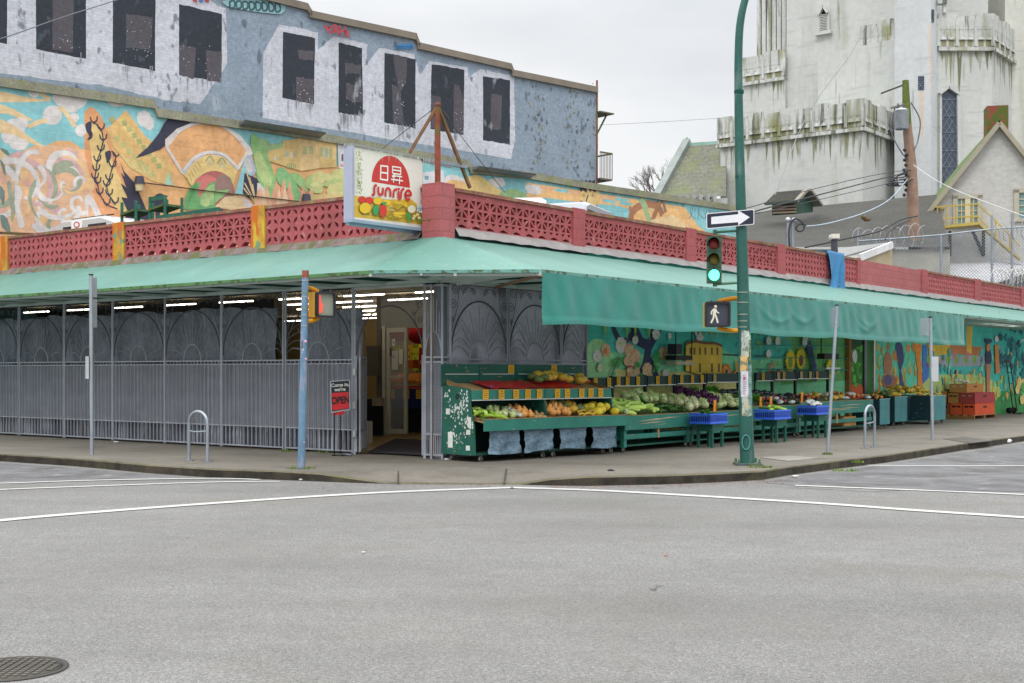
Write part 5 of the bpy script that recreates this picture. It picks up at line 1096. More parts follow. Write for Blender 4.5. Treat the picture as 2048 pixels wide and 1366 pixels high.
for i in range(7): q_ = at(1345+i*14, 392, YN-7.2); m.hexa([(q_.x-.1, q_.y-.2), (q_.x+.1, q_.y-.2), (q_.x+.1, q_.y+2), (q_.x-.1, q_.y+2)], 0, q_.z+.1, c('#9a9c98'))
m.build('wall', M['conc'], CHP)
# bare tree
random.seed(4); tr = thing('bare_tree', 'bare leafless tree far behind the mural wall left of the church roof', 'tree', at(1335, 700, 95)); m = MB()
def br(m, p, d, L_, r, n):
    e = p+d*L_; m.tube([p, p.lerp(e, .5)+Vector((random.uniform(-.1, .1), 0, random.uniform(-.05, .1))), e], [r, r*.8, r*.6], c('#6b6560'), 5, False)
    if n > 0:
        for k in range(3): a = random.uniform(-.8, .8); br(m, p.lerp(e, random.uniform(.5, 1)), (d+Vector((random.uniform(-.8, .8), random.uniform(-.4, .4), random.uniform(-.1, .5)))).normalized(), L_*.68, r*.55, n-1)
b0_ = at(1330, 745, 95); m.tube([b0_, Vector((b0_.x, b0_.y, 13))], [.35, .25], c('#6b6560'), 7); m.build('trunk', M['wood'], tr)
m = MB()
for k in range(6): br(m, Vector((b0_.x, b0_.y, 12+k*.3)), Vector((random.uniform(-.7, .5), 0, 1)).normalized(), 1.9, .10, 4)
m.build('crown', M['wood'], tr)
# ------------------------------------------------------------------ low grey-roofed building with cupola
LR = thing('low_roof_building', 'long low building with a grey shingle roof behind the utility pole', 'building', at(1650, 745, 60))
m = MB(); m.face([at(1490, 494, 54), at(1900, 494, 54), at(1873, 389, 63), at(1819, 394, 63.5), at(1639, 411, 65), at(1490, 427, 66)], c('#6d6c66', .38)); m.build('roof', M['roofing'], LR)
m = MB(); A = at(1490, 494, 54.2); B_ = at(1900, 494, 54.2); m.hexa([(A.x, A.y), (B_.x, B_.y), (B_.x, B_.y+6), (A.x, A.y+6)], 0, A.z-.1, c('#a9a69a')); m.build('wall', M['conc'], LR)
m = MB(); YQ = 61; A = at(1544, 404, YQ); B_ = at(1594, 402, YQ+.3)
m.add([at(1544,403,YQ), at(1544,431,YQ), at(1594,428,YQ), at(1594,401,YQ), at(1626,424,YQ+1.6), at(1626,403,YQ+1.6)], [(0,1,2,3),(3,2,4,5)], c('#3d5b52')); m.add([at(1594,401,YQ), at(1626,403,YQ+1.6), at(1613,383,YQ+.8)], [(0,1,2)], c('#3d5b52'))
for i in range(4): m.bar(at(1546, 408+i*6, YQ-.1), at(1592, 406+i*6, YQ-.1), .2, .09, c('#8a7a66'))
m.face([at(1546,404,YQ-.03), at(1546,429,YQ-.03), at(1592,427,YQ-.03), at(1592,402,YQ-.03)], c('#1c1c1a')); cu_ = m.build('cupola', M['paint'], LR)
m = MB(); m.add([at(1529,407,YQ-.4), at(1592,402,YQ-.4), at(1612,379,YQ+.8), at(1552,384,YQ+.8), at(1638,411,YQ+2)], [(0,1,2,3),(2,1,1) if 0 else (0,3,2,1)], c('#6d6c62', .6)); m.bar(at(1592,403,YQ-.4), at(1613,380,YQ+.5), .2, .12, c('#8a867c')); m.bar(at(1613,380,YQ+.5), at(1636,411,YQ+1.8), .5, .12, c('#8a867c')); m.bar(at(1529,408,YQ-.42), at(1592,403,YQ-.42), .1, .12, c('#3d4b44')); m.build('roof', M['roofing'], cu_)
# ------------------------------------------------------------------ gabled house
HU = (-.98, .2); PH = Plane(((1998-CX)/FP*60, 60), HU); HO = thing('gabled_house', 'white gabled brick house with a mossy chimney and yellow balcony', 'house', PH.pt(0, -4, 0))
brH = pm('white_brick', .85, n1=(.5, .05), n2=(6, .08), brick=(HU, .3, .1, .88)); wall = [(1862,421),(1998,250),(2160,452),(2160,745),(1840,745),(1840,440)]
m = MB(); g = Paint(PH, m, 0); g.poly(wall, c('#bcbbb7', .97)); m.build('wall', brH, HO)
m = MB(); TR_ = c('#98917f')
for a, b in [((1838,449),(1998,247)), ((1998,247),(2170,462))]: m.bar(PH.P(*a, .2), PH.P(*b, .2), .4, .2, TR_)
m.build('gable_trim', M['paint'], HO)
m = MB(); ap = PH.P(1998, 240, .3); el = PH.P(1834, 447, .3); er = PH.P(2175, 462, .3); bk = Vector((-PH.n[0], -PH.n[1], 0))*13
m.face([ap, er, er+bk, ap+bk], c('#5f6a4a')); m.face([ap, ap+bk, el+bk, el], c('#5f6a4a')); m.build('roof', pm('mossy_roof', .9, n1=(.8, .2), n2=(6, .3), dirt=[(c('#4f7a2a'), .8, (1, 1, 1), (.45, .6), .8)]), HO)
m = MB(); p0 = PH.P(1974, 252, -1.2); p1 = PH.P(2017, 258, -1.2); z1_ = PH.P(1990, 211, -1.2).z; d = Vector((*PH.n, 0))*-1
m.hexa([tuple((p0)[:2]), tuple(p1[:2]), tuple((p1+d)[:2]), tuple((p0+d)[:2])], 11, z1_, c('#8a4a3c')); m.build('chimney', pm('mossy_brick', .9, brick=(HU, .3, .1, .75), dirt=[(c('#4a5f22'), 3.5, (1, 1, 1), (.42, .5), .9)]), HO)
def hwin(x0, x1, y0, y1, door=0):
    m = MB(); a0, z1_ = PH.hit(x0, y0, .05); a1, z0 = PH.hit(x1, y1, .05); s0, s1 = min(a0, a1), max(a0, a1)
    for w_ in [(s0-.12, s0+.1, z0, z1_+.15), (s1-.1, s1+.12, z0, z1_+.15), (s0-.12, s1+.12, z1_, z1_+.2), (s0-.15, s1+.15, z0-.15, z0)]: wbox(m, PH, w_[0], w_[1], .0, .14, w_[2], w_[3], c('#aaa594'))
    if door: wbox(m, PH, (s0+s1)/2-.12, (s0+s1)/2+.12, .0, .13, z0, z1_, c('#c5b99a'))
    for f in (.25, .5, .75): z = z0+(z1_-z0)*f; wbox(m, PH, s0, s1, .02, .08, z-.02, z+.02, c('#c5b99a'))
    for f in ((.25, .75) if door else (.5,)): a = s0+(s1-s0)*f; wbox(m, PH, a-.02, a+.02, .02, .08, z0, z1_, c('#c5b99a'))
    o = m.build('window', M['paint'], HO); m = MB(); wbox(m, PH, s0+.05, s1-.05, .01, .03, z0, z1_, c('#6f8f8c')); m.build('pane', gl, o)
hwin(1911, 1959, 398, 446, 1); hwin(2033, 2080, 386, 436)
# yellow balcony
BY = c('#b09b4c'); t = thing('balcony', 'yellow steel balcony with stairs on the white gabled house', 'balcony', PH.P(1915, 458, .8)); m = MB()
def hp(x, y, o=.9): return PH.P(x, y, o)
for x in (1875, 1893, 1912, 1944): m.bar(hp(x, 413-(x-1875)*.05), hp(x, 460-(x-1875)*.1), .045, .045, BY)
for dy in (0, 24): m.bar(hp(1873, 414+dy), hp(1955, 408+dy), .06, .06, BY); m.bar(hp(1873, 414+dy), hp(1888, 418+dy, 0), .06, .06, BY); m.bar(hp(1955, 408+dy), hp(1990, 440+dy*1.3), .06, .06, BY)
m.build('railing', M['paint'], t); m = MB(); m.bar(hp(1873, 457), hp(1958, 448), .9, .12, BY); m.bar(hp(1958, 450), hp(2040, 520), .45, .06, BY); m.bar(hp(1990, 440), hp(2040, 492), .06, .06, BY); m.bar(hp(1992, 440), hp(1992, 480), .07, .07, BY); m.bar(hp(2020, 468), hp(2020, 505), .07, .07, BY); m.build('platform', M['paint'], t)
m = MB()
for x in (1878, 1945): m.bar(hp(x, 462), hp(x+22, 510, .05), .12, .1, c('#33363a')); m.bar(hp(x+22, 462, .1), hp(x+22, 512, .05), .12, .1, c('#33363a'))
m.build('bracket', M['paint'], t)
# white shed and corrugated roofs behind the right parapet
SH = thing('white_shed', 'small white-roofed shed with beige gable behind the red parapet', 'shed', at(1740, 745, 50)); m = MB()
m.face([at(1662,498,52), at(1783,484,48), at(1783,493,48), at(1720,515,46), at(1662,520,46)], c('#bdbdbd', .6)); m.build('roof', M['metal'], SH)
m = MB(); m.face([at(1720,514,46), at(1784,492,48.2), at(1784,745,48.2), at(1720,745,46)], c('#b8a98c')); m.bar(at(1720,515,45.9), at(1784,490,48), .1, .25, c('#e0e0e0')); A = at(1662,519,46); B_ = at(1720,515,46); m.hexa([(A.x, A.y), (B_.x, B_.y), (B_.x+1.5, B_.y+3), (A.x, A.y+4)], 0, A.z-.1, c('#b8a98c')); m.build('wall', M['conc'], SH)
LT = thing('lean_to_shed', 'low lean-to with a white sloping roof and dark corrugated edge at right', 'shed', at(1940, 745, 60)); m = MB()
m.face([at(1785,528,61), at(2100,508,63), at(2100,530,54), at(1960,578,52), at(1790,560,53)], c('#b5b5b8', .85)); m.build('roof', M['conc'], LT)
m = MB(); m.face([at(1775,520,63), at(2200,486,66), at(2200,500,65.8), at(1775,534,62.6)], c('#3a3e48'))
for i in range(48): x = 1778+i*8.6; m.bar(at(x, 521-(x-1775)*.08, 62.5), at(x, 533-(x-1775)*.08, 62.1), .05, .1, c('#5c606c'))
m.bar(at(1775,531,62), at(2200,497,65), .15, .15, c('#a08070')); m.build('roof_edge', M['metal'], LT)
m = MB(); A = at(1795,566,54); B_ = at(2160,566,57); m.hexa([(A.x, A.y+.2), (B_.x, B_.y+.2), (B_.x, B_.y+3), (A.x, A.y+3)], 0, 5.2, c('#5c4a3c')); m.build('wall', M['conc'], LT)
# chain-link fence
PFc = Plane(((1716-CX)/FP*53, 53), (1, -.1)); FE = thing('chain_link_fence', 'galvanised chain-link fence on the wall behind the right end of the parapet', 'fence', PFc.pt(0, 0, 4.8))
m = MB(); fp = [(1716,456,540), (1780,478,548), (1882,470,560), (1984,431,572), (2024,427,575), (2110,440,590)]
for x, y0, y1 in fp: m.tube([PFc.P(x, y1), PFc.P(x, y0)], .05, c('#9aa3ad'), 6); 
m.tube([PFc.P(1716,482), PFc.P(1780,478), PFc.P(1882,470), PFc.P(1984,458), PFc.P(2110,450)], .035, c('#9aa3ad'), 6); m.build('post_rail', M['metal'], FE)
m = MB(); s0 = PFc.s(1716); s1 = PFc.s(2110); 
def tz_(a): return 4.9+(6.9-4.9)*1.0
def ztop(a): u = (a-s0)/(s1-s0); return zpx(482-32*u, PFc.pt(a, 0, 0).y)
zb_ = 4.9; g_ = .13; a = s0-2.4
while a < s1:
    for sg in (1, -1):
        st = max(a, s0); L_ = []
        x = a; pts = []
        for k in range(60):
            xx = a+k*.07 if sg > 0 else a+2.6-k*.07
            z = zb_+k*.07
            if s0 < xx < s1 and z < ztop(xx): pts.append(PFc.pt(xx, .01*sg, z))
        if len(pts) > 1: m.bar(pts[0], pts[-1], .012, .012, c('#8a929b'))
    a += g_
m.build('mesh', M['metal'], FE)
m = MB(); random.seed(8)
def coil(m, A, B_, r, n, col, thick=.014):
    pts = []
    for i in range(n*14+1):
        u = i/(n*14); p = A.lerp(B_, u); a = 6.283*n*u; pts.append(p+Vector((r*.6*math.sin(a), r*.3*math.sin(a), r*math.cos(a)*(1+.15*math.sin(u*17)))))
    m.tube(pts, thick, col, 4, False)
coil(m, PFc.P(1700,480), PFc.P(1850,468), .42, 8, c('#a9adb0')); coil(m, PFc.P(1985,470), PFc.P(2110,440), .4, 7, c('#a9adb0')); m.build('barbed_coil', M['metal'], FE)
m = MB(); coil(m, at(1985,562,50.5), at(2085,560,51), .42, 13, c('#c5c6c2')); coil(m, at(2005,556,50.5), at(2070,545,51), .3, 8, c('#c5c6c2')); m.build('razor_wire', M['metal'], label='tangled bundle of pale razor wire on the roof at the right photo edge', cat='razor wire')
# utility pole, transformer, cables, shoes
YP = 56; t = thing('utility_pole', 'leaning wooden utility pole with mossy top and grey transformer', 'utility pole', at(1844, 745, YP))
m = MB(); m.tube([at(1850, 770, YP), at(1830, 500, YP), at(1822, 330, YP), at(1814, 250, YP)], [.32, .27, .24, .2], c('#8d7464'), 12); m.build('pole', M['wood'], t)
m = MB(); m.tube([at(1814, 250, YP), at(1811, 161, YP)], [.2, .14], c('#5d6a2c'), 12); m.build('pole_top', M['rust'], t)
m = MB(); A = at(1803, 259, YP-.5); m.lathe(A, [(.25, 0), (.3, .05), (.3, .8), (.32, .82), (.2, .9)], c('#b3b9bf'), 16); 
for dx in (-.15, .1): m.lathe(A+Vector((dx, 0, .88)), [(.05, 0), (.07, .1), (.03, .25)], c('#5b5b60'), 8)
m.bar(A+Vector((0, 0, .5)), at(1818, 245, YP), .1, .1, c('#777777')); m.build('transformer', M['metal'], t)
m = MB(); m.bar(at(1762,187,YP), at(1812,168,YP), .07, .07, c('#55504c')); m.bar(at(1782,216,YP), at(1815,208,YP), .08, .08, c('#77706a'))
for i in range(10): m.ball(at(1810+random.uniform(-3, 6), 300+i*10, YP-.25), .08, c('#33343a'), 6, 4)
for i in range(5): m.tube(smooth([at(1818+random.uniform(-4, 8), 340+i*6, YP-.3), at(1795-i*6, 352+i*4, YP-.4), at(1800, 372, YP-.4), at(1826, 358, YP-.3)], 5), .025, c('#3c3e44'), 4, False)
m.tube(smooth([at(1790,215,YP), at(1782,260,YP), at(1800,300,YP-.2), at(1816,320,YP-.2)], 5), .03, c('#6d7076'), 4, False); m.tube(smooth([at(1822,205,YP), at(1840,240,YP), at(1836,280,YP), at(1828,300,YP-.2)], 5), .03, c('#6d7076'), 4, False)
m.build('insulators', M['metal'], t)
def cable(name, pts, r, col, lab, mat='rubber'):
    m = MB(); m.tube(smooth([at(*p) for p in pts], 6), r, c(col), 5, False); m.build(name, M[mat], label=lab, cat='cable')
cable('power_cable', [(1815,345,55.6),(1760,358,50),(1660,384,42),(1509,423,33),(1440,452,29)], .022, '#2e3036', 'thick black overhead cable running from the utility pole down left past the cupola')
cable('power_cable', [(1815,340,55.6),(1740,352,50),(1600,385,42),(1509,412,36),(1430,432,33)], .014, '#3a3c42', 'thin upper overhead wire from the utility pole to the left')
cable('power_cable', [(1815,352,55.6),(1780,366,50),(1700,385,42),(1600,408,38),(1500,430,34)], .012, '#3a3c42', 'lowest thin overhead wire from the utility pole to the left')
cable('guy_cable', [(1815,358,55.6),(1780,398,52),(1730,425,48),(1660,446,44),(1612,453,41)], .02, '#a8b8c4', 'pale blue-grey twisted cable sagging over the grey shingle roof')
cable('guy_cable', [(1827,330,55.6),(1880,365,53),(1960,400,50),(2100,450,46)], .018, '#c6c9cc', 'pale cable crossing the gabled house from the utility pole')
cable('wire', [(1734,45,70),(1700,110,68),(1640,190,65),(1600,260,63),(1550,390,58)], .02, '#8a8c8e', 'thin wire slanting across the white church walls')
cable('wire', [(1199,250,90),(1330,243,90),(1460,235,92)], .02, '#a5a7ab', 'thin wire crossing the open sky between tall building and church')
cable('wire', [(-60,92,30),(0,78,30),(130,33,32),(260,-8,34)], .014, '#6b6f78', 'thin wire crossing the upper left of the grey brick wall')
cable('black_cable', [(1835,432,50),(1800,440,48),(1760,462,46),(1690,478,44),(1610,495,43)], .03, '#3a3b40', 'black cable bundle drooping behind the fence left of the pole')
cable('black_cable', [(1820,440,50),(1795,452,48),(1775,468,47),(1770,480,46)], .025, '#3a3b40', 'short black cable loop hanging beside the utility pole')
m = MB()
for dx, a in ((0, .3), (6, -.4)): p = at(1728+dx, 436+dx*.6, 47.9); m.ball(p, (.14, .06, .07), c('#5a4a30'), 8, 5, rot=a); m.ball(p+Vector((-.07, 0, .06)), (.06, .05, .06), c('#6a5a3a'), 6, 4)
m.bar(at(1728,432,47.9), at(1732,428,48), .01, .01, (.2, .2, .2)); m.build('hanging_shoes', M['fabric'], label='pair of brown shoes dangling from the pale cable above the shingle roof', cat='shoes')
# conduit riser and vent on the market roof
t = thing('conduit_riser', 'grey conduit riser with a looped black cable on the market roof', 'conduit', at(1583, 520, 36)); m = MB()
for x in (1576, 1585): m.tube([at(x, 540, 36), at(x, 440, 36)], .045, c('#9aa0a8'), 8)
m.ball(at(1576, 440, 36), .08, c('#b9bdc2'), 8, 6); m.ball(at(1588, 441, 36), .08, c('#b9bdc2'), 8, 6); m.build('pipe', M['metal'], t)
m = MB(); m.tube(smooth([at(1580,500,35.9), at(1578,460,35.9), at(1588,438,35.9), at(1604,444,35.9), at(1608,458,35.9), at(1598,463,35.9), at(1592,456,35.9), at(1600,448,35.9), at(1612,450,36)], 5), .025, c('#3a3c42'), 6, False); m.build('cable_loop', M['rubber'], t)
t = thing('roof_vent', 'dark metal roof vent with a pale cap behind the blue tarp', 'vent', at(1668, 520, 38)); m = MB(); m.tube([at(1671,540,38), at(1668,480,38)], .1, c('#54565c'), 10); m.build('pipe', M['metal'], t)
m = MB(); m.tube([at(1668,480,38), at(1668,476,38)], .14, c('#8a8c90'), 10); m.box((at(1661,478,38).x, 37.8, at(1661,478,38).z), (at(1676,478,38).x, 38.2, at(1661,469,38).z), c('#d6d3c6')); m.build('cap', M['paint'], t)
# ------------------------------------------------------------------ roof things: sign, mast, tarp, vans, stools
QS = PL.pt(.42, .28, 0); PS = Plane((QS.x, QS.y), UR)
t = thing('shop_sign', 'white lightbox sign with a red half sun and fruit pictures beside the corner pillar', 'sign', (QS.x, QS.y, 3.5))
s0, zt1 = PS.hit(704, 293); s1, zt2 = PS.hit(845, 318); zb1 = PS.hit(706, 440)[1]; zb2 = PS.hit(845, 455)[1]; za = (zt1+zt2)/2; zb = (zb1+zb2)/2
m = MB(); wbox(m, PS, s0, s1, -.14, -.004, zb, za, c('#9aa0b4')); m.bar(PS.pt(s0-.03, -.13, za+.02), PS.pt(s1+.9, -.13, za+.02), .3 if 0 else .05, .06, c('#8b8f98')); wbox(m, PS, s0-.02, s1, -.17, .03, za, za+.04, c('#8b9088')); wbox(m, PS, s0-.02, s0+.02, -.17, .03, zb, za, c('#a3a9bd')); wbox(m, PS, s0-.02, s1, -.17, .03, zb-.05, zb, c('#8fa3b5')); m.build('cabinet', M['paintg'], t)
m = MB(); m.bar(PS.pt(s0, -.1, zb-.06), PS.pt(s1+.62, -.1, zb-.06), .06, .07, c('#93a6b6')); m.bar(PS.pt(s1, -.1, zb+.42), PS.pt(s1+.5, -.1, zb+.42), .05, .06, c('#93a6b6'))
for z in (zb-.06, zb+.42): a, b = PS.s(866), 0; m.bar(PS.pt(s1+.34, -.1, z-.09), PS.pt(s1+.34, -.1, z+.09), .12, .16, c('#8c9c90'))
m.build('bracket', M['metal'], t)
m = MB(); g = Paint(PS, m, off=.0, step=.0008)
def sg(x, y): return (660+x*440/2003, 200+y*300/1366)
def sp_(pts, col, sm=0): g.poly([sg(*p) for p in pts], col, sm)
def sk(pts, w, col, sm=0): g.stroke([sg(*p) for p in pts], w, col, sm=sm)
g.raw([(s0+.03, zb), (s1-.02, zb), (s1, zb+.05), (s1, za-.06), (s1-.05, za), (s0+.03, za)], c('#e0ddd2'))
sp_([(206,870),(500,905),(740,905),(838,990),(838,1134),(212,1066)], c('#d3ad3c')); sp_([(206,870),(380,890),(500,940),(838,985),(838,1000),(500,1010),(210,960)], c('#dcb850'))
SR = c('#c3322c')
cxs_, cys_ = 552, 760; sp_([(378,744)]+[(cxs_-174*math.cos(R_(i*9)), 770-262*math.sin(R_(i*9))+0.14*(-174*math.cos(R_(i*9)))) for i in range(1, 20)]+[(726,800)], SR)
Wt = c('#ebe8e0')
for p in [[(462,592),(458,728)], [(462,598),(528,606)], [(524,604),(522,734)], [(462,660),(524,668)], [(460,722),(524,732)]]: sk(p, .026, Wt)
for p in [[(566,602),(566,668)], [(566,606),(642,618)], [(640,616),(640,680)], [(566,636),(640,648)], [(566,668),(640,680)], [(590,676),(560,696)], [(560,700),(600,692)], [(578,690),(572,752)], [(628,690),(626,768)], [(550,722),(658,738)], [(600,694),(650,700)]]: sk(p, .022, Wt)
LW = .045
for p in [[(420,772),(400,790),(398,830),(396,860),(376,866)], [(436,790),(434,830),(442,858),(462,862),(474,846),(476,798)], [(500,880),(502,830),(516,806),(536,812),(544,838),(544,884)], [(572,890),(574,840),(582,822),(604,814)], [(618,830),(616,896)], [(668,806),(646,826),(640,858),(638,890),(618,902)], [(676,868),(728,868),(722,836),(702,826),(682,846),(680,886),(700,908),(720,900)]]: sk([(x, y) for x, y in p], LW, SR, 4)
g.ell(*sg(617,812), 2.6, 2.6, SR)
K_ = c('#3a3420')
def fr(cx, cy, rx, ry, col, jag_=0): g.ell(*sg(cx, cy), rx*.2197+.35, ry*.2197+.35, K_, 16, jag_); g.ell(*sg(cx, cy), rx*.2197, ry*.2197, col, 16, jag_)
YW = c('#dfb92a'); RD = c('#d0332a'); GE = c('#2f9a55'); LW2 = c('#d8d6b8')
fr(285,908,32,30,RD); fr(348,916,34,32,RD); fr(310,985,52,50,YW); fr(425,920,42,34,YW); fr(500,935,45,26,YW); fr(405,1005,27,48,GE); fr(470,1015,33,60,RD); fr(480,942,22,12,GE)
for k in range(5): sk([(566+k*3,925+k*6),(600+k*6,990-k*12),(690,945+k*9)], .035, YW, 4); sk([(562+k*3,920+k*8),(604+k*6,998-k*12),(694,942+k*12)], .006, K_, 4)
for x, y in [(610,1035),(580,1065)]: fr(x, y, 62, 16, YW)
fr(725,995,38,36,LW2); sp_([(775,950),(832,965),(826,1035),(768,1015)], c('#cfe0dc')); p = PS.hit(*sg(800,975)); m.text('MILK', PS.pt(p[0], .05, p[1]), (*PS.u, 0), (0, 0, 1), .05, c('#2f6a7a')); p = PS.hit(*sg(798,1002)); m.text('TOFU', PS.pt(p[0], .05, p[1]), (*PS.u, 0), (0, 0, 1), .08, c('#2f6a7a'), bold=.002)
for a in [[(670,1040),(700,1025),(725,1100),(700,1112)], [(780,1100),(830,1050),(838,1075),(800,1118)]]: sp_(a, GE)
for x, y in [(750,1060),(775,1045),(790,1075),(740,1080)]: fr(x, y, 16, 14, c('#d8ce8a'))
for x, y in [(540,985),(540,1020)]: sp_([(x-18,y-8),(x+18,y-4),(x+18,y+10),(x-18,y+8)], c('#8a7a4a'))
random.seed(2)
for i in range(120): y = random.uniform(470, 860); x = 215+abs(random.gauss(0, 14)); g.ell(*sg(x, y), .9, 1.6, random.choice([c('#8a9a4a'), c('#7d8a45'), c('#a9ad7a')]), 6, .3)
for i in range(130): x = random.uniform(215, 835); y = 1050+(x-212)*.11-abs(random.gauss(0, 10)); g.ell(*sg(x, y), 1.5, .9, random.choice([c('#5d5a24'), c('#7a742e')]), 6, .3)
for i in range(30): x = random.uniform(220, 830); y0 = 455+(x-210)*.16; sp_([(x-2,y0),(x+2,y0),(x,y0+random.uniform(30, 130))], c('#c9cbb4'))
m.build('sign_face', pm('acrylic_face', .3, n1=(2, .03), n2=(20, .02)), t)
# tripod mast
PB_ = PR.pt(.05, -.12, ZT); t = thing('tripod_mast', 'rusty steel tripod mast with guy wires standing on the corner pillar', 'mast', PB_)
Yt_ = PB_.y; tip = at(875, 211, Yt_); m = MB(); m.tube([at(875.5, 372, Yt_), tip], .05, c('#8a4433'), 8); m.build('post', M['rust'], t)
for a, n_ in ((at(819, 306, PS.pt(s1-.2, 0, 0).y), 'strut'), (at(940, 376, PR.pt(1.0, 0, 0).y), 'strut')): m = MB(); m.bar(tip, a, .05, .05, c('#7d5a40')); m.build('strut', M['rust'], t)
m = MB(); m.tube([tip, at(765, 297, 24)], .008, c('#55504c'), 4, False); m.tube([tip, at(965, 328, 24), at(1010, 385, 24.5)], .008, c('#55504c'), 4, False); m.tube([at(885, 222, Yt_), at(897, 238, Yt_)], .02, c('#3a3634'), 5); m.ball(tip, .06, c('#6a3a30'), 6, 5); m.build('guy_wire', M['rubber'], t)
m = MB(); m.bar(at(845, 318, PS.pt(s1, 0, 0).y), at(935, 334, PR.pt(.9, .1, 0).y), .05, .06, c('#8b949c')); m.build('cross_bar', M['metal'], t)
# blue tarp over the parapet
m = MB(); s0, s1 = PR.s(1645), PR.s(1685); vs = []; random.seed(3)
for i in range(15):
    for j in range(17):
        u = i/14; v = j/16; a = s0+(s1-s0)*(u*(1-.28*math.sin(v*2.8))+.16*math.sin(v*2.8))+.10*v*(1-u); o = .05 if v > .12 else .05-.3*(.12-v)/.12; z = ZT+.07-(v-.12)*1.17 if v > .12 else ZT+.07
        if v > .12: o += .03+.10*v*abs(math.sin(u*6+v*3.2))+.03*math.sin(u*17+v*9)*v; z += .05*math.sin(u*5+1)*v
        vs.append(PR.pt(a, o, z))
m.add(vs, [(i*17+j, (i+1)*17+j, (i+1)*17+j+1, i*17+j+1) for i in range(14) for j in range(16)], c('#2f7fb4', .95), True); m.build('blue_tarp', pm('blue_poly', .4, n1=(3, .12), n2=(20, .1), trans=.1), label='crumpled blue tarp draped over the red parapet', cat='tarp')
# vans on the roof deck
def van(name, label, cat, loc, rz, L_, H_, col, dark=0, group=None):
    t = thing(name, label, cat, loc, rz, group); Wd = 1.8; prof = [(0, .35), (0, .9), (.12, 1.05), (L_*.10, 1.15), (L_*.16, H_-.08), (L_*.24, H_), (L_*.75, H_), (L_*.93, H_-.12), (L_-.03, 1.1), (L_, .9), (L_, .35)]
    if not dark: prof = [(0, .35), (0, .85), (.15, H_-.5), (.35, H_-.1), (.6, H_), (L_*.7, H_), (L_*.8, H_-.15), (L_*.92, 1.1), (L_, .95), (L_, .35)]
    m = MB(); n = len(prof); vs = []
    for y in (-Wd/2, -Wd/2+.12, Wd/2-.12, Wd/2):
        for x, z in prof: q = 1 if abs(y) < Wd/2-.01 else 0; vs.append((x, y, z if q or z < 1.2 else z-.07))
    m.add(vs, [(r*n+i, r*n+(i+1) % n, (r+1)*n+(i+1) % n, (r+1)*n+i) for r in range(3) for i in range(n)], col, True); m.add([vs[i] for i in range(n)], [tuple(range(n))], col); m.add([vs[3*n+i] for i in range(n)], [tuple(range(n))[::-1]], col); m.build('body', M['car'], t, local=True)
    for sy in (-1, 1):
        for a, b in ((.16, .34), (.37, .55), (.58, .74)):
            m = MB(); y = sy*(Wd/2+.004); m.face([(L_*a, y, 1.12), (L_*b, y, 1.12), (L_*b, y, H_-.2), (L_*a+.08, y, H_-.2)][::1 if sy < 0 else -1], (0, 0, 0)); m.build('side_window', M['dark'], t, local=True)
        for x in (.17, .8): m = MB(); m.lathe((L_*x, sy*(Wd/2-.1), .32), [(0, -.1), (.31, -.1), (.31, .1), (0, .1)], (.02, .02, .02), 16, (0, 1, 0)); m.build('wheel', M['rubber'], t, local=True)
    m = MB(); m.face([(-.012, -.75, 1.0), (-.012, .75, 1.0), (.20 if not dark else L_*.15, .68, H_-.2), (.20 if not dark else L_*.15, -.68, H_-.2)][::-1], (0, 0, 0)); m.build('rear_window', M['dark'], t, local=True)
    m = MB(); 
    for sy in (-.6, .6): m.bar((L_*.3, sy, H_+.04), (L_*.72, sy, H_+.04), .04, .03, c('#33363a'))
    m.build('roof_rail', M['rubber'], t, local=True); return t
VW = c('#c9cacb')
a, z = PL.hit(98, 470, -4.0); van('parked_van', 'white van parked on the market roof behind the left parapet', 'van', PL.pt(a, -4.0, DECK), math.atan2(-UL[1], -UL[0]), 5.4, 1.9, VW)
A = at(1010, 400, 28.5); van('parked_van', 'white minivan with a dark rear window parked behind the right parapet', 'van', (A.x, A.y, DECK), math.atan2(UR[1], UR[0])+.6, 3.9, 1.82, VW)
A = at(1075, 400, 29.5); van('parked_car', 'pale car with a black roof spoiler parked right of the white minivan', 'car', (A.x+.1, A.y, DECK), math.atan2(UR[1], UR[0])+.3, 3.6, 1.86, c('#9a9ea4'), 1)
A = at(1578, 500, 37); van('parked_car', 'white car with a roof rack parked behind the parapet left of the blue tarp', 'car', (A.x, A.y, DECK-.1), math.atan2(UR[1], UR[0])+.45, 3.4, 1.5, VW, 1)
m = MB(); p = PL.P(153, 466, -.1); m.box((p.x-.11, p.y-.02, p.z-.1), (p.x+.13, p.y, p.z+.28), c('#dedede')); m.box((p.x-.1, p.y-.025, p.z-.05), (p.x+.12, p.y-.021, p.z+.08), c('#3a6cc0')); m.lathe((p.x+.01, p.y-.022, p.z+.18), [(.07, 0), (0, .004)], c('#b5363a'), 14, (0, -1, 0)); m.lathe((p.x+.01, p.y-.027, p.z+.18), [(.045, 0), (0, .001)], c('#dedede'), 14, (0, -1, 0)); m.build('notice_sign', M['paint'], label='small white and blue notice with a red ring standing on the left parapet', cat='sign')
ST = c('#256a58', .8)
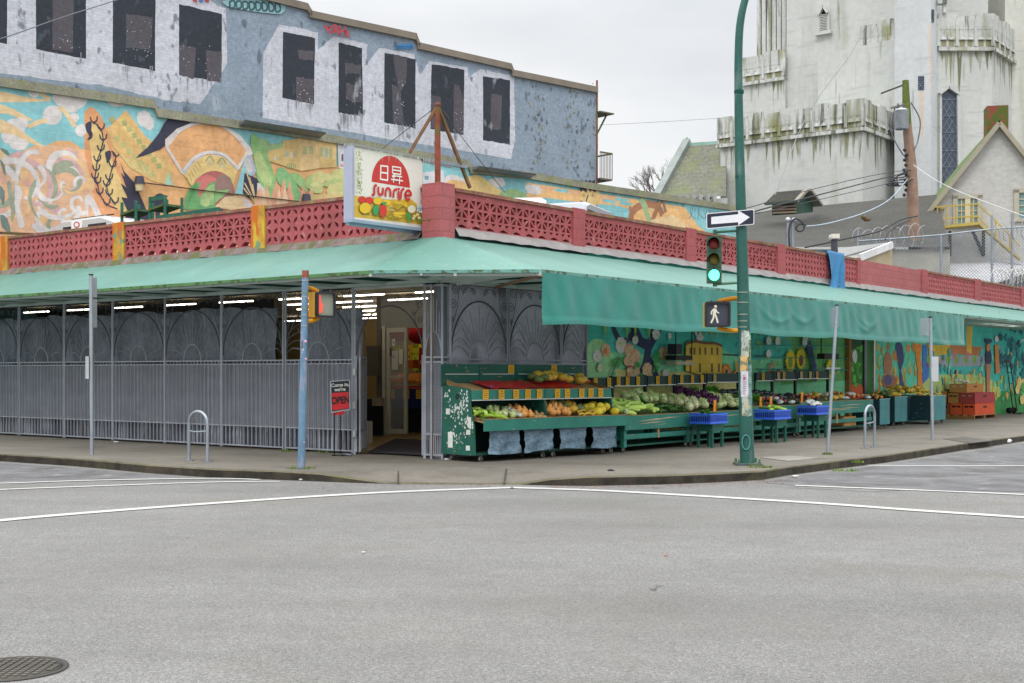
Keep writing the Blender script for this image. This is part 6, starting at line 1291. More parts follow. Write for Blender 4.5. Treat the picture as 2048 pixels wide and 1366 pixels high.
for (x, y0, y1, lab, w) in [(244, 405, 452, 'slanted green wooden stand frame on the roof, left one of two', 28), (300, 395, 440, 'green wooden stand frame on the roof, right one beside the green board', 30)]:
    a, zt_ = PL.hit(x, y0, -.9); b_, _ = PL.hit(x+w, y0, -.9); t = thing('roof_stand', lab, 'wooden frame', PL.pt(a, -.9, 4.3), 0, 'green wooden frames on the market roof'); m = MB()
    for s_ in (a, b_):
        for o in (-.9, -1.35): m.bar(PL.pt(s_, o, 4.3), PL.pt(s_, o, zt_), .055, .055, ST)
    m.build('legs', M['chip'], t); m = MB(); m.bar(PL.pt(a, -1.1, zt_-.28), PL.pt(b_, -1.1, zt_-.2), .5, .05, c('#3d5a3a')); m.bar(PL.pt(a, -.9, zt_-.04), PL.pt(b_, -.9, zt_-.04), .05, .1, ST) if x > 290 else None; m.build('top_board', M['rust'], t)
a, z0 = PL.hit(313, 440, -.7); b_, zt_ = PL.hit(440, 414, -.7); m = MB(); m.add([PL.pt(a, -.7, 4.5), PL.pt(b_, -.7, 4.5), PL.pt(b_, -.7, zt_), PL.pt(b_+.4, -.7, zt_), PL.pt(a, -.7, zt_-.02)], [(0,1,2,3,4)], ST); wbox(m, PL, a, b_, -.78, -.705, 4.5, zt_-.03, ST); m.build('wooden_board', M['chip'], label='long green wooden board leaning on the market roof behind the parapet', cat='board')
m = MB(); m.bar(PL.P(-80, 462, -.5), PL.P(92, 470, -.5), .06, .06, c('#6a3a38')); m.build('roof_pipe', M['rust'], label='dark red pipe running along the roof at the far left', cat='pipe')
# ------------------------------------------------------------------ street furniture
def sig_text(): pass
# green lamp and signal post
B0_ = onG(1495, 930, HS); YL_ = B0_.y; LPc = c('#2a6259', .8)
t = thing('lamp_post', 'tall dark green curved lamp post plastered with torn posters and graffiti', 'lamp post', B0_)
def la(x, y, dy=0): return at(x, y, YL_+dy)
m = MB(); path = [la(1495, 932), la(1491, 800), la(1488, 660), la(1485, 540), la(1482, 420), la(1479, 300), la(1477, 180), la(1477, 110), la(1480, 50), la(1490, 0), la(1508, -45), la(1540, -85), la(1580, -110), la(1640, -128)]
rp_ = [.118, .108, .10, .092, .083, .074, .066, .064, .062, .058, .055, .052, .05, .048]; pts = smooth(path, 4); k = len(path)-1
rs = [rp_[min(i//4, k-1)]*(1-(i % 4)/4)+rp_[min(i//4+1, k)]*(i % 4)/4 for i in range(len(pts))]; m.tube(pts, rs, LPc, 20); m.build('pole', pm('green_pole', .45, n1=(3, .14), n2=(20, .12), dirt=[(c('#7a8a86'), 5, (1, 1, .25), (.60, .72), .5), (c('#6a4a3a'), 9, (1, 1, .8), (.70, .74), .8)]), t)
m = MB(); m.box((B0_.x-.2, B0_.y-.2, HS), (B0_.x+.2, B0_.y+.2, HS+.035), c('#5d6a66', .8))
for dx in (-.16, .16):
    for dy in (-.16, .16): m.lathe((B0_.x+dx, B0_.y+dy, HS+.03), [(.02, 0), (.02, .07), (0, .075)], c('#3f6a62', .8), 8)
m.build('base_plate', M['rust'], t)
for y in (187, 358): p = la(1478+(y-187)*.012, y); MB().tube([p, p+Vector((0, 0, .05))], .078, c('#184f48'), 14).build('clamp_band', M['metal'], t)
for y in (586, 606, 630, 643, 655): p = la(1485+(y-586)*.03, y); MB().tube([p, p+Vector((0, 0, .014))], .102, c('#a4a89c'), 18).build('clamp_band', M['metal'], t)
hh_ = la(1489.5, 884); m = MB(); m.tube([hh_+Vector((.062*math.cos(a*.393), -.122+.012*abs(math.cos(a*.393)), .115*math.sin(a*.393))) for a in range(17)], .011, c('#4a9088', .9), 6); m.build('hand_hole', M['paintg'], t)
def wrap(px0, px1, y0, y1, col, name='poster', R__=None, jg=2):    # paper stuck round the post
    m = MB(); cx_ = lambda y: 1482+(y-420)*(13/510); n = 7; random.seed(int(px0*7+y0)); rows = []
    for j, y in enumerate((y0, y0+(y1-y0)*.25, y0+(y1-y0)*.5, y0+(y1-y0)*.75, y1)):
        z = la(0, y).z; rad = .1005+(y-660)*.000066+.004; row = []
        for i in range(n+1):
            x = px0+(px1-px0)*i/n+(random.uniform(-jg, jg)*.4 if i in (0, n) else 0); u = max(-.98, min(.98, (x-cx_(y))/FP*YL_/rad)); row.append((la(cx_(y), y).x+u*rad, YL_-math.sqrt(1-u*u)*rad, z+(random.uniform(-jg, jg)*.008 if j in (0, 4) else 0)))
        rows.append(row)
    for a, b in zip(rows[:-1], rows[1:]):
        for i in range(n): m.face([a[i], b[i], b[i+1], a[i+1]], col)
    return m
pmat = pm('torn_paper', .85, n1=(9, .2), n2=(50, .2), dirt=[(c('#5b6f6a'), 12, (1, 1, 1), (.55, .6), .8), (c('#c9b27a'), 7, (1, 1, 1), (.58, .64), .6)])
wrap(1481, 1496, 662, 664+50, c('#a9b0aa')).build('poster', pmat, t); wrap(1479, 1493, 712, 742, c('#c7a56a')).build('poster', pmat, t); wrap(1492, 1500, 664, 680, c('#b5cdb8')).build('poster', pmat, t)
wrap(1480, 1494, 742, 794, c('#c9c3cc'), jg=1).build('poster', pm('poster_paper', .8, n1=(9, .1), n2=(40, .15)), t); wrap(1482, 1500, 794, 832, c('#a9aea2')).build('poster', pmat, t); wrap(1494, 1502, 730, 830, c('#6f8f88')).build('poster', pmat, t)
m = MB()
for k, (x, y) in enumerate([(1495,688),(1495,697),(1496,706),(1496,715),(1495,722),(1484,672),(1484,682),(1484,700),(1485,708)]):
    p = la(x, y); rad = .105; cxp = la(1482+(y-420)*(13/510), y).x; u = (p.x-cxp)/rad; yy = YL_-math.sqrt(max(0, 1-u*u))*rad-.008; q = c('#b5b33a') if x > 1490 or y > 690 else c('#c9c2cc')
    m.bar((p.x-.02, yy, p.z), (p.x+.02, yy, p.z+.05), .009, .003, q); m.bar((p.x+.02, yy, p.z+.05), (p.x+.015, yy, p.z-.01), .009, .003, q)
for i in range(9): y = 750+i*4.5; p = la(1487, y); m.bar((p.x-.03, YL_-.109, p.z), (p.x+random.uniform(.0, .035), YL_-.112, p.z), .004, .008, c('#7a7480'))
m.ball((la(1487, 756).x, YL_-.108, la(1487, 756).z), (.022, .003, .022), c('#c0407a'), 8, 5)
m.build('scribble', M['paint'], t)
# one way sign
t = thing('arrow_sign', 'black and white one-way arrow sign pointing right on the green lamp post', 'sign', la(1480, 458, -.12))
YO = YL_-.13; m = MB()
cs = [(1412.5,427),(1508.5,418),(1508.5,449),(1413,458)]; A_ = [at(x, y, YO) for x, y in cs]
# sign plate turned slightly: left edge nearer
def rr(cs, y, inset, col, n=5):
    cx_ = sum(p[0] for p in cs)/4; cy_ = sum(p[1] for p in cs)/4; pts = []
    for i, p in enumerate(cs):
        a = cs[i-1]; b = cs[(i+1) % 4]; q = Vector((p[0], p[1], 0)); va = (Vector((*a, 0))-q).normalized(); vb = (Vector((*b, 0))-q).normalized(); q = q+(va+vb)*inset; r_ = 3.2
        for j in range(n+1): u = j/n; pts.append(q+va*r_*(1-u)**2+vb*r_*u**2)
    return [at(p.x, p.y, y) for p in pts], col
for y, ins, col in ((YO, 0, '#dcdcdc'), (YO-.002, 1.5, '#23273a')): p_, q_ = rr(cs, y, ins, c(col)); m.face(p_, q_)
p_, _ = rr(cs, YO+.006, 0, 0); m.face(p_[::-1], c('#9aa0a4'))
m.face([at(x, y, YO-.004) for x, y in [(1422.5,434),(1476.5,428.5),(1476.5,421),(1499.5,434.5),(1476.5,450.5),(1476.5,444.3),(1422.5,448.5)]], c('#dfdfe4'))
m.build('sign_plate', M['paintg'], t)
m = MB(); p = la(1481, 440); m.bar(p+Vector((-.05, -.07, 0)), p+Vector((.12, -.11, 0)), .03, .04, c('#5a6460')); m.tube([p-Vector((0, 0, .04)), p+Vector((0, 0, .02))], .09, c('#5a6460'), 14); m.build('bracket', M['metal'], t)
# traffic signal
SG = c('#3f5f4a', .9); YS = YL_-.02; t = thing('traffic_light', 'dark green traffic light head showing a lit green lamp', 'traffic light', at(1430, 566, YS))
m = MB(); z0, z1 = at(0, 566, YS).z, at(0, 472, YS).z; xa, xb = at(1416, 0, YS).x, at(1443, 0, YS).x; h3 = (z1-z0)/3
for i in range(3): m.box((xa, YS-.02, z0+i*h3+.004), (xb, YS+.16, z0+(i+1)*h3-.004), SG)
m.box((xa+.01, YS-.015, z0), (xb-.01, YS+.15, z1), c('#2a4034')); m.build('housing', M['paint'], t)
xc = (xa+xb)/2-.012
for i, (col, mt, nm) in enumerate([((.10, 1.0, .62), 'glowled', 'green_lens'), ((.16, .13, .012), 'plastic', 'amber_lens'), ((.22, .018, .015), 'plastic', 'red_lens')]):
    z = z0+(i+.5)*h3; m = MB(); m.lathe((xc, YS-.022, z), [(.088, 0), (.088, .012), (.06, .03), (0, .038)], col, 20, (0, -1, 0)); m.build(nm, M[mt], t)
    m = MB(); vs = []; n = 16
    for j in range(n+1):
        a = R_(-20+220*j/n); d = .19*(.35+.65*max(0, math.sin(a)))
        vs += [(xc+.10*math.cos(a), YS-.02, z+.10*math.sin(a)), (xc-.03+.10*math.cos(a), YS-.02-d, z+.10*math.sin(a)-.02)]
    m.add(vs, [(2*j, 2*j+2, 2*j+3, 2*j+1) for j in range(n)], c('#2d4638'), True); vs2 = [(a*1.0, b, cc+.006) for a, b, cc in vs]; m.add(vs2, [(2*j+1, 2*j+3, 2*j+2, 2*j) for j in range(n)], c('#35513f'), True); m.build('visor', M['paint'], t)
m = MB(); 
for y in (464, 568): m.tube([at(1430, y, YS+.07), at(1434, y, YS+.05), la(1481, y-3)], .022, c('#4f7a68'), 8); m.tube([at(1430, y-4, YS+.07), at(1430, y+5, YS+.07)], .035, c('#4f7a68'), 8)
m.build('mounting_arm', M['paint'], t)
# pedestrian signals
def ped(pref, label, x0, x1, y0, y1, Y, side, sym, pole_x, yaw=0):
    t = thing('pedestrian_signal', label, 'pedestrian signal', at((x0+x1)/2, y1, Y), yaw); O = at((x0+x1)/2, (y0+y1)/2, Y); w = (x1-x0)/FP*Y/2; h = (y1-y0)/FP*Y/2
    cz = O.z-at(0, y1, Y).z; YLW = c('#d49a22'); BK = c('#1c1e24')
    m = MB(); m.box((-w*.92, .05, cz-h*.96), (w*.96, .30, cz+h*.96), YLW); m.build('case', M['paint'], t, local=True)
    m = MB(); r_ = .035; o_ = [(-w, -h), (w, -h), (w, h), (-w, h)]; 
    def ring(w_, h_, y, r_): 
        P = []
        for sx, sz in ((1, 1), (-1, 1), (-1, -1), (1, -1)):
            a0 = {(1, 1): 0, (-1, 1): 90, (-1, -1): 180, (1, -1): 270}[(sx, sz)]
            for k in range(5): a = R_(a0+k*22.5); P.append((sx*(w_-r_)+r_*math.cos(a), y, cz+sz*(h_-r_)+r_*math.sin(a)))
        return P
    A_, B_, C_, D_ = ring(w, h, -.03, .04), ring(w*.84, h*.84, -.03, .02), ring(w, h, .06, .04), ring(w*.84, h*.84, .03, .02); n = len(A_)
    for i in range(n):
        j = (i+1) % n; m.face([A_[i], A_[j], B_[j], B_[i]], BK); m.face([A_[j], A_[i], C_[i], C_[j]], BK); m.face([B_[i], B_[j], D_[j], D_[i]], BK)
    m.build('bezel', M['plastic'], t, local=True)
    m = MB(); m.face(ring(w*.86, h*.86, .02, .02), c('#3a3e48') if sym == 'walk' else c('#8a8e80')); m.build('screen', M['paintg'], t, local=True)
    m = MB()
    if sym == 'walk':
        q = (.17, .165, .14); f = lambda x, z: (x*w-w*.18, .012, cz+z*h)
        m.lathe(f(.02, .62), [(.022, 0), (0, .002)], q, 12, (0, -1, 0))
        for pts, wd in [([(-.05,.45),(-.08,.0)], .05), ([(.0,.45),(-.06,-.05)], .04), ([(-.12,.42),(-.32,.2),(-.3,-.02)], .018), ([(.02,.42),(.14,.16),(.3,.1)], .018), ([(-.12,.02),(-.14,-.28),(-.34,-.68)], .026), ([(-.02,.02),(.1,-.3),(.2,-.68)], .026)]:
            for a, b in zip(pts[:-1], pts[1:]): m.bar(f(*a), f(*b), wd, .003, q, up=(0, 1, 0))
        m.build('walking_figure', M['glowled'], t, local=True)
    else:
        q = (.85, .10, .06); m.face([(-w*.78, .012, cz-h*.75), (-w*.35, .012, cz-h*.6), (-w*.25, .012, cz-h*.1), (-w*.3, .012, cz+h*.1), (-w*.45, .012, cz+h*.05), (-w*.5, .012, cz+h*.7), (-w*.78, .012, cz+h*.75)][::-1], q); m.build('raised_hand', pm('dim_hand', .4, emit=.5), t, local=True)
    m = MB()
    for z in (cz+h*1.02, cz-h*1.02):
        I = (pole_x-O.x)*math.cos(yaw); J = -(pole_x-O.x)*math.sin(yaw)+.05; sg_ = 1 if z > cz else -1; m.tube(smooth([(w*.2*side, .2, z), (w*.6*side, .2, z+.03*sg_), (I*.75, J*.6+.06, z+.05*sg_), (I, J, z+.05*sg_)], 4), .035, YLW, 8)
        m.bar((I, J, z-.06), (I, J, z+.10), .04, .04, YLW); m.build('mounting_arm', M['paint'], t, local=True)
    m = MB()
    for dx in (-.5, .5): m.ball((w*dx, .0, cz+h*1.03), .018, BK, 6, 4)
    m.build('bolt', M['plastic'], t, local=True)
ped('r', 'pedestrian signal with a white walking figure on the green lamp post', 1410, 1461, 603, 654, YL_-.05, 1, 'walk', la(1482, 0).x)
# left blue post
B1_ = onG(602, 937, HS); t = thing('signal_post', 'chalky blue painted steel post with rusty top and stickers by the kerb', 'post', B1_); Y1_ = B1_.y
m = MB(); m.tube([at(602.5, 937, Y1_), at(607, 740, Y1_), at(610.5, 556, Y1_)], [.059, .056, .052], c('#63839d'), 16); m.tube([at(610.5, 556, Y1_), at(611, 541, Y1_)], [.052, .052], c('#8a4a3a'), 16); m.build('pole', pm('blue_pole', .6, n1=(4, .15), n2=(25, .12), dirt=[(c('#8d93a8'), 6, (1, 1, .3), (.52, .6), .7), (c('#9a4a5a'), 9, (1, 1, .5), (.66, .69), .8), (c('#b9c2c8'), 14, (1, 1, 1), (.66, .7), .8)]), t)
for y in (562, 586, 595, 618, 631, 652): p = at(610.5-(y-556)*.02, y, Y1_); MB().tube([p, p+Vector((0, 0, .014))], .058, c('#8f9c5a') if y in (586, 618) else c('#aeb4ac'), 16).build('clamp_band', M['metal'], t)
m = MB(); 
for x, y, r_ in ((612, 683, .022), (613, 718, .016)): m.ball((at(x, y, Y1_).x, Y1_-.055, at(x, y, Y1_).z), (r_, .006, r_), c('#d8a9c4'), 10, 6)
for k in range(4): m.bar((at(604, 683+k*4, Y1_).x, Y1_-.063, at(604, 684+k*4, Y1_).z), (at(606.5, 683+k*4, Y1_).x, Y1_-.063, at(606, 682+k*4, Y1_).z), .006, .01, c('#23272c'))
m.build('sticker', M['paint'], t)
ped('l', 'yellow-cased pedestrian signal with a faded red hand on the blue post', 631, 673, 583, 635, Y1_+.02, -1, 'hand', at(612, 0, Y1_).x, yaw=.62)
# sign poles
def signpole(bx, by, tx, ty, label, plates, r_=.03, group=None):
    b = onG(bx, by, HS); Y = b.y; t = thing('sign_pole', label, 'sign pole', b, 0, group); m = MB(); m.tube([b, at(tx, ty+2, Y)], r_, c('#a3abb3'), 12); m.build('pole', M['metal'], t)
    m = MB(); m.tube([at(tx, ty+2, Y), at(tx, ty-1, Y)], r_*1.15, c('#2f3338'), 12); m.build('cap', M['plastic'], t)
    for (x0, x1, y0, y1, dy, col, tilt) in plates:
        m = MB(); P_ = [at(x0, y0, Y+dy), at(x1, y0+tilt, Y+dy+.12), at(x1, y1+tilt, Y+dy+.12), at(x0, y1, Y+dy)]; n = Vector((.0, .006, 0)); m.add(P_+[q+n for q in P_], [(0,1,2,3),(7,6,5,4),(0,4,5,1),(1,5,6,2),(2,6,7,3),(3,7,4,0)], c(col)); m.build('sign_plate', M['metal'], t)
        m = MB()
        for y in (y0+(y1-y0)*.12, y1-(y1-y0)*.12): m.bar(at(bx+(tx-bx)*(by-y)/(by-ty)-3, y, Y), at(bx+(tx-bx)*(by-y)/(by-ty)+3, y, Y), .05, .03, c('#8d959c'))
        m.build('clamp', M['metal'], t)
signpole(184, 909, 182, 549, 'tall grey sign pole seen edge-on with two narrow plates at the left kerb', [(179, 194, 555, 595, .05, '#a9adb0', 0), (178, 194, 598, 655, .05, '#a0a6aa', 0)], .035)
p = at(176, 735, onG(184, 909, HS).y); m = MB(); m.box((p.x-.03, p.y-.05, p.z-.2), (p.x+.03, p.y+.05, p.z+.2), c('#bfc3c6')); m.build('small_sign', M['metal'], label='small white plate clamped low on the left tall sign pole', cat='sign')
signpole(1655, 908, 1674, 610, 'leaning grey sign pole with a blue-grey plate back, right of the lamp post', [(1662, 1677, 614, 653, .04, '#8fa3ab', 2)], .03)
signpole(1865, 880, 1861, 634, 'farthest grey sign pole with a pale plate near its top at the right kerb', [(1841, 1859, 636, 670, .04, '#a0b2b4', 1)], .035)
p = at(1868, 738, onG(1865, 880, HS).y); m = MB(); m.box((p.x-.07, p.y-.05, p.z-.27), (p.x+.08, p.y-.03, p.z+.27), c('#c5cacd')); m.build('small_sign', M['metal'], label='small white plate halfway up the farthest grey sign pole', cat='sign')
# bike racks
def rack(xl, xr, yb, yt, label, ex=0):
    a = onG(xl, yb, HS); b = onG(xr, yb+ex, HS); t = thing('bike_rack', label, 'bike rack', a.lerp(b, .5), 0, 'inverted-U bike racks'); H_ = .82; r_ = (b-a).length/2; m = MB(); mid = a.lerp(b, .5); d = (b-a).normalized(); pts = [a]
    for i in range(13): w = R_(180-i*15); pts.append(mid+d*r_*math.cos(w)+Vector((0, 0, H_-HS*0-r_*.9+r_*math.sin(w)*.9)))
    pts.append(b); m.tube(pts, .028, c('#9ba3ac'), 12)
    m.build('hoop', M['metal'], t); m = MB(); m.tube([a+Vector((0, 0, .5)), a.lerp(b, .3)+Vector((0, 0, .48)), b+Vector((0, 0, .5))], .014, c('#9ba3ac'), 8); m.build('cross_bar', M['metal'], t)
    m = MB()
    for p in (a, b): m.box((p.x-.07, p.y-.07, HS), (p.x+.07, p.y+.07, HS+.012), c('#8d949b'))
    m.build('foot_plate', M['metal'], t)
rack(378, 415, 921, 822, 'galvanised bike rack hoop on the left sidewalk before the grilles', 2)
rack(1730, 1749, 897, 811, 'galvanised bike rack hoop on the right sidewalk between the two sign poles', -2)
# open sign on a stand
b = onG(677, 912, HS); t = thing('open_sign', 'black and red OPEN sign on two thin black legs by the doorway', 'sign', b); Y = b.y; m = MB()
cs4 = [(662,764),(698,761),(699,817),(664,823)]; m.add([at(x, y, Y) for x, y in cs4]+[at(x, y, Y+.02) for x, y in cs4], [(0,1,2,3),(7,6,5,4),(0,4,5,1),(3,2,6,7),(0,3,7,4),(1,5,6,2)], c('#1f2226'))
m.face([at(x, y, Y-.002) for x, y in [(663.5,786),(697.5,784),(698,816),(665,821)]], c('#c4242a')); m.face([at(x, y, Y-.002) for x, y in [(666,824),(689,820),(689,829),(666,831)]], c('#b02026'))
for s_, x, y, z, col, bd in [('Come in,', 680, 770, .068, '#d8d8d8', .002), ("we're", 680, 779, .068, '#d8d8d8', .002)]: m.text(s_, at(x, y, Y-.006), Vector((36, 2.5, 0)).normalized() and (1, -.0, .07), (0, 0, 1), z*1.25, c(col), bold=bd)
m.text('OPEN', at(681, 801, Y-.006), (1, 0, .09), (0, 0, 1.35), .125, c('#2a1014'), bold=.006)
m.build('sign_board', M['paintg'], t); m = MB()
for a_, b2 in [((661,762),(663,826)),((699,760),(700,819)),((661,763),(699,760)),((663,825),(700,819))]: m.bar(at(*a_, Y-.004), at(*b2, Y-.004), .012, .012, c('#b9bcc0'))
m.build('frame', M['metal'], t); m = MB()
for x, dy in ((669, .0), (681, .1)): m.tube([at(x, 825, Y+dy), at(x-.5, 911, Y+dy)], .009, c('#17181a'), 6)
m.bar(at(664,911,Y), at(688,911,Y+.2), .02, .02, c('#17181a')); m.build('leg', M['metal'], t)
m = MB()
for i in range(9): m.ball((b.x+.12+random.uniform(-.1, .12), b.y+.05+random.uniform(-.1, .1), HS+.02), (.05, .04, .025), c(random.choice(['#6a6f74', '#4a4d50', '#8a8f94'])), 6, 4, jit=.3, rot=random.uniform(0, 3))
m.build('weight_bag', M['fabric'], label='crumpled grey weight bag at the foot of the OPEN sign', cat='bag')
for x, y, s_, col, lab in [(1236,966,.07,'#d8d8d4','crumpled white paper scrap lying in the gutter in front of the stand'), (1590,954,.06,'#c9c9c6','crumpled white paper scrap in the gutter right of the lamp post'), (1222,942,.05,'#2e3034','flattened black litter scrap on the sidewalk before the produce stand'), (602,960,.04,'#dcdcdc','tiny white paper scrap in the gutter below the blue post'), (233,885,.06,'#d2d4d8','small white paper scrap on the far left sidewalk'), (2008,886,.2,'#cfd2d6','white plastic bag lying against the kerb at the right'), (895,920,.07,'#b9bcc0','small pale scrap by the wheel of the produce stand'), (727,1105,.018,'#c9c9c9','tiny pale scrap in the middle of the road'), (1331,1111,.015,'#b86a4a','single rusty orange leaf lying on the open road')]:
    p = onG(x, y, HS if y < 950 and x not in (2008,) else .01); m = MB(); m.ball(p+Vector((0, 0, s_*.2)), (s_, s_*.7, s_*.3), c(col), 7, 5, jit=.35); m.build('litter_scrap', M['fabric'], label=lab, cat='litter')
# ------------------------------------------------------------------ produce
SG_ = c('#1c6152', .85); SGL = c('#2f8072', .9); SGD = c('#12443c', .85); TAN = c('#a5845c'); YC_ = c('#dba930')
PROTO = {}
PK = 1.25
def proto(kind):
    """first object of a kind of produce; later ones copy it"""
    m = MB(); mt = M['produce']; q = lambda h, k=.95: tuple(min(.8, v*PK) for v in c(h, k))
    if kind == 'squash': m.ball((0,0,.06), (.06,.06,.055), q('#d89a55'), 12, 8, bump=.05, k=6); m.ball((0,0,.115), (.035,.035,.035), q('#d89a55'), 8, 6); m.tube([(0,0,.14),(.005,0,.17)], .008, q('#7a6a3a'), 5)
    elif kind == 'melon': m.ball((0,0,.075), (.10,.08,.078), q('#e0c23a'), 14, 9, jit=.01); m.tube([(.095,0,.08),(.12,0,.085)], .007, q('#7a6a3a'), 5)
    elif kind == 'kabocha': m.ball((0,0,.06), (.085,.085,.06), q('#5f7040'), 16, 8, bump=.07, k=8); m.tube([(0,0,.11),(.008,0,.14)], .01, q('#8a7a50'), 5)
    elif kind == 'pumpkin': m.ball((0,0,.06), (.09,.09,.065), q('#c8a43c'), 16, 8, bump=.09, k=8); m.tube([(0,0,.11),(.008,0,.15)], .01, q('#4f5a2c'), 5)
    elif kind == 'gourd': m.tube(smooth([(-.15,0,.04),(-.07,0,.05),(.03,0,.045),(.12,.01,.045),(.16,.01,.045)], 3), [.02]*3+[.033]*3+[.04]*3+[.034]*3+[.012], q('#8fae3c'), 9)
    elif kind == 'zucchini': m.tube([(-.16,0,.03),(-.14,0,.035),(0,.01,.035),(.12,0,.035),(.16,-.01,.035)], [.008,.026,.032,.03,.01], q('#b4d068'), 9)
    elif kind == 'cucumber': m.tube([(-.14,0,.03),(-.12,0,.03),(0,.012,.032),(.12,0,.03),(.14,0,.03)], [.006,.02,.024,.02,.006], q('#3f6a2c'), 8)
    elif kind in ('cabbage', 'napa_cabbage', 'red_cabbage', 'celery_bunch', 'leafy_greens'):
        mt = M['leaf']; col = {'cabbage': '#c6d49a', 'napa_cabbage': '#d6dfae', 'red_cabbage': '#55264f', 'celery_bunch': '#a9c878', 'leafy_greens': '#4f8a35'}[kind]
        if kind != 'leafy_greens': m.ball((0,0,.085), {'napa_cabbage': (.16,.08,.075), 'celery_bunch': (.17,.06,.06)}.get(kind, (.095,.09,.082)), q(col), 12, 8, jit=.03)
        L_ = 14 if kind != 'leafy_greens' else 46
        for i in range(L_):
            a = random.uniform(0, 6.28); e = random.uniform(.1, 1.2) if kind != 'leafy_greens' else random.uniform(.2, 1.4); r0 = .09 if kind != 'leafy_greens' else .02; r1 = r0*1.18 if kind != 'leafy_greens' else random.uniform(.08, .16); sx = 1.7 if kind in ('napa_cabbage', 'celery_bunch') else 1
            p = Vector((math.cos(a)*math.cos(e)*r0*sx, math.sin(a)*math.cos(e)*r0, .085+math.sin(e)*r0*.9)); d = Vector((math.cos(a)*math.cos(e)*sx, math.sin(a)*math.cos(e), math.sin(e))).normalized(); u = Vector((-math.sin(a), math.cos(a), 0))*random.uniform(.025, .05); b = p+d*(r1-r0+.01); w = Vector((0, 0, random.uniform(-.03, .03)))
            m.face([p-u*1.1-w*.2, b-u*.9+w, b+d*.012, b+u*.9-w, p+u*1.1+w*.2], tuple(x*random.uniform(.75, 1.25) for x in q(col)))
    elif kind == 'orange': m.ball((0,0,.04), .04, q('#e08a2a'), 10, 7)
    elif kind == 'potato': m.ball((0,0,.032), (.05,.036,.032), q('#c09a68'), 9, 6, jit=.05)
    elif kind == 'onion': m.ball((0,0,.036), (.04,.04,.036), q('#9a4a5a'), 10, 7); m.tube([(0,0,.07),(0,0,.09)], [.012,.003], q('#b08a5a'), 5)
    elif kind == 'eggplant': m.tube([(-.1,0,.035),(-.08,0,.038),(0,0,.045),(.06,0,.042),(.09,0,.036)], [.01,.03,.04,.032,.01], q('#2c1a30', 1), 9)
    elif kind == 'plantain': m.tube(smooth([(-.1,0,.02),(-.04,0,.05),(.04,0,.05),(.1,0,.02)], 3), [.008,.018,.02]+[.022]*4+[.02,.014,.008], q('#c8a83c'), 7)
    elif kind == 'tomato': m.ball((0,0,.036), (.042,.042,.036), q('#c05038'), 10, 7)
    elif kind == 'wrapped_pack':
        mt = M['wrap']; m.ball((0,0,.045), (.085,.06,.045), q('#cfd2cf', .8), 9, 6, jit=.18)
    elif kind == 'dark_bag': mt = M['wrap']; m.ball((0,0,.06), (.11,.09,.065), q('#2a2c33', 1), 12, 8, jit=.16)
    o = m.build(kind, mt, origin=(0, 0, 0)); return o
M['wrap'] = pm('plastic_wrap', .18, n1=(12, .25), n2=(40, .2), bump=.5, bscale=25, spec=.7)
CATS = {'kabocha': 'squash', 'gourd': 'gourd', 'napa_cabbage': 'cabbage', 'red_cabbage': 'cabbage', 'celery_bunch': 'celery', 'leafy_greens': 'greens', 'wrapped_pack': 'wrapped produce', 'dark_bag': 'bag'}
def drop(kind, pos, label, group, rz=None, sc=1.0, tilt=.25):
    first = kind not in PROTO
    if first: PROTO[kind] = proto(kind)
    o = PROTO[kind] if first else PROTO[kind].copy()
    if not first: S.collection.objects.link(o)
    o.location = pos; o.rotation_euler = (random.uniform(-tilt, tilt), random.uniform(-tilt, tilt), random.uniform(0, 6.28) if rz is None else rz+random.uniform(-.4, .4)); o.scale = (sc,)*3
    o['label'] = label; o['category'] = CATS.get(kind, kind); o['group'] = group; return o
class Frame:                                                         # stand frame: x to the right along its front, y back towards the wall
    def __init__(s, p, ang): s.p = p; s.a = ang; s.c = math.cos(ang); s.s_ = math.sin(ang)
    def w(s, x, y, z): return Vector((s.p[0]+x*s.c-y*s.s_, s.p[1]+x*s.s_+y*s.c, z))
def heap(F, kinds, x0, x1, y0, y1, z0, z1, n, label, group, sc=(.9, 1.1), mound=.06, rz=None):
    """pieces of produce spread over a sloping tray, in jittered rows, back rows higher"""
    nx = max(1, round(math.sqrt(n*(x1-x0)/max(.05, y1-y0)))); ny = max(1, round(n/nx))
    for j in range(ny):
        for i in range(nx):
            u = (i+.5+random.uniform(-.3, .3))/nx; v = (j+.5+random.uniform(-.25, .25))/ny; k = random.choice(kinds)
            p = F.w(x0+(x1-x0)*u, y0+(y1-y0)*v, z0+(z1-z0)*v+mound*math.sin(math.pi*min(max(u, 0), 1))*random.uniform(.5, 1)+(.03 if j % 2 else 0)); drop(k, p, label if isinstance(label, str) else label[k], group if isinstance(group, str) else group[k], None if rz is None else F.a+rz, random.uniform(*sc))
def cards(F, parent, xs, y, z, w=.10, h=.14, cols=('#dba930',), d=-.006):
    for x in xs:
        m = MB(); q = [(x-w/2, z), (x+w/2, z), (x+w/2, z+h), (x-w/2, z+h)]; t_ = random.uniform(-.006, .006)
        cc = c(random.choice(cols)); P_ = [F.w(a+(b-z)*t_*4, y+d, b) for a, b in q]; n = F.w(0, -.003, 0)-F.w(0, 0, 0); m.add([p+n for p in P_]+P_, [(0,1,2,3),(7,6,5,4),(0,4,5,1),(1,5,6,2),(2,6,7,3),(3,7,4,0)], cc)
        for k in range(4):
            zz = z+h*(.78-.19*k); ww = w*random.uniform(.25, .4); m.face([F.w(x-ww, y+d-.0045, zz), F.w(x+ww, y+d-.0045, zz), F.w(x+ww, y+d-.0045, zz+h*.06), F.w(x-ww, y+d-.0045, zz+h*.06)], c('#8a5a1c'))
        m.build('price_card', M['card'], parent)
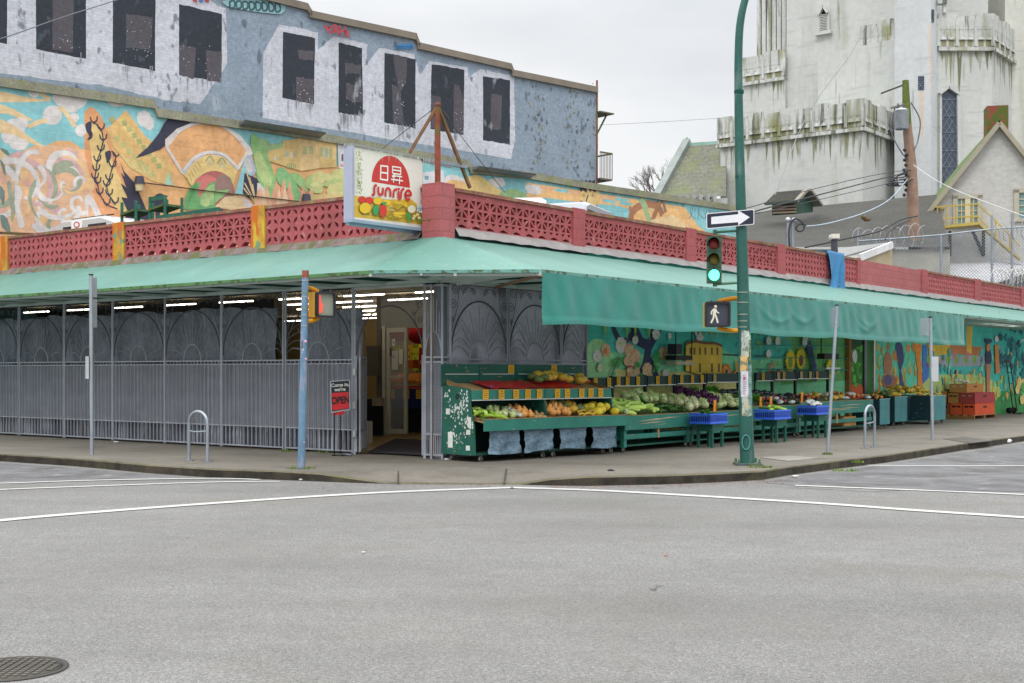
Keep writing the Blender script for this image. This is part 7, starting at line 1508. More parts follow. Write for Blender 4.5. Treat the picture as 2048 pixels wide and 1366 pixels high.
def fb(m, F, x0, x1, y0, y1, z0, z1, col): m.add([F.w(a, b, z) for z in (z0, z1) for a, b in ((x0, y0), (x1, y0), (x1, y1), (x0, y1))], [(3,2,1,0),(4,5,6,7),(0,1,5,4),(1,2,6,5),(2,3,7,6),(3,0,4,7)], col)
def caster(F, parent, x, y, z=HS):
    m = MB(); p = F.w(x, y, z+.045); ax = F.w(0, 1, 0)-F.w(0, 0, 0); ax.z = 0; m.lathe(p-ax*.015, [(0, 0), (.045, 0), (.045, .03), (0, .03)], c('#8d877a'), 12, ax); m.lathe(p-ax*.018, [(0, 0), (.02, 0), (.02, .036), (0, .036)], c('#4a4a48'), 8, ax); m.bar(p, p+Vector((0, 0, .075)), .05, .06, c('#4a4f50')); m.build('caster', M['metal'], parent)
# ---- stand A: two tiers with a header board
FA = Frame((-.588, 20.9), math.atan2(2.4, 2.51)); LA = 3.42; DA = .82
t = thing('produce_stand', 'two-tier dark green produce stand with a peeling side panel and red liners', 'produce stand', FA.w(0, 0, HS), FA.a)
WK = c('#d5d8d2')
m = MB(); side = [(0, .24), (.02, .72), (.10, .98), (.14, 1.33), (.62, 1.38), (.80, 1.38), (DA+.02, .24)]
for x0, x1 in ((-.03, 0.0), (LA/2-.02, LA/2+.02), (LA, LA+.03)):
    m = MB(); n = len(side); m.add([FA.w(x0, y, z) for y, z in side]+[FA.w(x1, y, z) for y, z in side], [tuple(range(n)), tuple(range(n, 2*n))[::-1]]+[(i, i+n, (i+1) % n+n, (i+1) % n) for i in range(n)], SG_); m.build('side_panel', M['chip'], t)
m = MB(); random.seed(12)
CT = [(random.uniform(.08, .7), random.uniform(.42, 1.25)) for _ in range(16)]
for i in range(230):                                                 # torn sticker remains on the near end
    ce = random.choice(CT); y = min(.74, max(.05, random.gauss(ce[0], .06))); z = random.gauss(ce[1], .07)
    if not .3 < z < 1.3: continue
    if z > 1.3 or (z > .9 and y < .16): continue
    s_ = random.uniform(.006, .028); a = random.uniform(0, 6); k = random.randint(4, 6); m.face([FA.w(-.0315-i*.00001, y+math.cos(a+j*6.283/k)*s_*random.uniform(.5, 1.1), z+math.sin(a+j*6.283/k)*s_*random.uniform(.5, 1.4)) for j in range(k)], random.choice([WK, c('#b9c9c4'), c('#c9cdc9')]))
for y, z, w, h in [(.60,.48,.06,.13),(.16,.36,.05,.04),(.66,.95,.05,.05),(.12,.78,.04,.09),(.15,.62,.05,.04)]: m.face([FA.w(-.035, y-w, z-h), FA.w(-.035, y+w, z-h), FA.w(-.035, y+w, z+h), FA.w(-.035, y-w, z+h)], WK)
for a in range(6): p = (.42+.035*math.cos(a*1.05), 1.2+.035*math.sin(a*1.05)); m.face([FA.w(-.036, p[0]+.018*math.cos(j), p[1]+.018*math.sin(j)) for j in range(6)], c('#16181a'))
m.build('sticker', M['card'], t)
m = MB(); fb(m, FA, 0, LA, .78, .82, .24, 1.37, SGD); fb(m, FA, .0, LA, .02, .8, .24, .28, SGD); m.build('back_panel', M['chip'], t)
def tray(F, m, x0, x1, yf, yb, zf, zb, lip, col, cen=TAN):          # sloping tray with a front board
    m.add([F.w(x0, yf, zf), F.w(x1, yf, zf), F.w(x1, yb, zb), F.w(x0, yb, zb)]+[F.w(x0, yf, zf-.02), F.w(x1, yf, zf-.02), F.w(x1, yb, zb-.02), F.w(x0, yb, zb-.02)], [(0,1,2,3),(7,6,5,4),(0,4,5,1),(1,5,6,2),(2,6,7,3),(3,7,4,0)], cen)
    fb(m, F, x0-.01, x1+.01, yf-.03, yf-.005, zf-lip+.03, zf+.04, col); fb(m, F, x0-.01, x1+.01, yf-.034, yf-.001, zf+.041, zf+.05, TAN)
    for x in (x0, x1): m.add([F.w(x, yf, zf), F.w(x, yb, zb), F.w(x, yb, zb+.07), F.w(x, yf, zf+.05)], [(0,1,2,3),(3,2,1,0)], TAN)
m = MB(); tray(FA, m, .06, LA/2, -.12, .5, .79, .88, .18, SGL); tray(FA, m, LA/2+.02, LA+.12, -.12, .5, .79, .88, .18, SGL); m.build('lower_tray', M['chip'], t)
m = MB(); tray(FA, m, .02, LA/2-.02, .14, .76, 1.27, 1.42, .15, SGL); tray(FA, m, LA/2+.02, LA-.02, .14, .76, 1.27, 1.42, .15, SGL); fb(m, FA, .0, LA, .10, .104, 1.135, 1.15, c('#c9cdc8')); m.build('upper_shelf', M['chip'], t)
m = MB(); 
for x0, x1 in ((.5, LA/2-.03), (LA/2+.03, LA-.7)):
    vs = []
    for i in range(13):
        for j in range(5): vs.append(FA.w(x0+(x1-x0)*i/12, .16+.56*j/4, 1.325+.12*j/4+random.uniform(0, .018)))
    m.add(vs, [(i*5+j, (i+1)*5+j, (i+1)*5+j+1, i*5+j+1) for i in range(12) for j in range(4)], c('#c4161e'), True)
m.build('red_liner', M['plastic'], t)
m = MB()
for i in range(4): fb(m, FA, -.02+i*(LA+.04)/4, -.02+(i+1)*(LA+.04)/4-.012, .83, .86, 1.36, 1.74-.0*i, SG_)
for i in range(4): fb(m, FA, .05+i*LA/4, .05+(i+.86)*LA/4, .812, .829, 1.565, 1.58, c('#c3cac6'))
m.build('header_board', M['chip'], t)
cards(FA, t, [.30,.66,1.0,1.28,1.56,2.0,2.25,2.62,2.86,3.12], .10, 1.155, .13, .155); cards(FA, t, [1.58, 2.66], .83, 1.585, .14, .15)
m = MB()
for i, x0 in enumerate([.22, 1.02, 1.86, 2.68]):                     # hanging denim cloths
    w = .74; vs = []
    for a in range(13):
        for b in range(9):
            u = a/12; v = b/8; pinch = .05*math.sin(math.pi*v); vs.append(FA.w(x0+w*u+(pinch if u < .5 else -pinch)*abs(2*u-1)-.0, -.06+.03*math.sin(u*9+i+v*3)*(.4+v)+.015*math.sin(v*16+u*4), .70-.03*math.sin(math.pi*u)*(1-v)-(.44+.02*math.sin(i*2+u*3))*v))
    m.add(vs, [(a*9+b, (a+1)*9+b, (a+1)*9+b+1, a*9+b+1) for a in range(12) for b in range(8)], c('#6f8798'), True)
    m.build('hanging_cloth', pm('worn_denim', .9, n1=(4, .2), n2=(20, .2), bump=.5, dirt=[(c('#4a6070'), 12, (1, 1, 2.5), (.5, .62), .6)]), t); m = MB()
for x, y in [(.15, .06), (.1, .7), (1.6, .06), (1.85, .06), (3.15, .08), (3.35, .06), (3.3, .7), (1.7, .7)]: caster(FA, t, x, y)
random.seed(31)
heap(FA, ['gourd', 'cucumber'], .12, .55, -.06, .4, .81, .9, 10, 'green gourd at the left end of the lower tray of the two-tier stand', 'green gourds and cucumbers on the lower tray', mound=.02)
heap(FA, ['zucchini'], .14, .4, .1, .42, .86, .93, 5, 'pale green squash behind the gourds on the lower tray', 'pale squash on the lower tray', mound=.02)
heap(FA, ['cabbage'], .5, .98, -.02, .38, .81, .9, 7, 'pale green cabbage in the left lower tray of the two-tier stand', 'cabbages in the lower tray', sc=(.6, .8), mound=.01)
heap(FA, ['wrapped_pack'], .95, 1.12, .05, .4, .83, .9, 4, 'plastic-wrapped pack beside the cabbages in the lower tray', 'wrapped packs in the lower tray', mound=.01)
heap(FA, ['squash'], 1.08, 1.3, -.04, .4, .81, .9, 7, 'tan butternut squash right of the wrapped packs', 'butternut squashes in the left lower tray', mound=.02)
heap(FA, ['potato'], 1.34, 1.68, .0, .42, .8, .88, 14, 'small tan potato in the right end of the left lower tray', 'potatoes in the lower tray', mound=.0)
heap(FA, ['squash'], 1.78, 2.2, -.06, .4, .81, .92, 14, 'orange squash in the middle of the lower tray', 'orange squashes in the right lower tray', sc=(.9, 1.2), mound=.05)
heap(FA, ['kabocha'], 2.0, 2.4, .2, .45, .92, .98, 5, 'dark green squash behind the orange squashes', 'dark squashes in the lower tray', mound=.03)
heap(FA, ['pumpkin', 'kabocha'], 2.35, 2.75, .05, .45, .86, .95, 7, 'ribbed pumpkin or dark squash in the right lower tray', 'pumpkins in the right lower tray', mound=.02)
heap(FA, ['plantain'], 2.45, 2.95, -.08, .12, .81, .84, 9, 'yellow curved squash at the front of the right lower tray', 'yellow crooknecks in the lower tray', mound=.01, rz=.2)
heap(FA, ['melon'], 2.9, 3.46, -.04, .42, .81, .9, 9, 'yellow melon at the right end of the lower tray', 'yellow melons in the lower tray', mound=.03)
heap(FA, ['kabocha', 'pumpkin'], 1.85, 2.75, .4, .7, 1.40, 1.44, 11, 'ribbed squash on the red liner of the upper shelf', 'squashes on the upper shelf', mound=.06)
heap(FA, ['pumpkin', 'tomato'], 2.95, 3.25, .4, .7, 1.38, 1.42, 7, 'small ripe fruit at the right end of the upper shelf', 'fruit on the upper shelf', mound=.03)
m = MB(); m.ball(FA.w(.62, .3, 1.36), (.03, .02, .02), c('#2a5ab0'), 6, 4, jit=.3); m.build('blue_clip', M['plastic'], label='tiny blue clip on the red liner at the left of the upper shelf', cat='clip')
# ---- stands along the wall, local frame of the right facade: x = s, y = 0 at front
def RF(px, off): a = PR.s(px, off); p = PR.pt(a, off, 0); return Frame((p.x, p.y), PR.rot()), a
def width(p0, p1, off): return PR.s(p1, off)-PR.s(p0, off)
def table(px0, px1, off, depth, ztop, lip, label, rail=.42, legs=True, col=SGL, casters=True):
    F, a = RF(px0, off); W = width(px0, px1, off); t = thing('produce_table', label, 'produce stand', F.w(0, 0, HS), F.a, 'green produce tables along the mural wall')
    m = MB(); fb(m, F, 0, W, 0, .03, ztop-lip, ztop, col); fb(m, F, -.03, 0.0, 0.001, depth, ztop-lip, ztop+.02, SG_); fb(m, F, W, W+.03, .001, depth, ztop-lip, ztop+.02, SG_); fb(m, F, 0, W, depth-.03, depth, ztop-lip, ztop+.15, SG_)
    m.add([F.w(0, .03, ztop-.06), F.w(W, .03, ztop-.06), F.w(W, depth-.03, ztop+.08), F.w(0, depth-.03, ztop+.08)], [(0,1,2,3)], c('#6a7a52')); fb(m, F, -.01, W+.01, -.004, .034, ztop+.001, ztop+.011, TAN); m.build('tray', M['chip'], t)
    m = MB(); random.seed(int(px0))
    for k in range(5): x0 = W*random.uniform(.1, .5); z = ztop-lip*random.uniform(.25, .8); m.face([F.w(x0, -.003, z), F.w(x0+W*random.uniform(.2, .45), -.003, z+.02), F.w(x0+W*.2, -.003, z+.03)], c('#b8a684'))
    m.build('scrape', M['card'], t)
    if legs:
        m = MB()
        for x in (.02, W-.12): 
            for y in (.05, depth-.12): fb(m, F, x, x+.1, y, y+.07, HS+.09, ztop-lip, col)
        fb(m, F, .0, W, .03, .05, rail-.05, rail+.04, col); fb(m, F, W*.48, W*.5, .02, .05, rail-.06, ztop-lip, TAN); fb(m, F, 0, W, .1, depth-.05, HS+.1, HS+.13, SG_); m.build('leg_frame', M['chip'], t)
    if casters:
        for x in (.08, W-.1): caster(F, t, x, .1)
    return F, W, t
FB, WB, tB = table(1251, 1385, 1.58, 1.1, .80, .26, 'green produce table with long scrape marks, right of the two-tier stand')
m = MB(); vs = [(1200,.05),(1251,0)]; F0, a0 = RF(1216, 1.2); fb(m, F0, 0, .35, -.1, .02, .60, .74, c('#c8161c')); m.build('red_bin', M['plastic'], label='bright red plastic bin tucked between the two-tier stand and the green table', cat='bin')
FC_, WC, tC = table(1386, 1502, 1.58, 1.1, .80, .30, 'green produce table with purple cabbages, left of the lamp post')
FD, WD, tD = table(1503, 1601, 1.62, 1.1, .86, .30, 'green produce table with orange cards, right of the lamp post')
FE_, WE, tE = table(1601, 1746, 1.45, 1.0, .90, .30, 'long green produce table behind the leaning sign pole')
m = MB(); fb(m, FE_, WE*.62, WE*.8, .1, .4, HS+.14, .50, c('#b98a50')); m.build('crate', M['wood'], label='small tan wooden crate stored under the long green table', cat='crate')
# header boards with cards behind the tables
def header(px0, px1, off, z0, z1, label, xs, cols=('#dba930', '#dcae3c'), back=0):
    F, a = RF(px0, off); W = width(px0, px1, off); t = thing('header_board', label, 'price board', F.w(0, 0, .9), F.a, 'dark green price boards above the produce tables')
    m = MB(); fb(m, F, 0, W, 0, .03, z0, z1, c('#123c3c')); m.build('board', M['chip'], t); m = MB(); fb(m, F, 0, W, -.012, .0, z0-.005, z0+.012, c('#c9d0cc')); m.build('rail', M['metal'], t)
    m = MB(); fb(m, F, W-.04, W+.02, -.01, .05, .9, z1+.03, c('#0e2426')); fb(m, F, -.02, .02, .032, .06, .9, z1, c('#0e2426')); m.build('post', M['paint'], t); cards(F, t, [W*x for x in xs], -.014, z0+.015, .13, .17, cols)
random.seed(5)
header(1183, 1225, .45, 1.31, 1.50, 'price board nearest the two-tier stand with two yellow cards', [.15, .8])
header(1229, 1292, .45, 1.33, 1.52, 'price board under the painted tree with yellow cards', [.1, .38, .72])
header(1296, 1351, .45, 1.34, 1.53, 'price board between the painted tree and the painted yellow building', [.32, .75])
header(1355, 1411, .45, 1.36, 1.55, 'price board below the painted yellow building', [.12, .5, .85])
header(1415, 1478, .45, 1.38, 1.58, 'price board just left of the lamp post', [.2], ('#c9ae6a',))
header(1513, 1546, .45, 1.40, 1.60, 'price board just right of the lamp post', [.35])
header(1549, 1592, .45, 1.42, 1.62, 'price board below the painted sunflowers', [.15, .4], ('#c8b078', '#cfa94a'))
header(1595, 1657, .45, 1.44, 1.64, 'price board farthest right beside the brown door post', [.1, .38, .6], ('#c8b078', '#cf9a4a'))
# produce on the tables
random.seed(77)
heap(FB, ['zucchini'], .02, WB*.5, .04, 1.0, .81, .98, 46, 'pale green zucchini heaped at the left of the scraped green table', 'zucchinis on the green table', mound=.10, sc=(1.1, 1.4))
heap(FB, ['cabbage'], .0, .3, .0, .4, .80, .86, 5, 'small pale squash at the front corner of the scraped table', 'pale squash on the table corner', sc=(.55, .7), mound=.02)
heap(FB, ['cucumber'], WB*.5, WB*.98, .04, .5, .80, .88, 26, 'dark green cucumber on the right half of the scraped table', 'cucumbers on the green table', mound=.05, rz=.3)
heap(FB, ['leafy_greens'], WB*.55, WB*.85, .5, .9, .88, .94, 4, 'dark leafy bunch at the back of the scraped table', 'leafy greens on the scraped table', mound=.05)
heap(FB, ['cabbage'], WB*.5, WB*1.0, .55, 1.0, .95, 1.04, 9, 'pale round melon-like cabbage at the back of the scraped table', 'pale cabbages at the back', sc=(.9, 1.1), mound=.05)
heap(FC_, ['cabbage', 'napa_cabbage'], .0, WC*.38, .02, .9, .80, .96, 16, {'cabbage': 'pale green cabbage on the table left of the purple cabbages', 'napa_cabbage': 'long pale napa cabbage left of the purple cabbages'}, 'green cabbages left of the purple ones', sc=(.9, 1.15), mound=.08, rz=.8)
heap(FC_, ['red_cabbage'], WC*.30, WC*.52, .0, .95, .90, 1.10, 13, 'dark purple cabbage in the row between green cabbages', 'purple cabbages', sc=(.8, 1.0), mound=.08)
heap(FC_, ['napa_cabbage', 'cabbage'], WC*.5, WC*.98, .04, .98, .80, 1.0, 20, {'cabbage': 'pale cabbage right of the purple cabbages by the lamp post', 'napa_cabbage': 'napa cabbage right of the purple cabbages by the lamp post'}, 'pale cabbages behind the lamp post', sc=(.9, 1.2), mound=.06, rz=.8)
heap(FC_, ['leafy_greens'], WC*.62, WC*1.1, .75, 1.05, 1.02, 1.08, 6, 'bunch of fine green herbs at the back by the lamp post', 'green herbs by the lamp post', mound=.03)
heap(FD, ['leafy_greens', 'cucumber'], .0, WD*.35, .03, .5, .86, .92, 8, 'green vegetable on the table right of the lamp post', 'greens right of the lamp post', mound=.03)
heap(FD, ['tomato'], WD*.15, WD*.6, .5, .9, .95, 1.0, 16, 'red tomato in the tray right of the lamp post', 'tomatoes right of the lamp post', mound=.03)
heap(FD, ['wrapped_pack', 'onion'], WD*.4, WD*.98, .03, .5, .86, .94, 12, 'plastic-wrapped produce or onion beside the orange cards', 'wrapped packs beside the orange cards', mound=.03)
heap(FD, ['dark_bag'], .05, WD*.5, .75, 1.05, 1.04, 1.08, 8, 'shiny black bag at the back right of the lamp post', 'black bags of eggplants', sc=(.9, 1.2), mound=.08)
heap(FD, ['dark_bag'], WD*.55, WD*1.1, .4, .9, .94, 1.02, 9, 'shiny black bag at the right end of the orange card table', 'shiny black bags', sc=(.9, 1.15), mound=.06)
heap(FE_, ['onion', 'eggplant'], .1, WE*.3, .05, .9, .90, 1.0, 14, 'dark onion or eggplant at the left of the long table', 'onions on the long table', mound=.03)
heap(FE_, ['tomato', 'orange'], WE*.3, WE*.45, .3, .9, .93, 1.0, 12, 'ripe fruit left of the mixed pumpkins on the long table', 'fruit on the long table', mound=.03)
heap(FE_, ['pumpkin', 'potato', 'wrapped_pack'], WE*.42, WE*.7, .05, .9, .90, 1.0, 16, 'mixed squash or wrapped root on the long table', 'roots on the long table', mound=.04)
heap(FE_, ['tomato', 'wrapped_pack', 'orange'], WE*.68, WE*1.0, .05, .9, .90, 1.0, 26, 'pink-red fruit or clear bag at the right of the long table', 'fruit at the right of the long table', mound=.05)
# orange cards standing in the produce
for F, x, y, z, lab in [(FC_, WC*.36, -.0, .84, 'orange price tag standing among the purple cabbages'), (FD, WD*.18, .0, .88, 'left of two orange price tags right of the lamp post'), (FD, WD*.38, .0, .88, 'right of two orange price tags right of the lamp post'), (FE_, .08, .0, .95, 'orange price tag at the left end of the long table')]:
    t = MB(); t.add([F.w(x+a, y+b, z+d) for b in (0, .006) for a, d in ((-.06, -.05), (.05, -.05), (.06, .2), (-.05, .2))], [(0,1,2,3),(7,6,5,4),(0,4,5,1),(1,5,6,2),(2,6,7,3),(3,7,4,0)], c('#e8872a')); t.face([F.w(x+a, y-.003, z+d) for a, d in ((-.055, .1), (.055, .1), (.058, .195), (-.048, .195))], c('#e6a23c')); t.build('price_tag', M['card'], label=lab, cat='price tag')
# bins at the far end
def bin_(px0, px1, off, depth, z0, z1, label, kinds, glab):
    F, a = RF(px0, off); W = width(px0, px1, off); t = thing('produce_bin', label, 'produce bin', F.w(0, 0, HS), F.a, 'tall teal bins at the far end of the stands')
    m = MB(); fb(m, F, 0, W, 0, .03, z0, z1, c('#3f8084')); fb(m, F, -.03, 0, .0, depth, z0, z1, c('#173f48')); fb(m, F, W, W+.03, 0, depth, z0, z1, c('#173f48')); fb(m, F, 0, W, depth-.03, depth, z0, z1, c('#173f48')); fb(m, F, 0, W, .03, depth-.03, z1-.1, z1-.07, TAN); m.build('box', M['chip'], t)
    m = MB(); fb(m, F, -.035, W+.035, -.005, .01, z1+.001, z1+.015, c('#8fb0b0')); m.build('rim', M['chip'], t)
    for x, y in ((.08, .08), (W-.08, .08), (.08, depth-.1)): caster(F, t, x, y)
    heap(F, kinds, .02, W-.02, .05, depth-.08, z1-.04, z1+.03, int(18*max(W*depth, .6)), glab, glab+' group', mound=.07)
bin_(1760, 1779, 1.45, .75, .24, .90, 'small teal bin left of the two large teal bins', ['orange', 'potato'], 'orange-brown fruit in the small teal bin')
bin_(1790, 1814, 1.05, .8, .24, .92, 'teal bin with a pile of greenish fruit, middle of three', ['pumpkin', 'kabocha'], 'dark squash in the middle teal bin')
bin_(1862, 1891, 1.45, 1.1, .24, .93, 'large teal bin of plantains beside the farthest sign pole', ['plantain'], 'yellow plantain in the far teal bin')
F, a = RF(1800, .9); heap(F, ['plantain', 'pumpkin'], 0, 2.6, .0, .6, .96, 1.05, 34, {'plantain': 'yellow-brown plantain piled between the teal bins', 'pumpkin': 'ribbed pumpkin piled between the teal bins'}, 'plantains between the teal bins', mound=.08)
m = MB(); fb(m, F, -.1, 2.7, .0, .7, .86, .93, c('#173f48')); fb(m, F, -.1, 2.7, .02, .06, .28, .86, c('#122f38')); m.build('shelf', M['chip'], label='long dark shelf of plantains running between the teal bins', cat='shelf')
for x in (.3, .8, 1.2): pass
# ---- stools with blue crates
def stool(px0, px1, yb, ztop, label, dep=.36):
    pc = onG((px0+px1)/2, yb, HS); F = Frame((pc.x, pc.y), PR.rot()); W = .46; t = thing('stool', label, 'stool', F.w(0, 0, HS), F.a, 'green stools holding blue crates')
    m = MB(); fb(m, F, -W/2-.01, W/2+.01, -.01, dep+.01, ztop-.025, ztop, c('#3b7a6c')); m.build('seat', M['chip'], t); m = MB(); fb(m, F, -W/2, W/2, 0, .025, ztop-.15, ztop-.026, SG_); fb(m, F, -W/2, W/2, dep-.025, dep, ztop-.15, ztop-.026, SG_); fb(m, F, -W/2, -W/2+.025, .025, dep-.025, ztop-.15, ztop-.026, SG_); fb(m, F, W/2-.025, W/2, .025, dep-.025, ztop-.15, ztop-.026, SG_); m.build('apron', M['chip'], t)
    for x in (-W/2+.004, W/2-.054):
        for y in (.004, dep-.054): m = MB(); fb(m, F, x, x+.05, y, y+.05, HS, ztop-.151, SG_); m.build('leg', M['chip'], t)
    return F
BL = c('#3565e0')
def crate(F, x0, x1, y0, y1, z0, z1, label):
    t = thing('plastic_crate', label, 'crate', F.w((x0+x1)/2, (y0+y1)/2, z0), F.a, 'blue plastic crates on the green stools'); m = MB(); th = .012
    fb(m, F, x0, x1, y0, y1, z0+.001, z0+.012, BL)
    for a in ((x0, x1, y0, y0+th), (x0, x1, y1-th, y1), (x0, x0+th, y0+th, y1-th), (x1-th, x1, y0+th, y1-th)):
        fb(m, F, *a, z1-.03, z1, BL); fb(m, F, *a, z0+.012, z0+.04, BL)
        L_ = max(a[1]-a[0], a[3]-a[2]); n = int(L_/.045); hor = (a[1]-a[0]) > (a[3]-a[2])
        for i in range(n):
            f = (i+.5)/n
            if hor: x = a[0]+(a[1]-a[0])*f; fb(m, F, x-.007, x+.007, a[2]+.002, a[3]-.002, z0+.04, z1-.03, BL)
            else: y = a[2]+(a[3]-a[2])*f; fb(m, F, a[0]+.002, a[1]-.002, y-.006, y+.006, z0+.04, z1-.03, BL)
        zm = (z0+z1)/2; fb(m, F, a[0]+.001, a[1]-.001, a[2]+.001, a[3]-.001, zm-.005, zm+.005, c('#1c3fa0'))
    m.build('body', M['plastic'], t); m = MB(); fb(m, F, x0+th+.004, x1-th-.004, y0+th+.004, y1-th-.004, z0+.02, z1-.06, c('#0c1a48')); m.build('lining', M['plastic'], t)
F1 = stool(1415, 1458, 895, .60, 'green wooden stool left of the lamp post'); crate(F1, -.40, .30, -.05, .42, .601, .80, 'blue plastic crate on the stool left of the lamp post')
F2 = stool(1545, 1583, 885, .62, 'green wooden stool right of the lamp post'); crate(F2, -.45, .33, -.05, .42, .621, .82, 'blue plastic crate with cucumbers on the stool right of the lamp post')
F3 = stool(1628, 1664, 876, .66, 'green wooden stool beside the leaning sign pole'); crate(F3, -.45, .2, -.05, .42, .661, .86, 'blue plastic crate with clear bags beside the leaning sign pole')
heap(F1, ['leafy_greens'], -.3, .2, .05, .32, .70, .72, 3, 'leafy bunch inside the crate left of the lamp post', 'greens in the left crate', sc=(.5, .6), mound=0)
heap(F2, ['cucumber', 'gourd'], -.3, .25, .05, .32, .78, .80, 9, 'green cucumber in the crate right of the lamp post', 'cucumbers in the crate', mound=.02)
heap(F3, ['wrapped_pack'], -.36, .14, .04, .34, .82, .84, 8, 'clear plastic bag in the crate beside the leaning pole', 'clear bags in the crate', mound=.05)
# ---- cardboard boxes on a pallet, hand truck
FP_, a = RF(2000, .95); F = FP_; x0b = -(2.3)
t = thing('pallet', 'worn wooden pallet under the orange and brown cartons at the far right', 'pallet', F.w(-.8, 0, HS), F.a); m = MB()
PX = [(1917, .5), (1985, .95)]
Fp, _ = RF(1950, 1.15); Wp = width(1950, 1990, 1.15)
for i in range(5): fb(m, Fp, -.1, Wp+.1, i*.26, i*.26+.1, HS+.11, HS+.13, c('#a5794a'))
for x in (-.1, Wp*.5-.05, Wp): fb(m, Fp, x, x+.1, 0, 1.14, HS+.002, HS+.109, c('#8d6236'))
m.build('slats', M['wood'], t)
def carton(F, x0, x1, y0, y1, z0, z1, col, label, face=None, lid=None):
    t = thing('carton', label, 'cardboard box', F.w((x0+x1)/2, (y0+y1)/2, z0), F.a); m = MB(); fb(m, F, x0, x1, y0, y1, z0+.002, z1, col); m.build('box', M['card'], t); m = MB()
    for h in (.3, .7):
        y = y0+(y1-y0)*h; m.add([F.w(x0-.002, y-.06, z1-(z1-z0)*.35), F.w(x0-.002, y+.06, z1-(z1-z0)*.35), F.w(x0-.002, y+.06, z1-(z1-z0)*.2), F.w(x0-.002, y-.06, z1-(z1-z0)*.2)], [(0,1,2,3),(3,2,1,0)], face or c('#5a3f28'))
    m.add([F.w(x0+(x1-x0)*.4, y0-.003, z0+(z1-z0)*.6), F.w(x0+(x1-x0)*.6, y0-.003, z0+(z1-z0)*.6), F.w(x0+(x1-x0)*.6, y0-.003, z0+(z1-z0)*.75), F.w(x0+(x1-x0)*.4, y0-.003, z0+(z1-z0)*.75)], [(0,1,2,3)], c('#3a2a20')); m.build('hand_hole', M['card'], t)
ORG = c('#c8502a'); KR = c('#a8733f'); zb0 = HS+.13
for args in [(0, Wp*.98, 0, .38, zb0, zb0+.36, ORG, 'orange printed carton at the street end of the pallet, bottom row', c('#4a1c14')), (0, Wp*.98, .40, .78, zb0, zb0+.36, ORG, 'orange printed carton in the middle of the bottom row', c('#4a1c14')), (0, Wp*.9, .80, 1.2, zb0, zb0+.34, c('#8a4a30'), 'dark reddish carton at the wall end of the bottom row', c('#3a1a14')),
             (0, Wp*.98, 0, .5, zb0+.365, zb0+.70, c('#9a3a3c'), 'dark red carton with pale side on top of the orange cartons', c('#caa27a')), (0, Wp*.8, .52, .85, zb0+.365, zb0+.68, KR, 'brown carton between the red carton and the left stack', None), (-.1, Wp*.7, .9, 1.3, zb0+.345, zb0+.74, KR, 'brown carton with a white label on the left stack', c('#d8d4cc')), (0, Wp*.8, .25, .8, zb0+.705, zb0+.98, c('#b07a42'), 'topmost long brown carton on the pallet stack', c('#e0ddd4'))]:
    a_ = args[:8]; carton(Fp, *a_, face=args[8])
random.seed(6); heap(Fp, ['wrapped_pack'], .0, .6, .9, 1.25, zb0+.75, zb0+.76, 4, 'white crumpled packing on the left brown carton', 'white packing on the cartons', mound=.02); heap(Fp, ['wrapped_pack'], .0, .5, .3, .7, zb0+.99, zb0+1., 3, 'white crumpled packing on the topmost carton', 'white packing on the top carton', mound=.02)
Fh, _ = RF(2012, .25); t = thing('hand_truck', 'rusty black hand truck leaning on the mural beyond the cartons', 'hand truck', Fh.w(0, 0, HS), Fh.a); m = MB()
for x in (0, .45): m.tube([Fh.w(x, -.25, HS+.1), Fh.w(x, -.02, 1.9)], .022, c('#3a3230'), 8)
for z in (.4, .8, 1.2, 1.6): m.bar(Fh.w(0, -.25+.23*(z-.2)/1.7, z), Fh.w(.45, -.25+.23*(z-.2)/1.7, z), .03, .03, c('#3a3230'))
m.tube([Fh.w(0, -.02, 1.9), Fh.w(0, .0, 2.0), Fh.w(.45, .0, 2.0), Fh.w(.45, -.02, 1.9)], .022, c('#8a3a30'), 8); fb(m, Fh, 0, .45, -.5, -.22, HS+.01, HS+.03, c('#3a3230')); m.build('frame', M['rust'], t); m = MB()
for x in (-.06, .45): ax = Fh.w(1, 0, 0)-Fh.w(0, 0, 0); m.lathe(Fh.w(x, -.12, HS+.12), [(0, 0), (.11, 0), (.11, .06), (0, .06)], c('#1a1a1a'), 14, ax)
m.build('wheel', M['rubber'], t)
# frames hanging on the mural wall
t = thing('hanging_shelf', 'black rope-hung shelf with a white base in front of the painted yellow building', 'hanging shelf', PR.P(1370, 728, .3)); m = MB()
F, _ = RF(1352, .4); Wf = width(1352, 1385, .4); za_ = PR.hit(1370, 720, .4)[1]; fb(m, F, 0, Wf, 0, .25, za_, za_+.10, c('#17181c')); fb(m, F, 0.02, .3, .02, .22, za_+.12, za_+.34, c('#2a2d36')); m.build('shelf_box', M['paint'], t); m = MB(); fb(m, F, -.02, Wf+.05, -.02, .22, za_-.1, za_-.03, c('#b9ae98')); m.build('base', M['paint'], t); m = MB()
for x in (.01, Wf-.01): m.bar(F.w(x, .01, za_+.1), F.w(x, .01, 3.1), .02, .02, c('#101114'))
m.build('rope', M['rubber'], t)
t = thing('hanging_scale', 'black hanging scale with a pale pan beside the brown door post', 'scale', PR.P(1668, 715, .5)); m = MB(); F, _ = RF(1649, .6); Wf = width(1649, 1678, .6); za_ = PR.hit(1665, 718, .6)[1]
fb(m, F, 0, Wf, 0, .2, za_, za_+.14, c('#17181c'))
for x in (.02, Wf-.04): m.bar(F.w(x, .1, za_+.14), F.w(x, .1, 3.1), .025, .025, c('#101114'))
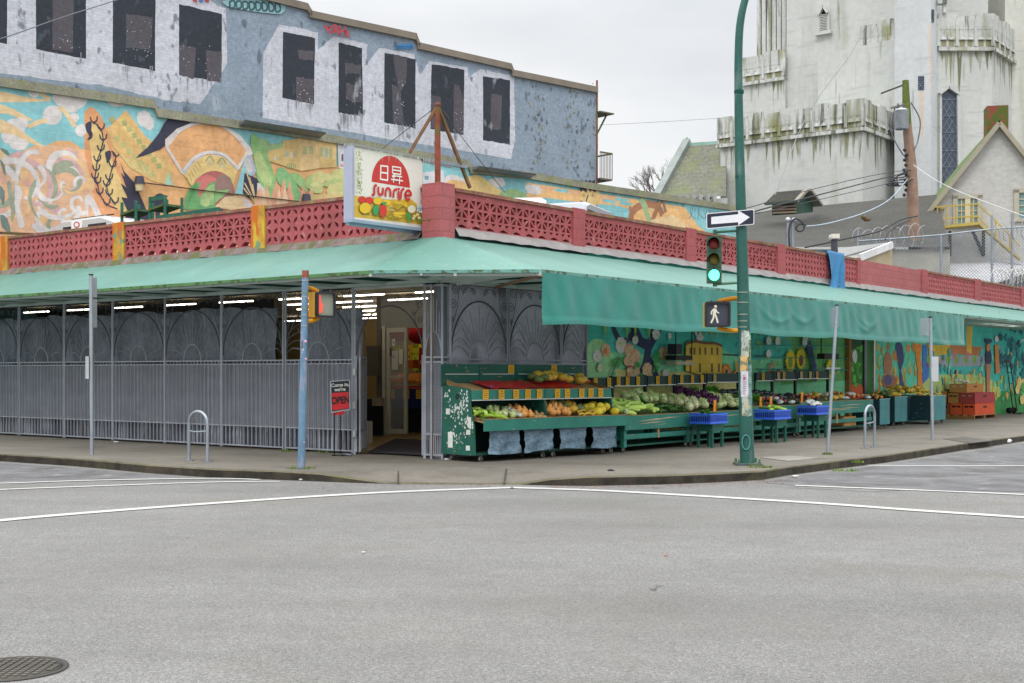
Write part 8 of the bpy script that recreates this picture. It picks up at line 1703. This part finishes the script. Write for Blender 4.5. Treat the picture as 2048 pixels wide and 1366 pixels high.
m.build('scale_body', M['paint'], t); m = MB(); fb(m, F, .02, Wf-.02, -.05, .25, za_-.26, za_-.22, c('#c5cac8')); m.bar(F.w(.1, .1, za_-.22), F.w(.15, .1, za_), .01, .01, c('#222222')); m.bar(F.w(Wf-.1, .1, za_-.22), F.w(Wf-.15, .1, za_), .01, .01, c('#222222')); m.build('pan', M['metal'], t)
# ---- produce seen through the doorway
SX = PL.s(768, -4.6); WX = SX-PL.s(866, -4.6)
t = thing('indoor_fruit_table', 'blue-draped fruit display table seen through the shop doorway', 'fruit table', PL.pt(SX-WX/2, -4.6, .27)); m = MB()
wbox(m, PL, SX-WX, SX, -6.0, -4.6, .27, .95, c('#0c0e14')); wbox(m, PL, SX-WX-.02, SX+.02, -4.62, -4.58, .80, 1.24, c('#16225a')); wbox(m, PL, SX-WX, SX, -6.0, -4.63, .96, 1.2, c('#101840')); m.build('drape', M['fabric'], t); m = MB(); wbox(m, PL, SX-WX, SX, -6.0, -4.6, 1.245, 1.3, c('#b04028')); m.build('tray', M['chip'], t)
class FL(Frame):
    def __init__(s): s.a = math.atan2(-UL[1], -UL[0])
    def w(s, x, y, z): return PL.pt(SX-x, -4.6-y, z)
fl = FL(); cards(fl, t, [.25,.7,1.1,1.5,1.9,2.3], .0, 1.02, .2, .2, d=-.03); random.seed(13); IX = WX-.1
heap(fl, ['orange'], .05, IX, .02, .5, 1.33, 1.44, 90, 'orange on the fruit table inside the shop doorway', 'oranges inside the doorway', sc=(1.2, 1.5), mound=.03)
heap(fl, ['leafy_greens'], .5, IX, .55, .8, 1.44, 1.52, 9, 'green leaves behind the oranges inside the doorway', 'greens inside the doorway', mound=.03)
heap(fl, ['tomato', 'orange'], .5, IX, .85, 1.2, 1.54, 1.62, 40, 'red or orange fruit at the back of the indoor table', 'fruit at the back of the indoor table', sc=(1.2, 1.5), mound=.03)
for i, (px0, px1, y0, y1, off, q, lab) in enumerate([(812,826,690,735,-6.3,'#d8b82a','yellow packaged goods on the left of the lit indoor shelf'), (826,838,696,742,-6.25,'#cfcf2a','yellow-green packets in the middle of the indoor shelf'), (833,849,682,724,-6.4,'#e0cc22','bright yellow packets on the right of the indoor shelf'), (838,852,695,740,-5.4,'#b52420','red framed notice board inside the doorway'), (812,826,720,736,-5.9,'#c8641e','orange carton on the indoor fruit table'), (786,800,690,730,-6.4,'#c9b83a','yellow packets seen through the glass door')]):
    m = MB(); a0, z1_ = PL.hit(px0, y0, off); a1, z0_ = PL.hit(px1, y1, off); wbox(m, PL, a1, a0, off-.2, off, z0_, z1_, c(q))
    for k in range(6): u = random.random()*.8; v = random.random()*.8; wbox(m, PL, a1+(a0-a1)*u, a1+(a0-a1)*(u+.12), off, off+.01, z0_+(z1_-z0_)*v, z0_+(z1_-z0_)*(v+.12), c(random.choice(['#e0d8b0', '#8a5a1c', '#c83a20', '#5a7a2a'])))
    m.build('packaged_goods' if i != 3 else 'notice_board', M['card'], label=lab, cat='goods' if i != 3 else 'notice board')
p = at(838, 668, 28.2); m = MB(); m.ball(p, (.26, .26, .22), c('#b81c1c'), 20, 10, bump=.03, k=14); m.tube([p+Vector((0, 0, .2)), p+Vector((0, 0, .5))], .01, c('#c9a030'), 5); m.build('paper_lantern', M['fabric'], label='large red paper lantern hanging above the indoor fruit', cat='lantern')
p = at(797, 662, 28.6); m = MB(); m.ball(p, (.24, .24, .22), c('#c8442a'), 20, 10, bump=.03, k=14); m.build('paper_lantern', M['fabric'], label='orange-red lantern seen through the glass door', cat='lantern')
